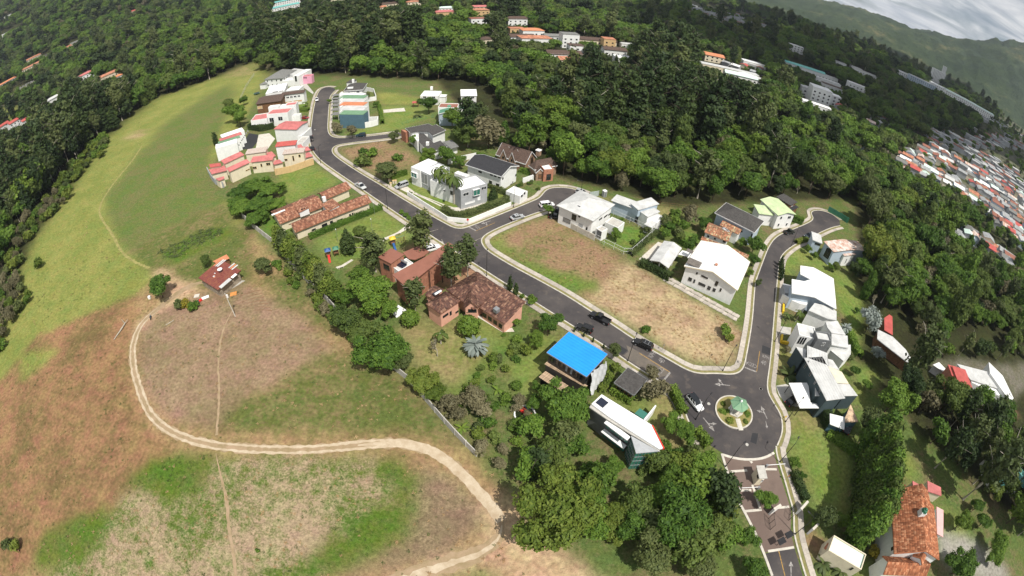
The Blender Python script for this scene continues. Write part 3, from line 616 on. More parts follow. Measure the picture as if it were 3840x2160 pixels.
ribbon('dirt_track',[D(*q) for q in [(1262,1300),(1262,1345),(1225,1385),(1150,1412),(1060,1440),(980,1475),(900,1520)]],3.0,.011,DIRT,.3)
ribbon('wheel_rut',[D(*q) for q in [(1255,1320),(1250,1352),(1218,1380),(1150,1405),(1060,1432),(960,1475)]],1.2,.02,RUT,.5,.5)
ribbon('wheel_rut',tr_[14:],1.5,.022,RUT,.5)
ribbon('foot_path',[D(*q) for q in [(590,770),(575,800),(560,830),(548,900),(553,1000),(545,1095)]],.55,.014,DIRT,.4)
ribbon('foot_path',[D(*q) for q in [(543,1140),(556,1200),(572,1260),(575,1330),(588,1390),(594,1460)]],.6,.014,DIRT,.4)
ribbon('foot_path',[t01(*q) for q in [(1440,0),(1340,160),(1220,300),(1080,480),(990,640),(1020,760),(1130,900),(1210,1080),(1340,1180),(1500,1250)]],1.0,.014,surf('worn_grass_path',(.27,.245,.085),.95,.2,.8),.5)
for k in range(7): ribbon('soil_furrow',[Zn(450+k*55,1000+k*40),Zn(800+k*40,850+k*55),Zn(1050+k*40,790+k*70)],.35,.013,surf('furrow_soil',(.22,.125,.07),.95,.2,.8),.5)
# painted markings
MARKW = surf('worn_white_marking',(.36,.34,.32),.8,.4,2.5,col2=(.13,.118,.11))
MARKY = surf('worn_yellow_marking',(.50,.29,.06),.8,.4,2.5,col2=(.20,.13,.06))
def mark(p0,p1,wd,mat=MARKW,name='road_marking'):
    a,c = G(p0).to_2d(),G(p1).to_2d(); t = (c-a).normalized(); nn = Vector((-t.y,t.x))*wd/2
    mb = MB(); mb.add([(*(a+nn),.026),(*(a-nn),.026),(*(c-nn),.026),(*(c+nn),.026)],[(0,1,2,3)]); return tag(mb.build(name,mat),kind='structure')
mark(t22(1280,655),t22(1585,845),.14,MARKY); mark(t22(2492,635),t22(2462,842),.14,MARKY); mark(Zm(2230,1050),Zm(1852,1212),.14,MARKY); mark(t33(105,1190),t33(170,1449),.16,MARKY)
mark(t22(1590,850),t22(1525,932),.42); mark(t22(2342,800),t22(2460,845),.42); mark(Zm(1715,1138),Zm(1852,1210),.42)
def arrow(p0,p1,turn=0.0,wd=.3):
    a,c = G(p0).to_2d(),G(p1).to_2d(); t = (c-a).normalized(); nn = Vector((-t.y,t.x)); L = (c-a).length; mb = MB(); z = .026
    h = c-t*L*.35
    mb.add([(*(a+nn*wd*.3),z),(*(a-nn*wd*.3),z),(*(h-nn*wd*.4),z),(*(h+nn*wd*.4),z)],[(0,1,2,3)])
    mb.add([(*(h+nn*wd*1.7),z),(*(h-nn*wd*1.7),z),(*c,z)],[(0,1,2)])
    if turn:
        m0 = a+t*L*.45; m1 = m0+nn*turn*wd*3+t*.5
        mb.add([(*(m0-t*wd*.4),z+.001),(*(m0+t*wd*.4),z+.001),(*(m1+t*wd*.4),z+.001),(*(m1-t*wd*.4),z+.001)],[(0,1,2,3)])
        tt = (m1-m0).normalized(); n2 = Vector((-tt.y,tt.x)); mb.add([(*(m1+n2*wd*1.3),z+.002),(*(m1-n2*wd*1.3),z+.002),(*(m1+tt*.9),z+.002)],[(0,1,2)])
    return tag(mb.build('road_arrow',MARKW),kind='structure')
arrow(Zl(950,245),Zl(640,215),-1); arrow(Zl(1700,920),Zl(1575,650),1); arrow(Zl(410,890),Zl(640,1170),1); arrow(Zm(2150,1010),Zm(1950,1075),1); arrow(t33(232,1449),t33(230,1300),0); arrow(Zl(1670,960),Zl(1700,1110),0,.2)
def road_text(txt,p_base,p_up,size):
    cu = bpy.data.curves.new('road_text','FONT'); cu.body = txt; cu.size = size; cu.align_x = 'CENTER'; cu.align_y = 'CENTER'; cu.resolution_u = 2
    o = bpy.data.objects.new('tmp',cu); COL.objects.link(o); dg = bpy.context.evaluated_depsgraph_get(); me = bpy.data.meshes.new_from_object(o.evaluated_get(dg)); bpy.data.objects.remove(o)
    me.materials.clear(); me.materials.append(MARKW)
    a,c = G(p_base),G(p_up); t = (c-a); q = bpy.data.objects.new('road_lettering',me); COL.objects.link(q)
    q.location = ((a.x+c.x)/2,(a.y+c.y)/2,.026); q.rotation_euler = (0,0,math.atan2(-t.x,t.y)); q.scale = (1,1.5,1); tag(q,kind='structure')
road_text('CEDA',(2819,1359),(2815,1375),1.15); road_text('40',(2862,1370),(2865,1352),1.4); road_text('KPH',(2870,1348),(2873,1331),1.0)
road_text('CEDA',(2464,1386),(2484,1398),1.05); road_text('40',(2492,1359),(2472,1347),1.4); road_text('KPH',(2456,1337),(2436,1325),1.1); road_text('CEDA',Zm(1960,1110),Zm(1800,1160),.9)

# ================================================================== the mountain across the valley
azs = np.radians(np.linspace(8,97,420)); ds_ = np.linspace(1850,4300,90); AZ,DD = np.meshgrid(azs,ds_); mxs,mys = DD*np.sin(AZ),DD*np.cos(AZ); hm_ = height(mxs,mys)-height(mxs,mys,False)
ter = np.array([noise.ridged_multi_fractal(Vector((x*.0016,y*.0016,3.3)),.9,2.1,6,1.0,2.0) for x,y in zip(mxs.ravel(),mys.ravel())]).reshape(AZ.shape); ter = (ter-ter.mean())/ter.std()
hm_ = hm_*(1+.085*ter)+RNG.uniform(0,6,hm_.shape)*smooth(0,40,hm_); zz0 = height(mxs,mys,False)+hm_-np.where(hm_ < 4,14,0)
I = np.arange(AZ.size).reshape(AZ.shape); F = np.stack([I[:-1,:-1],I[1:,:-1],I[1:,1:],I[:-1,1:]],-1).reshape(-1,4)[:,::-1]
k4 = np.ones(AZ.size); mc = np.array(MOUNT[0]); md_ = np.array(MOUNT[1])
mm,n,l,b = new_mat('mountain_forest'); geo = n.new('ShaderNodeNewGeometry'); q1,q2,q3 = noi(.0035,6,.65),noi(.028,6,.7),noi(.09,4,.7)
s_ = mth('ADD',mth('MULTIPLY',q1.outputs['Fac'],.6),mth('MULTIPLY',q2.outputs['Fac'],.4)); rm_ = n.new('ShaderNodeValToRGB'); l.new(s_,rm_.inputs[0]); ce_ = rm_.color_ramp.elements; ce_[0].position = .36; ce_[0].color = (.020,.036,.018,1); ce_[1].position = .66; ce_[1].color = (.15,.135,.062,1); e_ = ce_.new(.54); e_.color = (.042,.066,.026,1)
l.new(rm_.outputs[0],b.inputs['Base Color']); b.inputs['Roughness'].default_value = .95; bp = n.new('ShaderNodeBump'); bp.inputs['Strength'].default_value = 1.0; bp.inputs['Distance'].default_value = 14.0; l.new(mth('ADD',q2.outputs['Fac'],mth('MULTIPLY',q3.outputs['Fac'],.5)),bp.inputs['Height']); l.new(bp.outputs[0],b.inputs['Normal'])
me = np_mesh('hills',np.stack([mxs.ravel(),mys.ravel(),zz0.ravel()],1),F,mm,{'ca': ('FLOAT_COLOR','POINT',np.column_stack([np.tile(mc,(AZ.size,1)),k4])),'cb': ('FLOAT_COLOR','POINT',np.column_stack([np.tile(md_,(AZ.size,1)),k4])),'rt': ('FLOAT','POINT',np.full(AZ.size,MOUNT[2]))})
tag(bpy.data.objects.new('hills',me),kind='structure'); COL.objects.link(bpy.data.objects['hills'])
def project(P):
    d = P-np.array([0,0,CAMH]); a,b_,c = d@AX_R,d@AX_D,d@AX_F; q = np.hypot(a,b_); th = np.arctan2(q,c); return 1920+FPX*th*a/np.maximum(q,1e-9),1080+FPX*th*b_/np.maximum(q,1e-9),np.linalg.norm(d,axis=1)
# ================================================================== house kit
def tile_mat(name,c1,c2,c3):
    m,n,l,b = new_mat(name); a = n.new('ShaderNodeAttribute'); a.attribute_name = 'tv'; tcn = n.new('ShaderNodeTexCoord')
    q = n.new('ShaderNodeTexNoise'); q.inputs['Scale'].default_value = .9; q.inputs['Detail'].default_value = 6; l.new(tcn.outputs['Object'],q.inputs['Vector'])
    r = n.new('ShaderNodeValToRGB'); r.color_ramp.elements[0].color = (*c2,1); r.color_ramp.elements[0].position = .15; r.color_ramp.elements[1].color = (*c1,1); r.color_ramp.elements[1].position = .7
    e = r.color_ramp.elements.new(.97); e.color = (*c3,1); l.new(a.outputs['Fac'],r.inputs[0])
    hs = n.new('ShaderNodeHueSaturation'); mr = n.new('ShaderNodeMapRange'); mr.inputs['From Min'].default_value = .3; mr.inputs['From Max'].default_value = .7; mr.inputs['To Min'].default_value = .6; mr.inputs['To Max'].default_value = 1.3
    l.new(q.outputs['Fac'],mr.inputs['Value']); l.new(mr.outputs[0],hs.inputs['Value']); l.new(r.outputs[0],hs.inputs['Color']); l.new(hs.outputs[0],b.inputs['Base Color']); b.inputs['Roughness'].default_value = .85
    return m
TT = {TILE.name: tile_mat('terracotta_barrel_tile',(.30,.135,.082),(.185,.080,.052),(.42,.24,.155)),TILED.name: tile_mat('dark_barrel_tile',(.155,.078,.056),(.090,.048,.038),(.28,.165,.11)),
      TILEM.name: tile_mat('mossy_barrel_tile',(.44,.19,.11),(.22,.12,.07),(.45,.40,.24)),TILEO.name: tile_mat('orange_barrel_tile',(.40,.150,.070),(.25,.090,.043),(.50,.24,.13))}
class Frame:
    def __init__(s,win,a,b,c,z,zc=None):
        A_,B_,C_ = (G(win(*p),q).to_2d() for p,q in ((a,z),(b,z),(c,z if zc is None else zc))); u = B_-A_; s.L = u.length; u.normalize(); v = Vector((-u.y,u.x)); W = (C_-B_).dot(v); O = A_
        if W < 0: O,u,v,W = B_,-u,-v,-W
        s.O,s.u,s.v,s.W,s.z = O,u,v,W,z
    def w(s,x,y,z=0.0): q = s.O+s.u*x+s.v*y; return Vector((q.x,q.y,z))
    def loc(s,p): d = Vector((p[0],p[1]))-s.O; return d.dot(s.u),d.dot(s.v)
def clip_line(poly,o,d):
    """parameters where the line o+t*d (2d) runs inside a convex polygon"""
    t0,t1 = -1e9,1e9; n = len(poly)
    for i in range(n):
        a,b = poly[i],poly[(i+1) % n]; e = b-a; nr = Vector((-e.y,e.x)); den = nr.dot(d); num = nr.dot(o-a)
        if abs(den) < 1e-9:
            if num < 0: return None
            continue
        t = -num/den
        if den > 0: t0 = max(t0,t)
        else: t1 = min(t1,t)
    return (t0,t1) if t1-t0 > .05 else None
class House:
    def __init__(s,name,label,cat='house',group=None):
        s.name,s.label,s.cat,s.group = name,label,cat,group; s.root = None; s.bl = []
    def _root(s,p):
        if s.root is None: s.root = empty(s.name,(p.x,p.y,0),0,s.label,s.cat,s.group); s.o = Vector((p.x,p.y,0))
        return s.root
    def P(s,v): return Vector(v)-s.o
    def block(s,win,a,b,c,z1,roof='flat',rise=1.2,rmat=R_WHITE,wmat=WHITE,z0=0.0,ov=.4,cover=None,auto=0,thick=.16,walls=True,fascia=None,roofname='roof'):
        fr = Frame(win,a,b,c,z1,z1+rise if roof == 'sh+y' else None); s._root(fr.w(fr.L/2,fr.W/2)); L,W = fr.L,fr.W
        if roof == 'flat': ov = 0.0
        q = lambda x,y,z: s.P(fr.w(x,y,z))
        # roof planes (local x,y,z), counter-clockwise from above
        z = z1; R_ = []
        if roof in ('flat','slab'): R_ = [[(0,0,z),(L,0,z),(L,W,z),(0,W,z)]]
        elif roof == 'gx': R_ = [[(0,0,z),(L,0,z),(L,W/2,z+rise),(0,W/2,z+rise)],[(0,W/2,z+rise),(L,W/2,z+rise),(L,W,z),(0,W,z)]]
        elif roof == 'gy': R_ = [[(0,0,z),(L/2,0,z+rise),(L/2,W,z+rise),(0,W,z)],[(L/2,0,z+rise),(L,0,z),(L,W,z),(L/2,W,z+rise)]]
        elif roof == 'hip':
            if L >= W:
                k = W/2*.95; R_ = [[(0,0,z),(L,0,z),(L-k,W/2,z+rise),(k,W/2,z+rise)],[(L,0,z),(L,W,z),(L-k,W/2,z+rise)],[(L,W,z),(0,W,z),(k,W/2,z+rise),(L-k,W/2,z+rise)],[(0,W,z),(0,0,z),(k,W/2,z+rise)]]
            else:
                k = L/2*.95; R_ = [[(0,0,z),(L,0,z),(L/2,k,z+rise)],[(L,0,z),(L,W,z),(L/2,W-k,z+rise),(L/2,k,z+rise)],[(L,W,z),(0,W,z),(L/2,W-k,z+rise)],[(0,W,z),(0,0,z),(L/2,k,z+rise),(L/2,W-k,z+rise)]]
        elif roof.startswith('sh'):
            hz = lambda x,y: z + rise*{'+x': x/L,'-x': 1-x/L,'+y': y/W,'-y': 1-y/W}[roof[2:]]
            R_ = [[(x,y,hz(x,y)) for x,y in ((0,0),(L,0),(L,W),(0,W))]]
        def zr(x,y):                        # roof height above a local point
            best = z
            if roof == 'gx': best = z+rise*(1-abs(y-W/2)/(W/2))
            elif roof == 'gy': best = z+rise*(1-abs(x-L/2)/(L/2))
            elif roof.startswith('sh'): best = hz(x,y)
            return best
        blk = dict(fr=fr,x0=ov,x1=L-ov,y0=ov,y1=W-ov,z0=z0,z1=z1,wmat=wmat,zr=zr); s.bl.append(blk)
        mb = MB(); x0,x1,y0,y1 = ov,L-ov,ov,W-ov
        if walls:
            if roof == 'flat':
                t = .18; pts = [(x0,y0),(x1,y0),(x1,y1),(x0,y1)]; inn = [(x0+t,y0+t),(x1-t,y0+t),(x1-t,y1-t),(x0+t,y1-t)]
                vs = [q(*p,z0) for p in pts]+[q(*p,z) for p in pts]+[q(*p,z) for p in inn]+[q(*p,z-.5) for p in inn]
                fs = []
                for i in range(4):
                    j = (i+1) % 4; fs += [(i,j,4+j,4+i),(4+i,4+j,8+j,8+i),(8+i,8+j,12+j,12+i)]
                mb.add(vs,fs)
            else:
                poly = [(x0,y0),(x1,y0),(x1,y1),(x0,y1)]
                if roof == 'gx': poly = [(x0,y0),(x1,y0),(x1,W/2),(x1,y1),(x0,y1),(x0,W/2)]
                if roof == 'gy': poly = [(x0,y0),(L/2,y0),(x1,y0),(x1,y1),(L/2,y1),(x0,y1)]
                n = len(poly); vs = [q(*p,z0) for p in poly]+[q(*p,zr(*p)-thick*.6) for p in poly]
                mb.add(vs,[(i,(i+1) % n,n+(i+1) % n,n+i) for i in range(n)]+[tuple(n+i for i in range(n))] if n == 4 else [(i,(i+1) % n,n+(i+1) % n,n+i) for i in range(n)])
            mb.build('wall',wmat,s.root)
        mb = MB(); dz = .32 if roof == 'flat' else 0.0; t = .19 if roof == 'flat' else 0
        for pl in R_:
            pl2 = [(min(max(p[0],t),L-t),min(max(p[1],t),W-t),p[2]-dz) for p in pl]; n = len(pl2)
            vs = [q(*p) for p in pl2]+[q(p[0],p[1],p[2]-thick) for p in pl2]
            mb.add(vs,[tuple(range(n)),tuple(range(n,2*n))[::-1]]+[(i,n+i,n+(i+1) % n,(i+1) % n) for i in range(n)])
        if cover == 'rib':
            for pl in R_: s._ribs(mb,pl,q,.75,.045,.05)
        ro = mb.build(roofname,rmat,s.root)
        if fascia:
            mf = MB(); P4 = [(0,0),(L,0),(L,W),(0,W)]
            for i in range(4):
                a_,b_ = P4[i],P4[(i+1) % 4]; mid = ((a_[0]+b_[0])/2,(a_[1]+b_[1])/2)
                seq = [a_,mid,b_] if roof in ('gx','gy') else [a_,b_]
                for c0,c1 in zip(seq[:-1],seq[1:]):
                    nx_,ny_ = [(0,-1),(1,0),(0,1),(-1,0)][i]
                    v = []
                    for c in (c0,c1):
                        for off,zz_ in ((.0,.05),(.07,.05),(.07,-.24),(.0,-.24)): v.append(q(c[0]+nx_*off,c[1]+ny_*off,zr(*c)+zz_))
                    mf.add(v,[(0,1,5,4),(1,2,6,5),(2,3,7,6),(3,0,4,7)])
            mf.build('fascia',fascia,ro)
        if cover == 'tile': s._tiles(R_,q,TT.get(rmat.name,rmat),ro)
        if auto: s._auto(blk,auto)
        return blk
    def _grid(s,pl):
        A_,B_ = Vector(pl[0]),Vector(pl[1]); nrm = Vector((0,0,0))
        for i in range(1,len(pl)-1): nrm += (Vector(pl[i])-A_).cross(Vector(pl[i+1])-A_)
        nrm.normalize(); dn = Vector((nrm.x,nrm.y,0))
        if dn.length < 1e-3: dn = Vector((B_-A_).to_2d().to_3d()); 
        dn.normalize(); ac = Vector((-dn.y,dn.x,0)); p2 = [Vector((p[0],p[1])) for p in pl]
        zf = lambda x,y: A_.z-(nrm.x*(x-A_.x)+nrm.y*(y-A_.y))/nrm.z
        return dn,ac,p2,zf
    def _ribs(s,mb,pl,q,step,h,wd):
        dn,ac,p2,zf = s._grid(pl); ks = [p.dot(ac.to_2d()) for p in p2]; k = min(ks)+step*.5
        while k < max(ks):
            o = ac.to_2d()*k; r = clip_line(p2,o,dn.to_2d())
            if r:
                vs = []
                for t in r:
                    for off,hh in ((-wd/2,-.02),(-wd/2,h),(wd/2,h),(wd/2,-.02)):
                        c = o+dn.to_2d()*t+ac.to_2d()*off; vs.append(q(c.x,c.y,zf(c.x,c.y)+hh))
                mb.add(vs,[(0,1,5,4),(1,2,6,5),(2,3,7,6),(3,2,1,0),(4,5,6,7)])
            k += step
    def _tiles(s,planes,q,mat,ro,wd=.36,ln=.5):
        V = []; F_t = []; tv = []
        for pl in planes:
            dn,ac,p2,zf = s._grid(pl); ks = [p.dot(ac.to_2d()) for p in p2]; k = min(ks)+wd*.5; d2,a2 = dn.to_2d(),ac.to_2d()
            while k < max(ks):
                o = a2*k; r = clip_line(p2,o,d2)
                if r:
                    t = r[1]
                    while t-ln*.3 > r[0]:
                        t_up = max(r[0],t-ln*1.12); b0 = len(V); jz = random.uniform(0,.03); jo = random.uniform(-.03,.03)
                        for tt,lift in ((t,.045+jz),(t_up,.012)):
                            for off,hh in ((-wd*.48,.0),(-wd*.22,.075),(wd*.22,.075),(wd*.48,.0)):
                                c = o+d2*tt+a2*(off+jo); V.append(q(c.x,c.y,zf(c.x,c.y)+hh+lift))
                        F_t += [(b0,b0+1,b0+5,b0+4),(b0+1,b0+2,b0+6,b0+5),(b0+2,b0+3,b0+7,b0+6),(b0,b0+3,b0+2,b0+1)]
                        val = random.random(); tv += [val]*8; t -= ln
                k += wd
        if not V: return
        me = np_mesh('roof_tiles',[tuple(v) for v in V],F_t,mat,{'tv': ('FLOAT','POINT',tv)}); o = bpy.data.objects.new('roof_tiles',me); COL.objects.link(o); o.parent = ro; o['kind'] = 'stuff'
    def _side(s,blk,i):
        fr = blk['fr']; x0,x1,y0,y1 = blk['x0'],blk['x1'],blk['y0'],blk['y1']
        o,d,nn = [((x0,y0),(1,0),(0,-1)),((x1,y0),(0,1),(1,0)),((x1,y1),(-1,0),(0,1)),((x0,y1),(0,-1),(-1,0))][i]
        L = (x1-x0) if i % 2 == 0 else (y1-y0); return fr,o,d,nn,L
    def opening(s,blk,i,u0,u1,z0,z1,kind='window',fm=None,pm=None,proud=.0):
        fr,o,d,nn,L = s._side(blk,i); fm = fm or FRAMEW; pm = pm or GLASS
        def q(u,dep,z): return s.P(fr.w(o[0]+d[0]*u+nn[0]*dep,o[1]+d[1]*u+nn[1]*dep,z))
        def bx(mb,ua,ub,za_,zb_,d0,d1):
            vs = [q(u,dp,z) for z in (za_,zb_) for u,dp in ((ua,d1),(ub,d1),(ub,d0),(ua,d0))]
            mb.add(vs,[(3,2,1,0),(4,5,6,7),(0,1,5,4),(1,2,6,5),(2,3,7,6),(3,0,4,7)])
        t = .07; D1 = .07+proud; mb = MB()
        bx(mb,u0,u1,z1-t,z1,-.05,D1); bx(mb,u0,u1,z0,z0+t,-.05,D1+.03); bx(mb,u0,u0+t,z0+t,z1-t,-.05,D1); bx(mb,u1-t,u1,z0+t,z1-t,-.05,D1)
        if u1-u0 > 1.3 and kind == 'window': bx(mb,(u0+u1)/2-t/2,(u0+u1)/2+t/2,z0+t,z1-t,-.05,D1-.01)
        wo_ = mb.build(kind,fm,s.root); mb = MB(); bx(mb,u0+t*.9,u1-t*.9,z0+t*.9,z1-t*.9,-.05,.02+proud*.8); mb.build('pane' if kind == 'window' else 'panel',pm,wo_)
        return wo_
    def _auto(s,blk,st):
        fr = blk['fr']
        for i in range(4):
            f_,o,d,nn,L = s._side(blk,i); c = fr.w(o[0]+d[0]*L/2,o[1]+d[1]*L/2); nw = fr.u*nn[0]+fr.v*nn[1]
            if nw.dot(Vector((-c.x,-c.y))) <= 0: continue
            H_ = blk['z1']-blk['z0']; fl = max(1,int(round(H_/2.9))); nW = max(1,int(L/st))
            for f in range(fl):
                for k in range(nW):
                    u = L*(k+.5)/nW; wd = min(random.choice((.9,1.2,1.6)),L/nW*.6); zb = blk['z0']+f*H_/fl+.9; s.opening(blk,i,u-wd/2,u+wd/2,zb,min(zb+1.2,blk['z1']-.25))
    def at(s,win,x0,y0,x1,y1,blk=-1,kind='window',fm=None,pm=None,proud=0.0):
        """an opening given by two opposite corners in the photograph"""
        b = s.bl[blk]; fr = b['fr']; v = ray(win((x0+x1)/2,(y0+y1)/2)); best = None
        for i in range(4):
            f_,o,d,nn,L = s._side(b,i); nw = fr.u*nn[0]+fr.v*nn[1]; P0 = fr.w(*o); den = nw.x*v[0]+nw.y*v[1]
            if den >= 0: continue
            t = (nw.x*P0.x+nw.y*P0.y)/den; zc = CAMH+v[2]*t; lx,ly = fr.loc((v[0]*t,v[1]*t)); u = (lx-o[0])*d[0]+(ly-o[1])*d[1]
            sc = max(0,-u)+max(0,u-L)+max(0,b['z0']-zc)+max(0,zc-b['z1']-2)
            if best is None or sc < best[0]: best = (sc,i,P0,nw)
        if best is None or best[0] > 2.5: return None
        i,P0,nw = best[1:]; f_,o,d,nn,L = s._side(b,i); t = (nw.x*P0.x+nw.y*P0.y)/(nw.x*v[0]+nw.y*v[1]); lx,ly = fr.loc((v[0]*t,v[1]*t)); uc = (lx-o[0])*d[0]+(ly-o[1])*d[1]; zc = CAMH+v[2]*t
        def pj(u,z): q = fr.w(o[0]+d[0]*u,o[1]+d[1]*u,z); x_,y_,_ = project(np.array([[q.x,q.y,q.z]])); return np.array([x_[0],y_[0]])
        c0 = pj(uc,zc); du = np.abs(pj(uc+.1,zc)-c0)*10; dz = np.abs(pj(uc,zc+.1)-c0)*10; bw,bh = abs(x1-x0)*win.k,abs(y1-y0)*win.k
        try: wd,hg = np.linalg.solve(np.array([[du[0],dz[0]],[du[1],dz[1]]]),np.array([bw,bh]))
        except Exception: wd = hg = 1.0
        wd = float(np.clip(wd,.45,bw/max(du[0],1e-3))); hg = float(np.clip(hg,.5,6)); us = [uc-wd/2,uc+wd/2]; zs = [zc-hg/2,zc+hg/2]
        u0,u1 = max(.05,min(us)),min(L-.05,max(us)); z0,z1 = max(b['z0']+.02,min(zs)),max(zs)
        if u1-u0 < .25: u1 = u0+.5
        if z1-z0 < .25: z1 = z0+.6
        return s.opening(b,i,u0,u1,z0,z1,kind,fm,pm,proud)
    def poly(s,name,win,pts,z1,z0,mat,parent=None,zs=None,bevel=0):
        w3 = [G(win(*p),z1 if zs is None else zs[i]) for i,p in enumerate(pts)]; s._root(sum(w3,Vector((0,0,0)))/len(w3))
        pl = [tuple((v-s.o).to_2d()) for v in w3]; mb = MB(); mb.prism(pl,z0,zs if zs is not None else z1); return mb.build(name,mat,parent or s.root,bevel=bevel)
    def box(s,name,win,x,y,z,dx,dy,dz,mat,rz=0.0,parent=None,bevel=0):
        c = G(win(x,y),z); s._root(c); mb = MB(); mb.box(-dx/2,dx/2,-dy/2,dy/2,-.02,dz); o = mb.build(name,mat,parent or s.root,bevel=bevel); o.location = c-s.o; o.rotation_euler = (0,0,rz); return o
    def yaw(s,i=0): f = s.bl[i]['fr']; return math.atan2(f.u.y,f.u.x)

# ================================================================== vehicles
def loft(mb,secs,mi=0):
    n = len(secs[0]); vs = [p for s_ in secs for p in s_]; fs = []
    for i in range(len(secs)-1):
        for k in range(n): fs.append((i*n+k,i*n+(k+1) % n,(i+1)*n+(k+1) % n,(i+1)*n+k))
    fs.append(tuple(range(n))[::-1]); fs.append(tuple((len(secs)-1)*n+k for k in range(n))); mb.add(vs,fs,mi)
def car(name,label,win,p_rear,p_front,style,col,cat='car',group=None,length=None,glassroof=False,rails=False):
    a,f = G(win(*p_rear),.6),G(win(*p_front),.6); c = (a+f)/2; rz = math.atan2(f.y-a.y,f.x-a.x)
    L = length or {'suv': 4.55,'pickup': 5.2,'sedan': 4.4,'jeep': 4.2,'van': 4.8}[style]; W = {'jeep': 1.82,'pickup': 1.85}.get(style,1.8); H = {'suv': 1.66,'pickup': 1.75,'sedan': 1.47,'jeep': 1.84,'van': 1.8}[style]; k = L/4.6
    root = empty(name,(c.x,c.y,.022),rz,label,cat,group); pm = paint('paint_%s_%.2f' % (name,col[0]+col[1]*2+col[2]*3),col)
    def sec(x,zb,zt,hw): return [(x,-hw*.9,zb),(x,hw*.9,zb),(x,hw,zb+.16),(x,hw,zt-.14),(x,hw*.93,zt),(x,-hw*.93,zt),(x,-hw,zt-.14),(x,-hw,zb+.16)]
    w2 = W/2; bz = H*.60 if style != 'jeep' else 1.08; mb = MB(); x_r = -2.3*k
    if style == 'pickup':
        S_ = [(-.45*k,.36,bz,w2),(.3*k,.34,bz,w2),(1.1*k,.36,bz-.02,w2*.99),(1.95*k,.38,bz-.08,w2*.96),(2.24*k,.42,bz-.18,w2*.88),(2.3*k,.5,bz-.36,w2*.8)]
    elif style == 'jeep':
        S_ = [(-2.0*k,.5,bz,w2*.9),(-1.95*k,.5,bz,w2*.9),(.55*k,.5,bz,w2*.9),(.6*k,.5,bz,w2*.84),(1.95*k,.55,bz-.05,w2*.66),(2.0*k,.6,bz-.08,w2*.64)]
    else:
        S_ = [(-2.3*k,.48,bz-.22,w2*.82),(-2.22*k,.36,bz,w2*.95),(-1.5*k,.30,bz+.04,w2),(.4*k,.28,bz+.02,w2),(1.1*k,.30,bz-.02,w2),(1.9*k,.34,bz-.13,w2*.95),(2.22*k,.40,bz-.27,w2*.86),(2.3*k,.48,bz-.42,w2*.76)]
    loft(mb,[sec(*q) for q in S_])
    if style == 'jeep':
        for sx in (-1.35,1.4):
            for sy in (-1,1): mb.box((sx-.5)*k,(sx+.5)*k,sy*w2*.99-.14,sy*w2*.99+.14,.80,.90)
    body = mb.build('body',pm,root,smooth=False,bevel=.05)
    x0,x1,r0,r1 = {'suv': (-2.15,1.0,-1.85,.2),'sedan': (-1.75,1.05,-1.0,.2),'pickup': (-.45,1.15,-.32,.42),'jeep': (-1.98,.62,-1.95,.42),'van': (-2.15,1.5,-2.0,.6)}[style]
    hb,hr = w2*.93*(.92 if style == 'jeep' else 1),w2*.76*(1.05 if style == 'jeep' else 1); z0,z1 = bz-.03,H-.06
    mb = MB(); bt = [(x0*k,-hb,z0),(x1*k,-hb,z0),(x1*k,hb,z0),(x0*k,hb,z0)]; tp = [(r0*k,-hr,z1),(r1*k,-hr,z1),(r1*k,hr,z1),(r0*k,hr,z1)]
    mb.add(bt+tp,[(0,1,5,4),(1,2,6,5),(2,3,7,6),(3,0,4,7),(4,5,6,7)]); mb.build('window_glass',GLASSB,root)
    for i in range(4): mb = MB(); mb.tube([bt[i],tp[i]],.045,5); mb.build('pillar',pm,root)
    for s_ in (-1,1):
        for fx in (.42,) if style in ('pickup','jeep') else (.36,.68):
            mb = MB(); mb.tube([(x0*k+(x1-x0)*k*fx,s_*hb,z0),(r0*k+(r1-r0)*k*(fx*.9+.05),s_*hr,z1)],.04,5); mb.build('pillar',pm,root)
    mb = MB(); mb.box(r0*k-.05,r1*k+.04,-hr-.03,hr+.03,z1-.01,H); mb.build('roof_panel',GLASSB if glassroof else pm,root,bevel=.04)
    if rails:
        for s_ in (-1,1):
            mb = MB(); mb.tube([(r0*k+.15,s_*hr*.9,H+.05),(r1*k-.2,s_*hr*.9,H+.05)],.03,6); mb.build('roof_rail',GREYM,root)
        mb = MB()
        for xx in (r0*k*.6,r0*k*.15): mb.box(xx-.04,xx+.04,-hr*.9,hr*.9,H+.04,H+.075)
        mb.build('cross_bar',GREYM,root)
    elif style in ('suv','sedan') and not glassroof:
        mb = MB(); mb.box(r0*k*.3-.1,r1*k-.35,-hr*.6,hr*.6,H-.005,H+.008); mb.build('sunroof',GLASSB,root)
    if style == 'pickup':
        mb = MB(); mb.box(-2.3*k,-.45*k,-w2,-w2+.09,.42,bz); mb.box(-2.3*k,-.45*k,w2-.09,w2,.42,bz); mb.box(-2.3*k,-2.22*k,-w2+.09,w2-.09,.42,bz); mb.box(-2.22*k,-.45*k,-w2+.09,w2-.09,.40,.56); mb.build('truck_bed',pm,root)
        mb = MB(); mb.box(-2.2*k,-.5*k,-w2+.11,w2-.11,.565,.60); mb.build('bed_liner',BLACKM,root)
    if style == 'jeep':
        mb = MB(); mb.tube([(-2.05*k,0,1.0),(-2.27*k,0,1.0)],.36,14); mb.build('spare_wheel',RUBBER,root)
    wr = .40 if style in ('jeep','pickup') else .34
    for sx in (-1.4*k,1.42*k):
        for sy in (-1,1):
            mb = MB(); mb.tube([(sx,sy*(w2-.22),wr),(sx,sy*(w2+.015),wr)],wr,16); wh = mb.build('wheel',RUBBER,root)
            mb = MB(); mb.tube([(sx,sy*(w2-.05),wr),(sx,sy*(w2+.03),wr)],wr*.62,10); mb.build('rim',GREYM,wh)
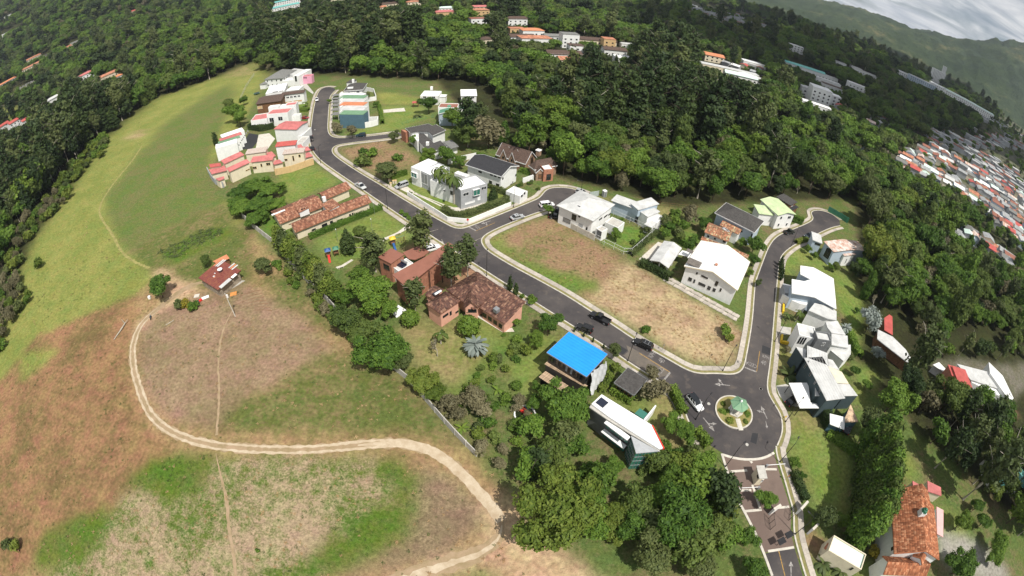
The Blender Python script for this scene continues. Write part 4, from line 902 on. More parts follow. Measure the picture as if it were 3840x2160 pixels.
    for sy in (-1,1):
        fx = 2.24*k if style != 'jeep' else 2.0*k; yy = w2*.66 if style != 'jeep' else w2*.48; zz_ = bz-.30 if style != 'jeep' else bz-.22
        mb = MB(); mb.box(fx-.16,fx+.05,sy*yy-.16,sy*yy+.16,zz_-.07,zz_+.07); mb.build('headlight',WHITEP,root,bevel=.02)
        mb = MB(); mb.box(-2.31*k if style != 'jeep' else -2.03*k,(-2.2 if style != 'jeep' else -1.98)*k,sy*w2*.8-.09,sy*w2*.8+.09,bz-.32,bz-.08); mb.build('tail_light',REDP,root)
        mb = MB(); mb.box(x1*k*.8-.08,x1*k*.8+.08,sy*(w2+.14)-.1,sy*(w2+.14)+.1,bz+.0,bz+.15); mb.build('side_mirror',pm,root,bevel=.03)
    mb = MB(); mb.box(2.2*k if style != 'jeep' else 2.0*k,(2.34 if style != 'jeep' else 2.14)*k,-w2*.8,w2*.8,.38,.58); mb.build('bumper',BLACKM if style in ('jeep','pickup') else pm,root,bevel=.04)
    mb = MB(); mb.box((-2.34 if style != 'jeep' else -2.12)*k,(-2.2 if style != 'jeep' else -1.98)*k,-w2*.8,w2*.8,.40,.58); mb.build('bumper',BLACKM,root,bevel=.04)
    return root
# ================================================================== lamps and other street furniture
def lamp(label,p_base,p_arm,h=7.0,group='black street lamps along the kerbs'):
    b = G(p_base); a = G(p_arm)-b; a.z = 0
    if a.length < .01: a = Vector((1,0,0))
    a.normalize(); root = empty('street_lamp',b,math.atan2(a.y,a.x),label,'street lamp',group)
    mb = MB(); mb.cyl((0,0),.16,.14,0,.5,10); mb.tube([(0,0,.45),(0,0,h)],[.085,.055],8); mb.build('pole',BLACKM,root)
    mb = MB(); mb.tube([(0,0,h-.05),(.35,0,h+.10),(1.25,0,h+.16)],[.045,.04,.035],6); mb.build('arm',BLACKM,root)
    mb = MB(); mb.box(1.2,1.85,-.14,.14,h+.10,h+.22); hd = mb.build('lamp_head',BLACKM,root,bevel=.05)
    mb = MB(); mb.box(1.32,1.8,-.1,.1,h+.075,h+.105); mb.build('diffuser',WHITEP,hd)
    return root
def wall_run(name,label,pts,h,th,mat,cat='wall',step=2.6,panels=True,cap=None,z0=-.2,group=None):
    """a boundary wall: posts and panels are parts of their own"""
    p = [G(q).to_2d() for q in pts]; root = empty(name,(p[0].x,p[0].y,0),0,label,cat,group); o = p[0]
    if not panels:
        for a,c in zip(p[:-1],p[1:]):
            t = (c-a).normalized(); nn = Vector((-t.y,t.x))*th/2; mb = MB(); mb.prism([tuple(a-nn-o),tuple(c-nn-o),tuple(c+nn-o),tuple(a+nn-o)],z0,h); w_ = mb.build('panel',mat,root)
            if cap: mb = MB(); nn2 = nn*1.25; mb.prism([tuple(a-nn2-o),tuple(c-nn2-o),tuple(c+nn2-o),tuple(a+nn2-o)],h,h+.07); mb.build('coping',cap,w_)
        return root
    q = resample(p,step)
    for i,(a,c) in enumerate(zip(q[:-1],q[1:])):
        if (c-a).length < .2: continue
        t = (c-a).normalized(); nn = Vector((-t.y,t.x))*th/2; a2,c2 = a+t*.1,c-t*.1
        mb = MB(); mb.prism([tuple(a2-nn-o),tuple(c2-nn-o),tuple(c2+nn-o),tuple(a2+nn-o)],z0,h+random.uniform(-.06,.02)); mb.build('panel',mat,root)
        mb = MB(); mb.box(a.x-o.x-.12,a.x-o.x+.12,a.y-o.y-.12,a.y-o.y+.12,z0,h+.1); mb.build('post',mat,root)
    return root
def mesh_fence(name,label,pts,h,mat,post_step=2.6,rails=(.5,.98),cat='fence',angled=False,group=None):
    p = [G(q).to_2d() for q in pts]; root = empty(name,(p[0].x,p[0].y,0),0,label,cat,group); o = p[0]; q = resample(p,post_step)
    for a in q:
        mb = MB(); b_ = Vector((a.x-o.x,a.y-o.y,0)); mb.tube([b_,b_+Vector((0,0,h))],.05,6)
        if angled: mb.tube([b_+Vector((0,0,h)),b_+Vector((.3,-.15,h+.4))],.035,5)
        mb.build('post',mat,root)
    for r in rails:
        mb = MB()
        for a,c in zip(q[:-1],q[1:]): mb.tube([(a.x-o.x,a.y-o.y,h*r),(c.x-o.x,c.y-o.y,h*r)],.035,5)
        mb.build('rail',mat,root)
    mb = MB()
    for a,c in zip(q[:-1],q[1:]):
        n_ = 6
        for j in range(1,n_): mb.tube([(*((a+(c-a)*j/n_)-o),.05),(*((a+(c-a)*j/n_)-o),h*rails[-1])],.008,3,cap=False)
    mb.build('wire_mesh',mat,root)['kind'] = 'stuff'
    return root
# ================================================================== houses of the estate
BALLAST = surf('ballast_roof',(.50,.47,.43),.9,.3,3.0,col2=(.36,.22,.16),bump=.4)
SOLAR = glass('solar_glass',(.01,.014,.03),.12)
# --- long terracotta bungalow
h = House('bungalow','long low bungalow with two parallel terracotta tile wings beside the playground park')
b0 = h.block(t11,(395,890),(1160,585),(1045,530),3.0,'gx',1.5,TILE,CREAM,cover='tile',ov=.6)
for w_ in [(660,790,720,842),(742,768,780,830),(820,745,876,792),(935,700,956,728),(963,690,982,716),(560,850,600,870)]: h.at(t11,*w_,blk=0,fm=FRAMED)
h.block(t11,(240,805),(690,625),(560,520),3.1,'gx',1.6,TILE,CREAM,cover='tile',ov=.6)
h.block(t11,(690,562),(955,447),(868,395),3.1,'gx',1.4,TILE,CREAM,cover='tile',ov=.6)
h.block(t11,(655,610),(730,672),(850,612),4.6,'sh+y',.5,TILE,WHITE,z0=2.6,cover='tile',ov=.25)
h.block(t11,(362,602),(432,690),(542,640),4.5,'sh+y',.5,TILE,WHITE,z0=2.6,cover='tile',ov=.25)
for x in (455,480,510): h.at(t11,x,648-(x-455)*.3,x+14,664-(x-455)*.3,blk=-1,fm=FRAMED)
h.box('chimney',t11,688,575,4.4,1.0,1.0,1.5,WHITE,h.yaw()); h.box('skylight',t11,225,690,4.6,4.5,.8,.12,WHITEP,h.yaw())
# --- brick-red modern house
h = House('brick_house','brick house with flat brick-red sheet roofs and a solar water heater between its wings')
h.block(Zf,(40,168),(150,225),(283,155),6.0,'slab',0,R_BRICKRED,BRICKW,ov=.15)
h.at(Zf,85,218,140,285,fm=FRAMED)
h.block(Zf,(155,243),(214,288),(335,215),4.3,'flat',0,R_WHITEG,WHITE)
L1 = [(160,320),(440,168),(640,40),(702,76),(590,178),(395,332),(262,408)]; L2 = [(190,322),(450,182),(640,55),(688,80),(583,180),(392,325),(264,398)]
h.poly('wall',Zf,L2,6.25,0,BRICKW); h.poly('roof',Zf,L1,6.5,6.27,R_BRICKRED)
h.poly('carport_roof',Zf,[(250,130),(390,70),(478,120),(432,158),(355,190),(300,182)],3.2,3.0,R_BRICKRED)
for px in ((475,282),(580,212)):
    c = G(Zf(*px),6.2)-h.o; mb = MB(); d_ = Vector((-c.x-h.o.x,-c.y-h.o.y,0)).normalized()*.12; mb.tube([c+d_,Vector((c.x,c.y,0))+d_],.12,6); mb.build('downpipe',BLACKM,h.root)
sh = h.box('water_heater',Zf,235,232,4.3,2.6,1.6,.12,SOLAR,h.yaw()); mb = MB(); mb.tube([(-1.2,.9,.5),(1.2,.9,.5)],.26,10); mb.build('tank',GREYM,sh)
# --- hacienda
h = House('hacienda','rambling salmon-walled house with dark terracotta roofs around a lawn')
h.block(Zf,(620,445),(885,292),(1138,437),3.5,'hip',2.3,TILED,PINKW,cover='tile',ov=.5)
h.block(Zf,(905,600),(1120,740),(1348,577),3.4,'sh+y',2.0,TILED,PINKW,cover='tile',ov=.5)
for k in range(4): h.at(Zf,935+k*45,640+k*30,965+k*45,690+k*30,fm=FRAMED)
h.block(Zf,(448,568),(572,656),(770,560),4.4,'hip',1.5,TILED,PINKW,cover='tile',ov=.35)
for w_ in [(592,640,640,690),(650,625,668,668),(700,620,728,650)]: h.at(Zf,*w_,fm=FRAMED)
h.block(Zf,(437,492),(512,527),(650,466),4.7,'gx',.8,TILED,PINKW,cover='tile',ov=.3); h.at(Zf,446,525,470,560,fm=FRAMED)
h.block(Zf,(770,607),(905,607),(975,500),3.6,'gy',1.9,TILED,PINKW,cover='tile',ov=.4); h.at(Zf,808,612,882,640,fm=FRAMED)
h.box('roof_vent',Zf,1050,632,4.4,1.1,1.1,.9,GREYM,h.yaw(1)); hb = h.box('water_heater',Zf,540,475,5.6,1.8,1.0,.1,SOLAR,h.yaw()); mb = MB(); mb.tube([(-.9,.5,.45),(.9,.5,.45)],.25,10); mb.build('tank',WHITEP,hb)
# --- blue roofed house
h = House('blue_roofed_house','tall glazed house with a plain bright blue roof and tarpaulin on one side','house')
h.block(Zg,(160,232),(500,440),(700,258),6.4,'slab',0,R_BLUE,FRAMED,ov=.35,cover='rib',thick=.22,fascia=GREYM)
for k in range(8):
    x = 190+k*41; y = 262+k*25.2; h.at(Zg,x,y,x+33,y+62,fm=BLACKM,pm=GREYW if k in (3,4) else GLASS)
def planks(h,win,q4,z,n,mat):
    P4 = [G(win(*p),z) for p in q4]; h._root(P4[0])
    rf = empty('plank_roof'); rf.parent = h.root
    for k in range(n):
        f0,f1 = k/n+.003,(k+1)/n-.003; q = [P4[0].lerp(P4[3],f0),P4[1].lerp(P4[2],f0),P4[1].lerp(P4[2],f1),P4[0].lerp(P4[3],f1)]; c = sum(q,Vector((0,0,0)))/4
        mb = MB(); mb.prism([tuple((v-c).to_2d()) for v in q],-.07,random.uniform(0,.02)); o = mb.build('plank',mat,h.root); o.location = c-h.o
    bpy.data.objects.remove(rf)
planks(h,Zg,[(140,330),(165,305),(510,515),(490,530)],3.4,34,PLANK)
planks(h,Zg,[(92,440),(150,390),(345,515),(275,562)],2.4,26,PLANK)
h.poly('terrace_wall',Zg,[(150,345),(168,318),(495,515),(480,530)],3.1,0,FRAMED); h.poly('terrace_wall',Zg,[(110,440),(150,402),(335,517),(280,550)],2.2,0,DARKIN)
ta,tb_,tc_,td_ = G(Zg(528,402),6.2),G(Zg(668,298),6.2),G(Zg(655,425),.6),G(Zg(537,592),.6)
V = []; F_t = []; nn_ = 16
for i in range(nn_+1):
    for j in range(nn_+1):
        p = ta.lerp(tb_,i/nn_).lerp(td_.lerp(tc_,i/nn_),j/nn_); V.append(tuple(p-h.o+Vector((.18*math.sin(i*1.1+j*.4)+random.uniform(-.06,.06)+.15,-.15+.12*math.cos(i*1.7-j*.7),random.uniform(-.05,.05)))))
for i in range(nn_):
    for j in range(nn_): a = i*(nn_+1)+j; F_t.append((a,a+1,a+nn_+2,a+nn_+1))
o = bpy.data.objects.new('tarpaulin',np_mesh('tarpaulin',V,F_t,surf('grey_white_tarp',(.58,.59,.60),.45,.1,.6),smooth=True)); COL.objects.link(o); o.parent = h.root
# --- white modern house with glass prow
h = House('modern_house','long white flat-roofed house ending in a pointed green glass prow among trees')
RP = [(178,214),(265,133),(693,395),(788,592),(756,600),(322,322)]
h.poly('wall',Zh,[(185,222),(268,146),(683,398),(772,585),(750,592),(322,332)],6.2,0,DGREY); h.poly('roof',Zh,RP,6.6,6.25,R_WHITE)
h.poly('gutter',Zh,[(160,243),(176,216),(320,325),(754,603),(762,622),(520,477),(308,345)],6.2,5.95,CONC)
h.poly('prow_roof',Zh,[(515,487),(752,618),(558,636)],6.1,5.9,GREYW)
pw = h.poly('glass_prow',Zh,[(523,494),(748,619),(560,630)],5.9,0,GLASSG)
tri = [G(Zh(*p),5.9)-h.o for p in ((523,494),(748,619),(560,630))]
for i in range(3):
    a,c = tri[i],tri[(i+1) % 3]; out = ((a+c)/2-sum(tri,Vector((0,0,0)))/3); out.z = 0; out.normalize()
    for k in range(1,7):
        q = a.lerp(c,k/7)+out*.05; mb = MB(); mb.tube([(q.x,q.y,0),(q.x,q.y,5.9)],.045,4); mb.build('mullion',GREYM,pw)
    for zz_ in (1.5,3.0,4.4): mb = MB(); mb.tube([(*(a+out*.05).to_2d(),zz_),(*(c+out*.05).to_2d(),zz_)],.05,4); mb.build('transom',GREYM,pw)
fa,fb = G(Zh(322,332),6.2)-h.o,G(Zh(520,480),6.2)-h.o; fo = (fb-fa).cross(Vector((0,0,1))).normalized()
if fo.dot(-h.o) < 0: fo = -fo
for fl in range(2):
    for k in range(5):
        a = fa.lerp(fb,k/5+.02)+fo*.06; c = fa.lerp(fb,(k+1)/5-.02)+fo*.06; z0_ = .4+fl*2.9; mb = MB(); mb.add([(a.x,a.y,z0_),(c.x,c.y,z0_),(c.x,c.y,z0_+2.1),(a.x,a.y,z0_+2.1)],[(0,1,2,3)]); mb.build('pane',GLASSG,h.root)
    a,c = fa+fo*.1,fb+fo*.1; mb = MB(); z0_ = 2.75+fl*2.9; mb.prism([tuple(a.to_2d()),tuple(c.to_2d()),tuple((c+fo*1.0).to_2d()),tuple((a+fo*1.0).to_2d())],z0_-.1,z0_+.05); mb.build('balcony',WHITE,h.root)
h.box('skylight',Zh,267,206,6.6,1.7,1.7,.12,SOLAR,math.atan2((fb-fa).y,(fb-fa).x)); h.poly('red_trim',Zh,[(690,396),(702,396),(802,592),(790,596)],6.62,6.1,REDP)
h.poly('fin_wall',Zh,[(622,348),(634,356),(732,232),(722,224)],3.0,0,WHITE); h.poly('glass_canopy',Zh,[(545,296),(590,252),(662,300),(622,345)],2.8,2.7,GLASSG)
# --- dark flat pavilion
h = House('pavilion','square dark flat-roofed pavilion behind a clipped hedge near the roundabout')
h.block(Zg,(735,490),(905,597),(1010,458),3.2,'slab',0,R_DGREY,WOOD,ov=.5,fascia=GREYM)
for k in range(4): h.at(Zg,760+k*35,515+k*22,785+k*35,545+k*22,fm=FRAMED)
# --- white villa with the palms
h = House('white_villa','white cubic villa with a green picture window beside tall palms')
h.block(Zm,(1545,400),(2080,255),(1870,75),6.6,'flat',0,R_WHITE,GREYW)
for w_,pm in [((1592,425,1705,520),GLASS),((1958,305,2062,395),GLASS)]: h.at(Zm,*w_,pm=pm)
h.at(Zm,1780,345,1915,500,pm=GLASSG,proud=.6); h.at(Zm,1630,590,1830,690,kind='garage_door',pm=WHITEP); h.at(Zm,1880,510,1940,600,kind='door',pm=WHITEP)
h.block(Zm,(925,185),(1535,392),(1700,270),5.6,'flat',0,R_WHITE,WHITE)
h.at(Zm,1185,385,1240,415); h.at(Zm,1335,400,1385,490,kind='door',fm=FRAMED)
h.block(Zc,(245,988),(380,1040),(690,930),6.4,'flat',0,R_WHITE,WHITE)
h.block(Zc,(380,1042),(545,1120),(800,985),6.0,'flat',0,R_WHITE,GREYW)
h.at(Zc,262,1052,352,1160,blk=2,pm=GLASSG,proud=.5); h.at(Zc,395,1065,500,1270,blk=3,pm=GREYM); h.block(Zc,(900,1080),(1080,1140),(1080,1090),5.8,'flat',0,R_WHITE,WHITE)
# --- black-roofed white house
h = House('black_roofed_house','two-storey white house with a black gable roof and white eaves')
h.block(Zc,(1065,955),(1612,1138),(1975,1005),5.8,'gx',1.8,R_BLACK,WHITE,ov=.6,fascia=WHITEP)
for w_ in [(1265,1042,1315,1085),(1440,1102,1480,1118),(1500,1120,1535,1136),(1560,1140,1600,1156),(1530,1235,1580,1295),(1425,1190,1470,1255),(1622,1145,1642,1185),(1818,1092,1836,1132),(1742,1238,1766,1298),(1776,1206,1786,1256)]: h.at(Zc,*w_,fm=FRAMED)
h.block(Zc,(1680,1352),(1890,1432),(1980,1345),3.0,'flat',0,R_WHITE,WHITE)
for k in range(2): h.at(Zc,1900+k*42,1395-k*40,1936+k*40,1460-k*40,kind='garage_door',pm=DARKIN)
# --- brown gabled house
h = House('gabled_house','brown stone house with steep brown gables and a white terrace at the street end')
h.block(Zc,(1525,805),(1975,950),(2140,845),3.3,'gx',3.6,R_BROWN,STONEW,ov=.4,fascia=WHITEP)
for a_,b_,c_ in [((1585,835),(1690,866),(1760,815)),((1715,880),(1815,912),(1885,862))]: h.block(Zc,a_,b_,c_,3.4,'gy',3.2,R_BROWN,STONEW,ov=.2,fascia=WHITEP); h.at(Zc,(a_[0]+b_[0])/2-12,a_[1]-8,(a_[0]+b_[0])/2+14,a_[1]+32,fm=FRAMED)
h.block(Zc,(2020,968),(2108,1036),(2420,938),3.6,'hip',2.6,R_BROWN,STONEW,ov=.3,fascia=WHITEP)
h.block(Zc,(2130,1082),(2262,1078),(2245,1000),3.1,'gy',1.6,R_BROWN,STONEW,ov=.2,fascia=WHITEP); h.at(Zc,2165,1100,2225,1165,kind='door',fm=FRAMED,pm=WOOD)
h.block(Zc,(2255,1032),(2402,1020),(2330,935),4.6,'flat',0,R_WHITE,BRICKW); h.at(Zc,2285,1095,2362,1190,fm=FRAMED)
ch = h.box('chimney',Zc,2168,815,6.4,1.4,1.4,1.9,STONEW,h.yaw()); mb = MB(); mb.box(-.85,.85,-.85,.85,1.9,2.15); mb.build('chimney_cap',WHITEP,ch)
# --- white hip house
h = House('hip_roofed_house','white two-storey house with a pale hip roof beside the bare brown lot')
h.block(Zd,(80,212),(500,393),(802,222),6.0,'hip',2.0,R_WHITEG,WHITE,ov=.7,cover='rib')
for w_ in [(252,305,310,390),(412,457,437,510),(330,332,352,345),(565,352,600,378),(620,325,660,345),(670,300,705,320)]: h.at(Zd,*w_,fm=FRAMED)
h.at(Zd,155,345,242,425,kind='garage_door',fm=FRAMED,pm=GREYM); h.at(Zd,322,408,386,505,kind='door',pm=GREYW)
h.block(Zd,(635,402),(782,468),(856,406),3.1,'flat',0,CONC,WHITE); h.block(Zd,(530,470),(600,512),(668,482),3.2,'flat',0,CONC,WHITE); h.at(Zd,535,490,595,590,kind='door',fm=FRAMED,pm=DGREY)
h.box('skylight',Zd,340,222,6.9,.9,.6,.1,SOLAR,h.yaw())
# --- butterfly shed-roof house
h = House('shed_roofed_house','white house with tilted pale sheet roofs at odd angles below the forest edge')
h.block(Zd,(700,156),(1010,268),(1070,195),4.6,'slab',0,R_WHITEG,BLUEG,ov=.5,cover='rib'); h.block(Zd,(922,188),(1012,266),(1175,134),5.6,'sh+y',.9,R_WHITEG,BLUEG,ov=.3,cover='rib',z0=3.0)
h.block(Zd,(1014,272),(1120,346),(1227,260),4.6,'sh+y',.6,R_WHITEG,WHITE,ov=.3,cover='rib'); h.block(Zd,(1140,372),(1222,412),(1300,338),3.0,'flat',0,R_WHITE,WHITE); h.block(Zd,(1078,427),(1165,466),(1222,412),2.8,'slab',0,R_WHITEG,WHITE,ov=.2)
for w_ in [(990,385,1030,420),(860,355,895,375)]: h.at(Zd,*w_,blk=0,fm=FRAMED)
h.at(Zd,1170,470,1205,520,fm=FRAMED)
# --- dark hip house, old tile cottage
h = House('dark_hip_house','blue-grey house under a dark grey hip roof by the right-hand street')
h.block(t21,(2040,692),(2440,892),(2548,782),5.4,'hip',2.1,R_DGREY,BLUEG,ov=.6,fascia=WHITEP); h.at(t21,2288,862,2322,892,fm=FRAMED); h.at(t21,2395,905,2420,960,kind='door',fm=FRAMED)
h = House('tiled_cottage','low cottage with mossy old terracotta roofs behind the big white gable house')
h.block(Ze,(730,152),(1000,262),(1085,165),3.8,'gx',.9,TILEM,WHITE,cover='tile',ov=.4); h.block(Ze,(905,74),(1120,180),(1165,125),3.9,'gx',.8,TILEM,WHITE,cover='tile',ov=.3)
h.block(Ze,(690,235),(1225,452),(1245,420),3.3,'gx',.6,TILEM,WHITE,cover='tile',ov=.3)
for w_ in [(760,185,790,215),(840,215,865,240),(940,245,975,275)]: h.at(Ze,*w_,blk=0,fm=FRAMED)
h.block(Ze,(930,105),(985,150),(1005,128),4.6,'flat',0,R_WHITEG,GREYW,z0=3.5)
# --- big white gable house
h = House('white_gable_house','large white house with a broad white gable roof, roof panels and many dark windows')
h.block(Ze,(503,540),(1110,815),(1245,490),5.6,'gy',2.0,R_WHITE,WHITE,ov=.45,cover='rib',fascia=CREAM)
for w_ in [(545,662,596,716),(606,690,630,732),(636,606,660,636),(695,638,776,688),(662,718,748,780),(846,706,896,770),(762,762,810,815),(822,786,866,835),(905,790,930,830)]: h.at(Ze,*w_,fm=FRAMED)
h.poly('annex_wall',Ze,[(560,430),(690,270),(895,305),(865,385),(900,400),(795,470)],4.9,0,WHITE); h.poly('annex_roof',Ze,[(540,440),(690,256),(905,296),(872,380),(935,395),(800,476)],5.15,4.92,R_WHITE)
h.poly('canopy',Ze,[(437,405),(480,360),(600,384),(560,432)],3.4,3.25,R_WHITE)
yw = h.yaw(); h.box('roof_panel',Ze,710,432,5.2,9.5,1.5,.1,surf('dull_glass_panel',(.16,.14,.12),.3,.2,2),yw); h.box('roof_panel',Ze,637,512,6.5,4.6,3.0,.1,surf('dull_glass_panel',(.16,.14,.12),.3,.2,2),yw)
h.box('skylight',Ze,855,412,5.3,1.6,1.6,.12,SOLAR,yw); h.box('chimney',Ze,858,552,6.9,.7,.9,1.0,BRICKW,yw)
# --- gabled carport
h = House('carport','open carport with a white ribbed gable roof beside a concrete drive','carport')
b_ = h.block(Ze,(110,470),(325,562),(520,352),2.9,'gy',.8,R_WHITEG,WHITE,ov=.3,cover='rib',walls=False)
fr = b_['fr']
for x in (.5,fr.L/2,fr.L-.5):
    for y in (.5,fr.W/2,fr.W-.5):
        if x == fr.L/2 and y == fr.W/2: continue
        p = h.P(fr.w(x,y)); mb = MB(); mb.box(p.x-.15,p.x+.15,p.y-.15,p.y+.15,0,b_['zr'](x,y)-.1); mb.build('post',CONC,h.root)
mb = MB(); a,c = h.P(fr.w(1.2,fr.W-.9)),h.P(fr.w(fr.L-1.2,fr.W-.9)); t = (c-a).normalized(); nn_ = Vector((-t.y,t.x,0))*.1; mb.prism([tuple((a-nn_).to_2d()),tuple((c-nn_).to_2d()),tuple((c+nn_).to_2d()),tuple((a+nn_).to_2d())],0,2.7); mb.build('back_wall',DGREY,h.root)
# --- right-hand street
h = House('pale_green_roofed_house','white house with pale green sheet roofs by the right-hand cul-de-sac')
h.block(S1,(2850,747),(2918,808),(2944,767),5.8,'gx',1.0,R_PALEG,WHITE,ov=.5,cover='rib',auto=4); h.block(t31,(-90,700),(95,722),(140,640),4.6,'sh+y',.6,R_PALEG,WHITE,ov=.4,cover='rib')
h = House('dark_flat_house','low dark house with stepped charcoal roofs beside the right-hand cul-de-sac')
h.block(t31,(80,528),(225,618),(325,600),4.6,'slab',0,R_DGREY,WOOD,ov=.5,auto=3); h.block(t31,(140,605),(240,668),(310,635),3.0,'slab',0,R_BLACK,WOOD,ov=.4)
h = House('rusty_roofed_house','white two-storey house with rust-stained sheet roofs near the end of the street')
h.block(t31,(560,978),(662,1086),(918,992),5.6,'gx',.8,R_RUST,BLUEG,ov=.4,cover='rib'); h.block(t31,(450,965),(548,1002),(640,955),5.0,'slab',0,R_WHITEG,BLUEG,ov=.3); h.block(t31,(715,1068),(770,1126),(872,1094),4.4,'sh+y',.4,R_RUST,WHITE,ov=.3,cover='rib')
for k in range(5): h.at(t31,575+k*11,1062+k*4,583+k*11,1112+k*6,blk=0,fm=FRAMED)
h.at(t31,835,1040,875,1075,blk=0); h.at(t31,470,990,540,1030,blk=1,fm=FRAMED); h.at(t31,770,1150,800,1200,blk=2)
h = House('angular_white_house','large white house with one broad angular blank white roof on the right-hand street')
h.poly('wall',Zi,[(285,275),(400,292),(480,275),(385,205),(385,120),(515,142),(728,262),(760,580),(530,452),(285,408)],5.7,0,BLUEG); h.poly('roof',Zi,[(272,262),(410,286),(486,266),(369,205),(369,108),(520,130),(746,256),(778,601),(530,466),(272,420)],6.0,5.75,R_WHITE)
h.poly('terrace_wall',Zi,[(168,430),(270,480),(462,500),(440,560),(370,545),(275,505)],3.0,0,WHITE); h.poly('gate_wall',Zi,[(170,310),(270,335),(272,430),(195,420)],2.6,0,GREYW)
for k in range(2): h.poly('vent',Zi,[(318,438+k*22),(378,455+k*22),(378,463+k*22),(318,446+k*22)],4.6-k*.7,4.45-k*.7,DARKIN)
h = House('stepped_white_house','white house of stacked flat-roofed boxes with a dark tower box between')
for P_,z_ in [([(410,225),(470,150),(630,190),(690,235),(690,325),(600,308)],5.0),([(580,342),(700,330),(780,470),(640,450),(600,400)],6.0),([(640,460),(800,480),(808,602),(640,572)],5.8),([(600,602),(640,575),(832,570),(834,665),(760,735)],3.8)]:
    h.poly('wall',t32,P_,z_-.25,0,WHITE); h.poly('roof',t32,[(sum(p[0] for p in P_)/len(P_)*.0+p[0],p[1]) for p in P_],z_,z_-.24,R_WHITEG)
h.block(t32,(318,472),(497,516),(490,400),6.2,'flat',0,R_WHITEG,WHITE); h.block(t32,(500,512),(640,536),(656,460),7.4,'flat',0,R_WHITEG,DGREY)
for k in range(3): h.at(t32,302+k*25,495+k*4,330+k*25,555+k*4,blk=0,fm=FRAMED)
for k in range(2): h.at(t32,540+k*18,548,552+k*18,580,blk=1)
h = House('long_roofed_house','long slate-walled house under ribbed white roofs with a bright white carport')
h.block(Zj,(412,248),(668,735),(935,815),6.8,'slab',0,R_WHITEG,SLATE_SHADE,ov=.5,cover='rib'); h.block(Zj,(446,108),(446,245),(678,250),6.8,'slab',0,R_WHITEG,SLATE_SHADE,ov=.4,cover='rib')
for P_,z_,m_ in [([(682,260),(735,272),(815,392),(686,345)],5.2,R_WHITEG),([(660,332),(840,408),(920,541),(772,531)],5.2,CREAM),([(782,541),(925,548),(1022,678),(870,681)],5.0,R_WHITEG),([(318,120),(436,150),(432,242),(405,250)],5.6,R_WHITEG),([(538,530),(625,680),(538,680)],5.0,R_WHITEG)]:
    h.poly('wall',Zj,[(p[0]*.97+sum(q[0] for q in P_)/len(P_)*.03,p[1]*.97+sum(q[1] for q in P_)/len(P_)*.03) for p in P_],z_-.16,0,SLATE_SHADE if m_ is not CREAM else BLUEG); h.poly('roof',Zj,P_,z_,z_-.15,m_)
h.poly('carport_roof',t32,[(210,955),(405,952),(427,1150),(490,1165),(516,1207),(322,1207)],3.3,3.1,R_WHITE)
for px in [(225,965),(330,1195),(400,960),(500,1198)]: c = G(t32(*px),3.1)-h.o; mb = MB(); mb.tube([(c.x,c.y,0),(c.x,c.y,3.1)],.09,6); mb.build('post',BLACKM,h.root)
h.poly('porch_roof',t32,[(622,1262),(775,1300),(768,1425),(625,1370)],3.0,2.85,R_WHITE); h.poly('porch_wall',t32,[(630,1270),(768,1305),(762,1412),(632,1362)],2.8,0,SLATE); h.poly('deck_roof',t32,[(778,1300),(832,1170),(910,1345),(782,1350)],3.6,3.45,PLANK); h.poly('deck_wall',t32,[(785,1300),(830,1185),(900,1340),(788,1343)],3.4,0,SLATE)
for k in range(4): h.at(Zj,420+k*52,300+k*98,455+k*52,350+k*98,blk=0,fm=GREYM)
# --- lower right
h = House('orange_tiled_house','big house with orange terracotta roofs, pink porch slab and green-domed chimney')
h.block(t33,(1268,1228),(1722,1290),(1705,745),6.2,'gy',2.6,TILEO,WHITE,cover='tile',ov=.4); h.block(t33,(1375,785),(1650,800),(1610,592),6.2,'gy',2.4,TILEO,WHITE,cover='tile',ov=.3)
h.block(t33,(1160,1435),(1595,1452),(1592,1275),4.6,'gx',1.6,TILEO,WHITE,cover='tile',ov=.3); h.block(t33,(1455,1250),(1552,1342),(1570,1195),6.6,'gy',1.0,TILEO,WHITE,z0=5.6,cover='tile',ov=.15)
h.block(t33,(1290,600),(1380,605),(1380,510),5.0,'gx',.6,TILEO,WHITE,cover='tile',ov=.2); h.poly('porch_slab',t33,[(1697,750),(1766,786),(1762,1056),(1702,1022)],3.6,3.4,surf('pink_slab',(.72,.42,.40),.7,.06)); h.poly('porch_wall',t33,[(1700,765),(1756,795),(1750,1040),(1705,1015)],3.35,0,WHITE)
for q_ in ([(1455,490),(1592,566),(1600,622),(1460,572)],[(1605,490),(1740,556),(1746,642),(1610,596)]): h.poly('porch_roof',t33,q_,3.2,3.0,R_PINK); h.poly('porch_wall',t33,[(p[0]*.94+1590*.06 if p[0] > 1600 else p[0]*.94+1530*.06,p[1]*.94+560*.06) for p in q_],2.95,0,CREAM)
ch = h.box('chimney',t33,1515,840,8.0,1.3,1.3,1.8,WHITE,h.yaw()); mb = MB(); mb.cyl((0,0),.75,.7,1.8,2.0,12); mb.cyl((0,0),.7,.45,2.0,2.45,12); mb.cyl((0,0),.45,.08,2.45,2.7,12); mb.build('chimney_dome',GREENP,ch,smooth=True)
for w_ in [(1310,690,1340,740),(1240,1150,1262,1200)]: h.at(t33,*w_,blk=0,fm=FRAMED)
h = House('mint_roofed_house','small cream building with a flat mint-white roof and parapet by the entrance road')
h.block(t33,(610,1190),(940,1386),(966,1216),4.2,'flat',0,R_MINT,CREAM); h.at(t33,820,1362,862,1388,fm=FRAMED); h.poly('tiled_lean_to',t33,[(566,1165),(605,1112),(616,1130),(600,1195)],3.0,2.8,TILE)
h = House('warehouse','white and grey warehouse with an attached red brick block below the woods','warehouse')
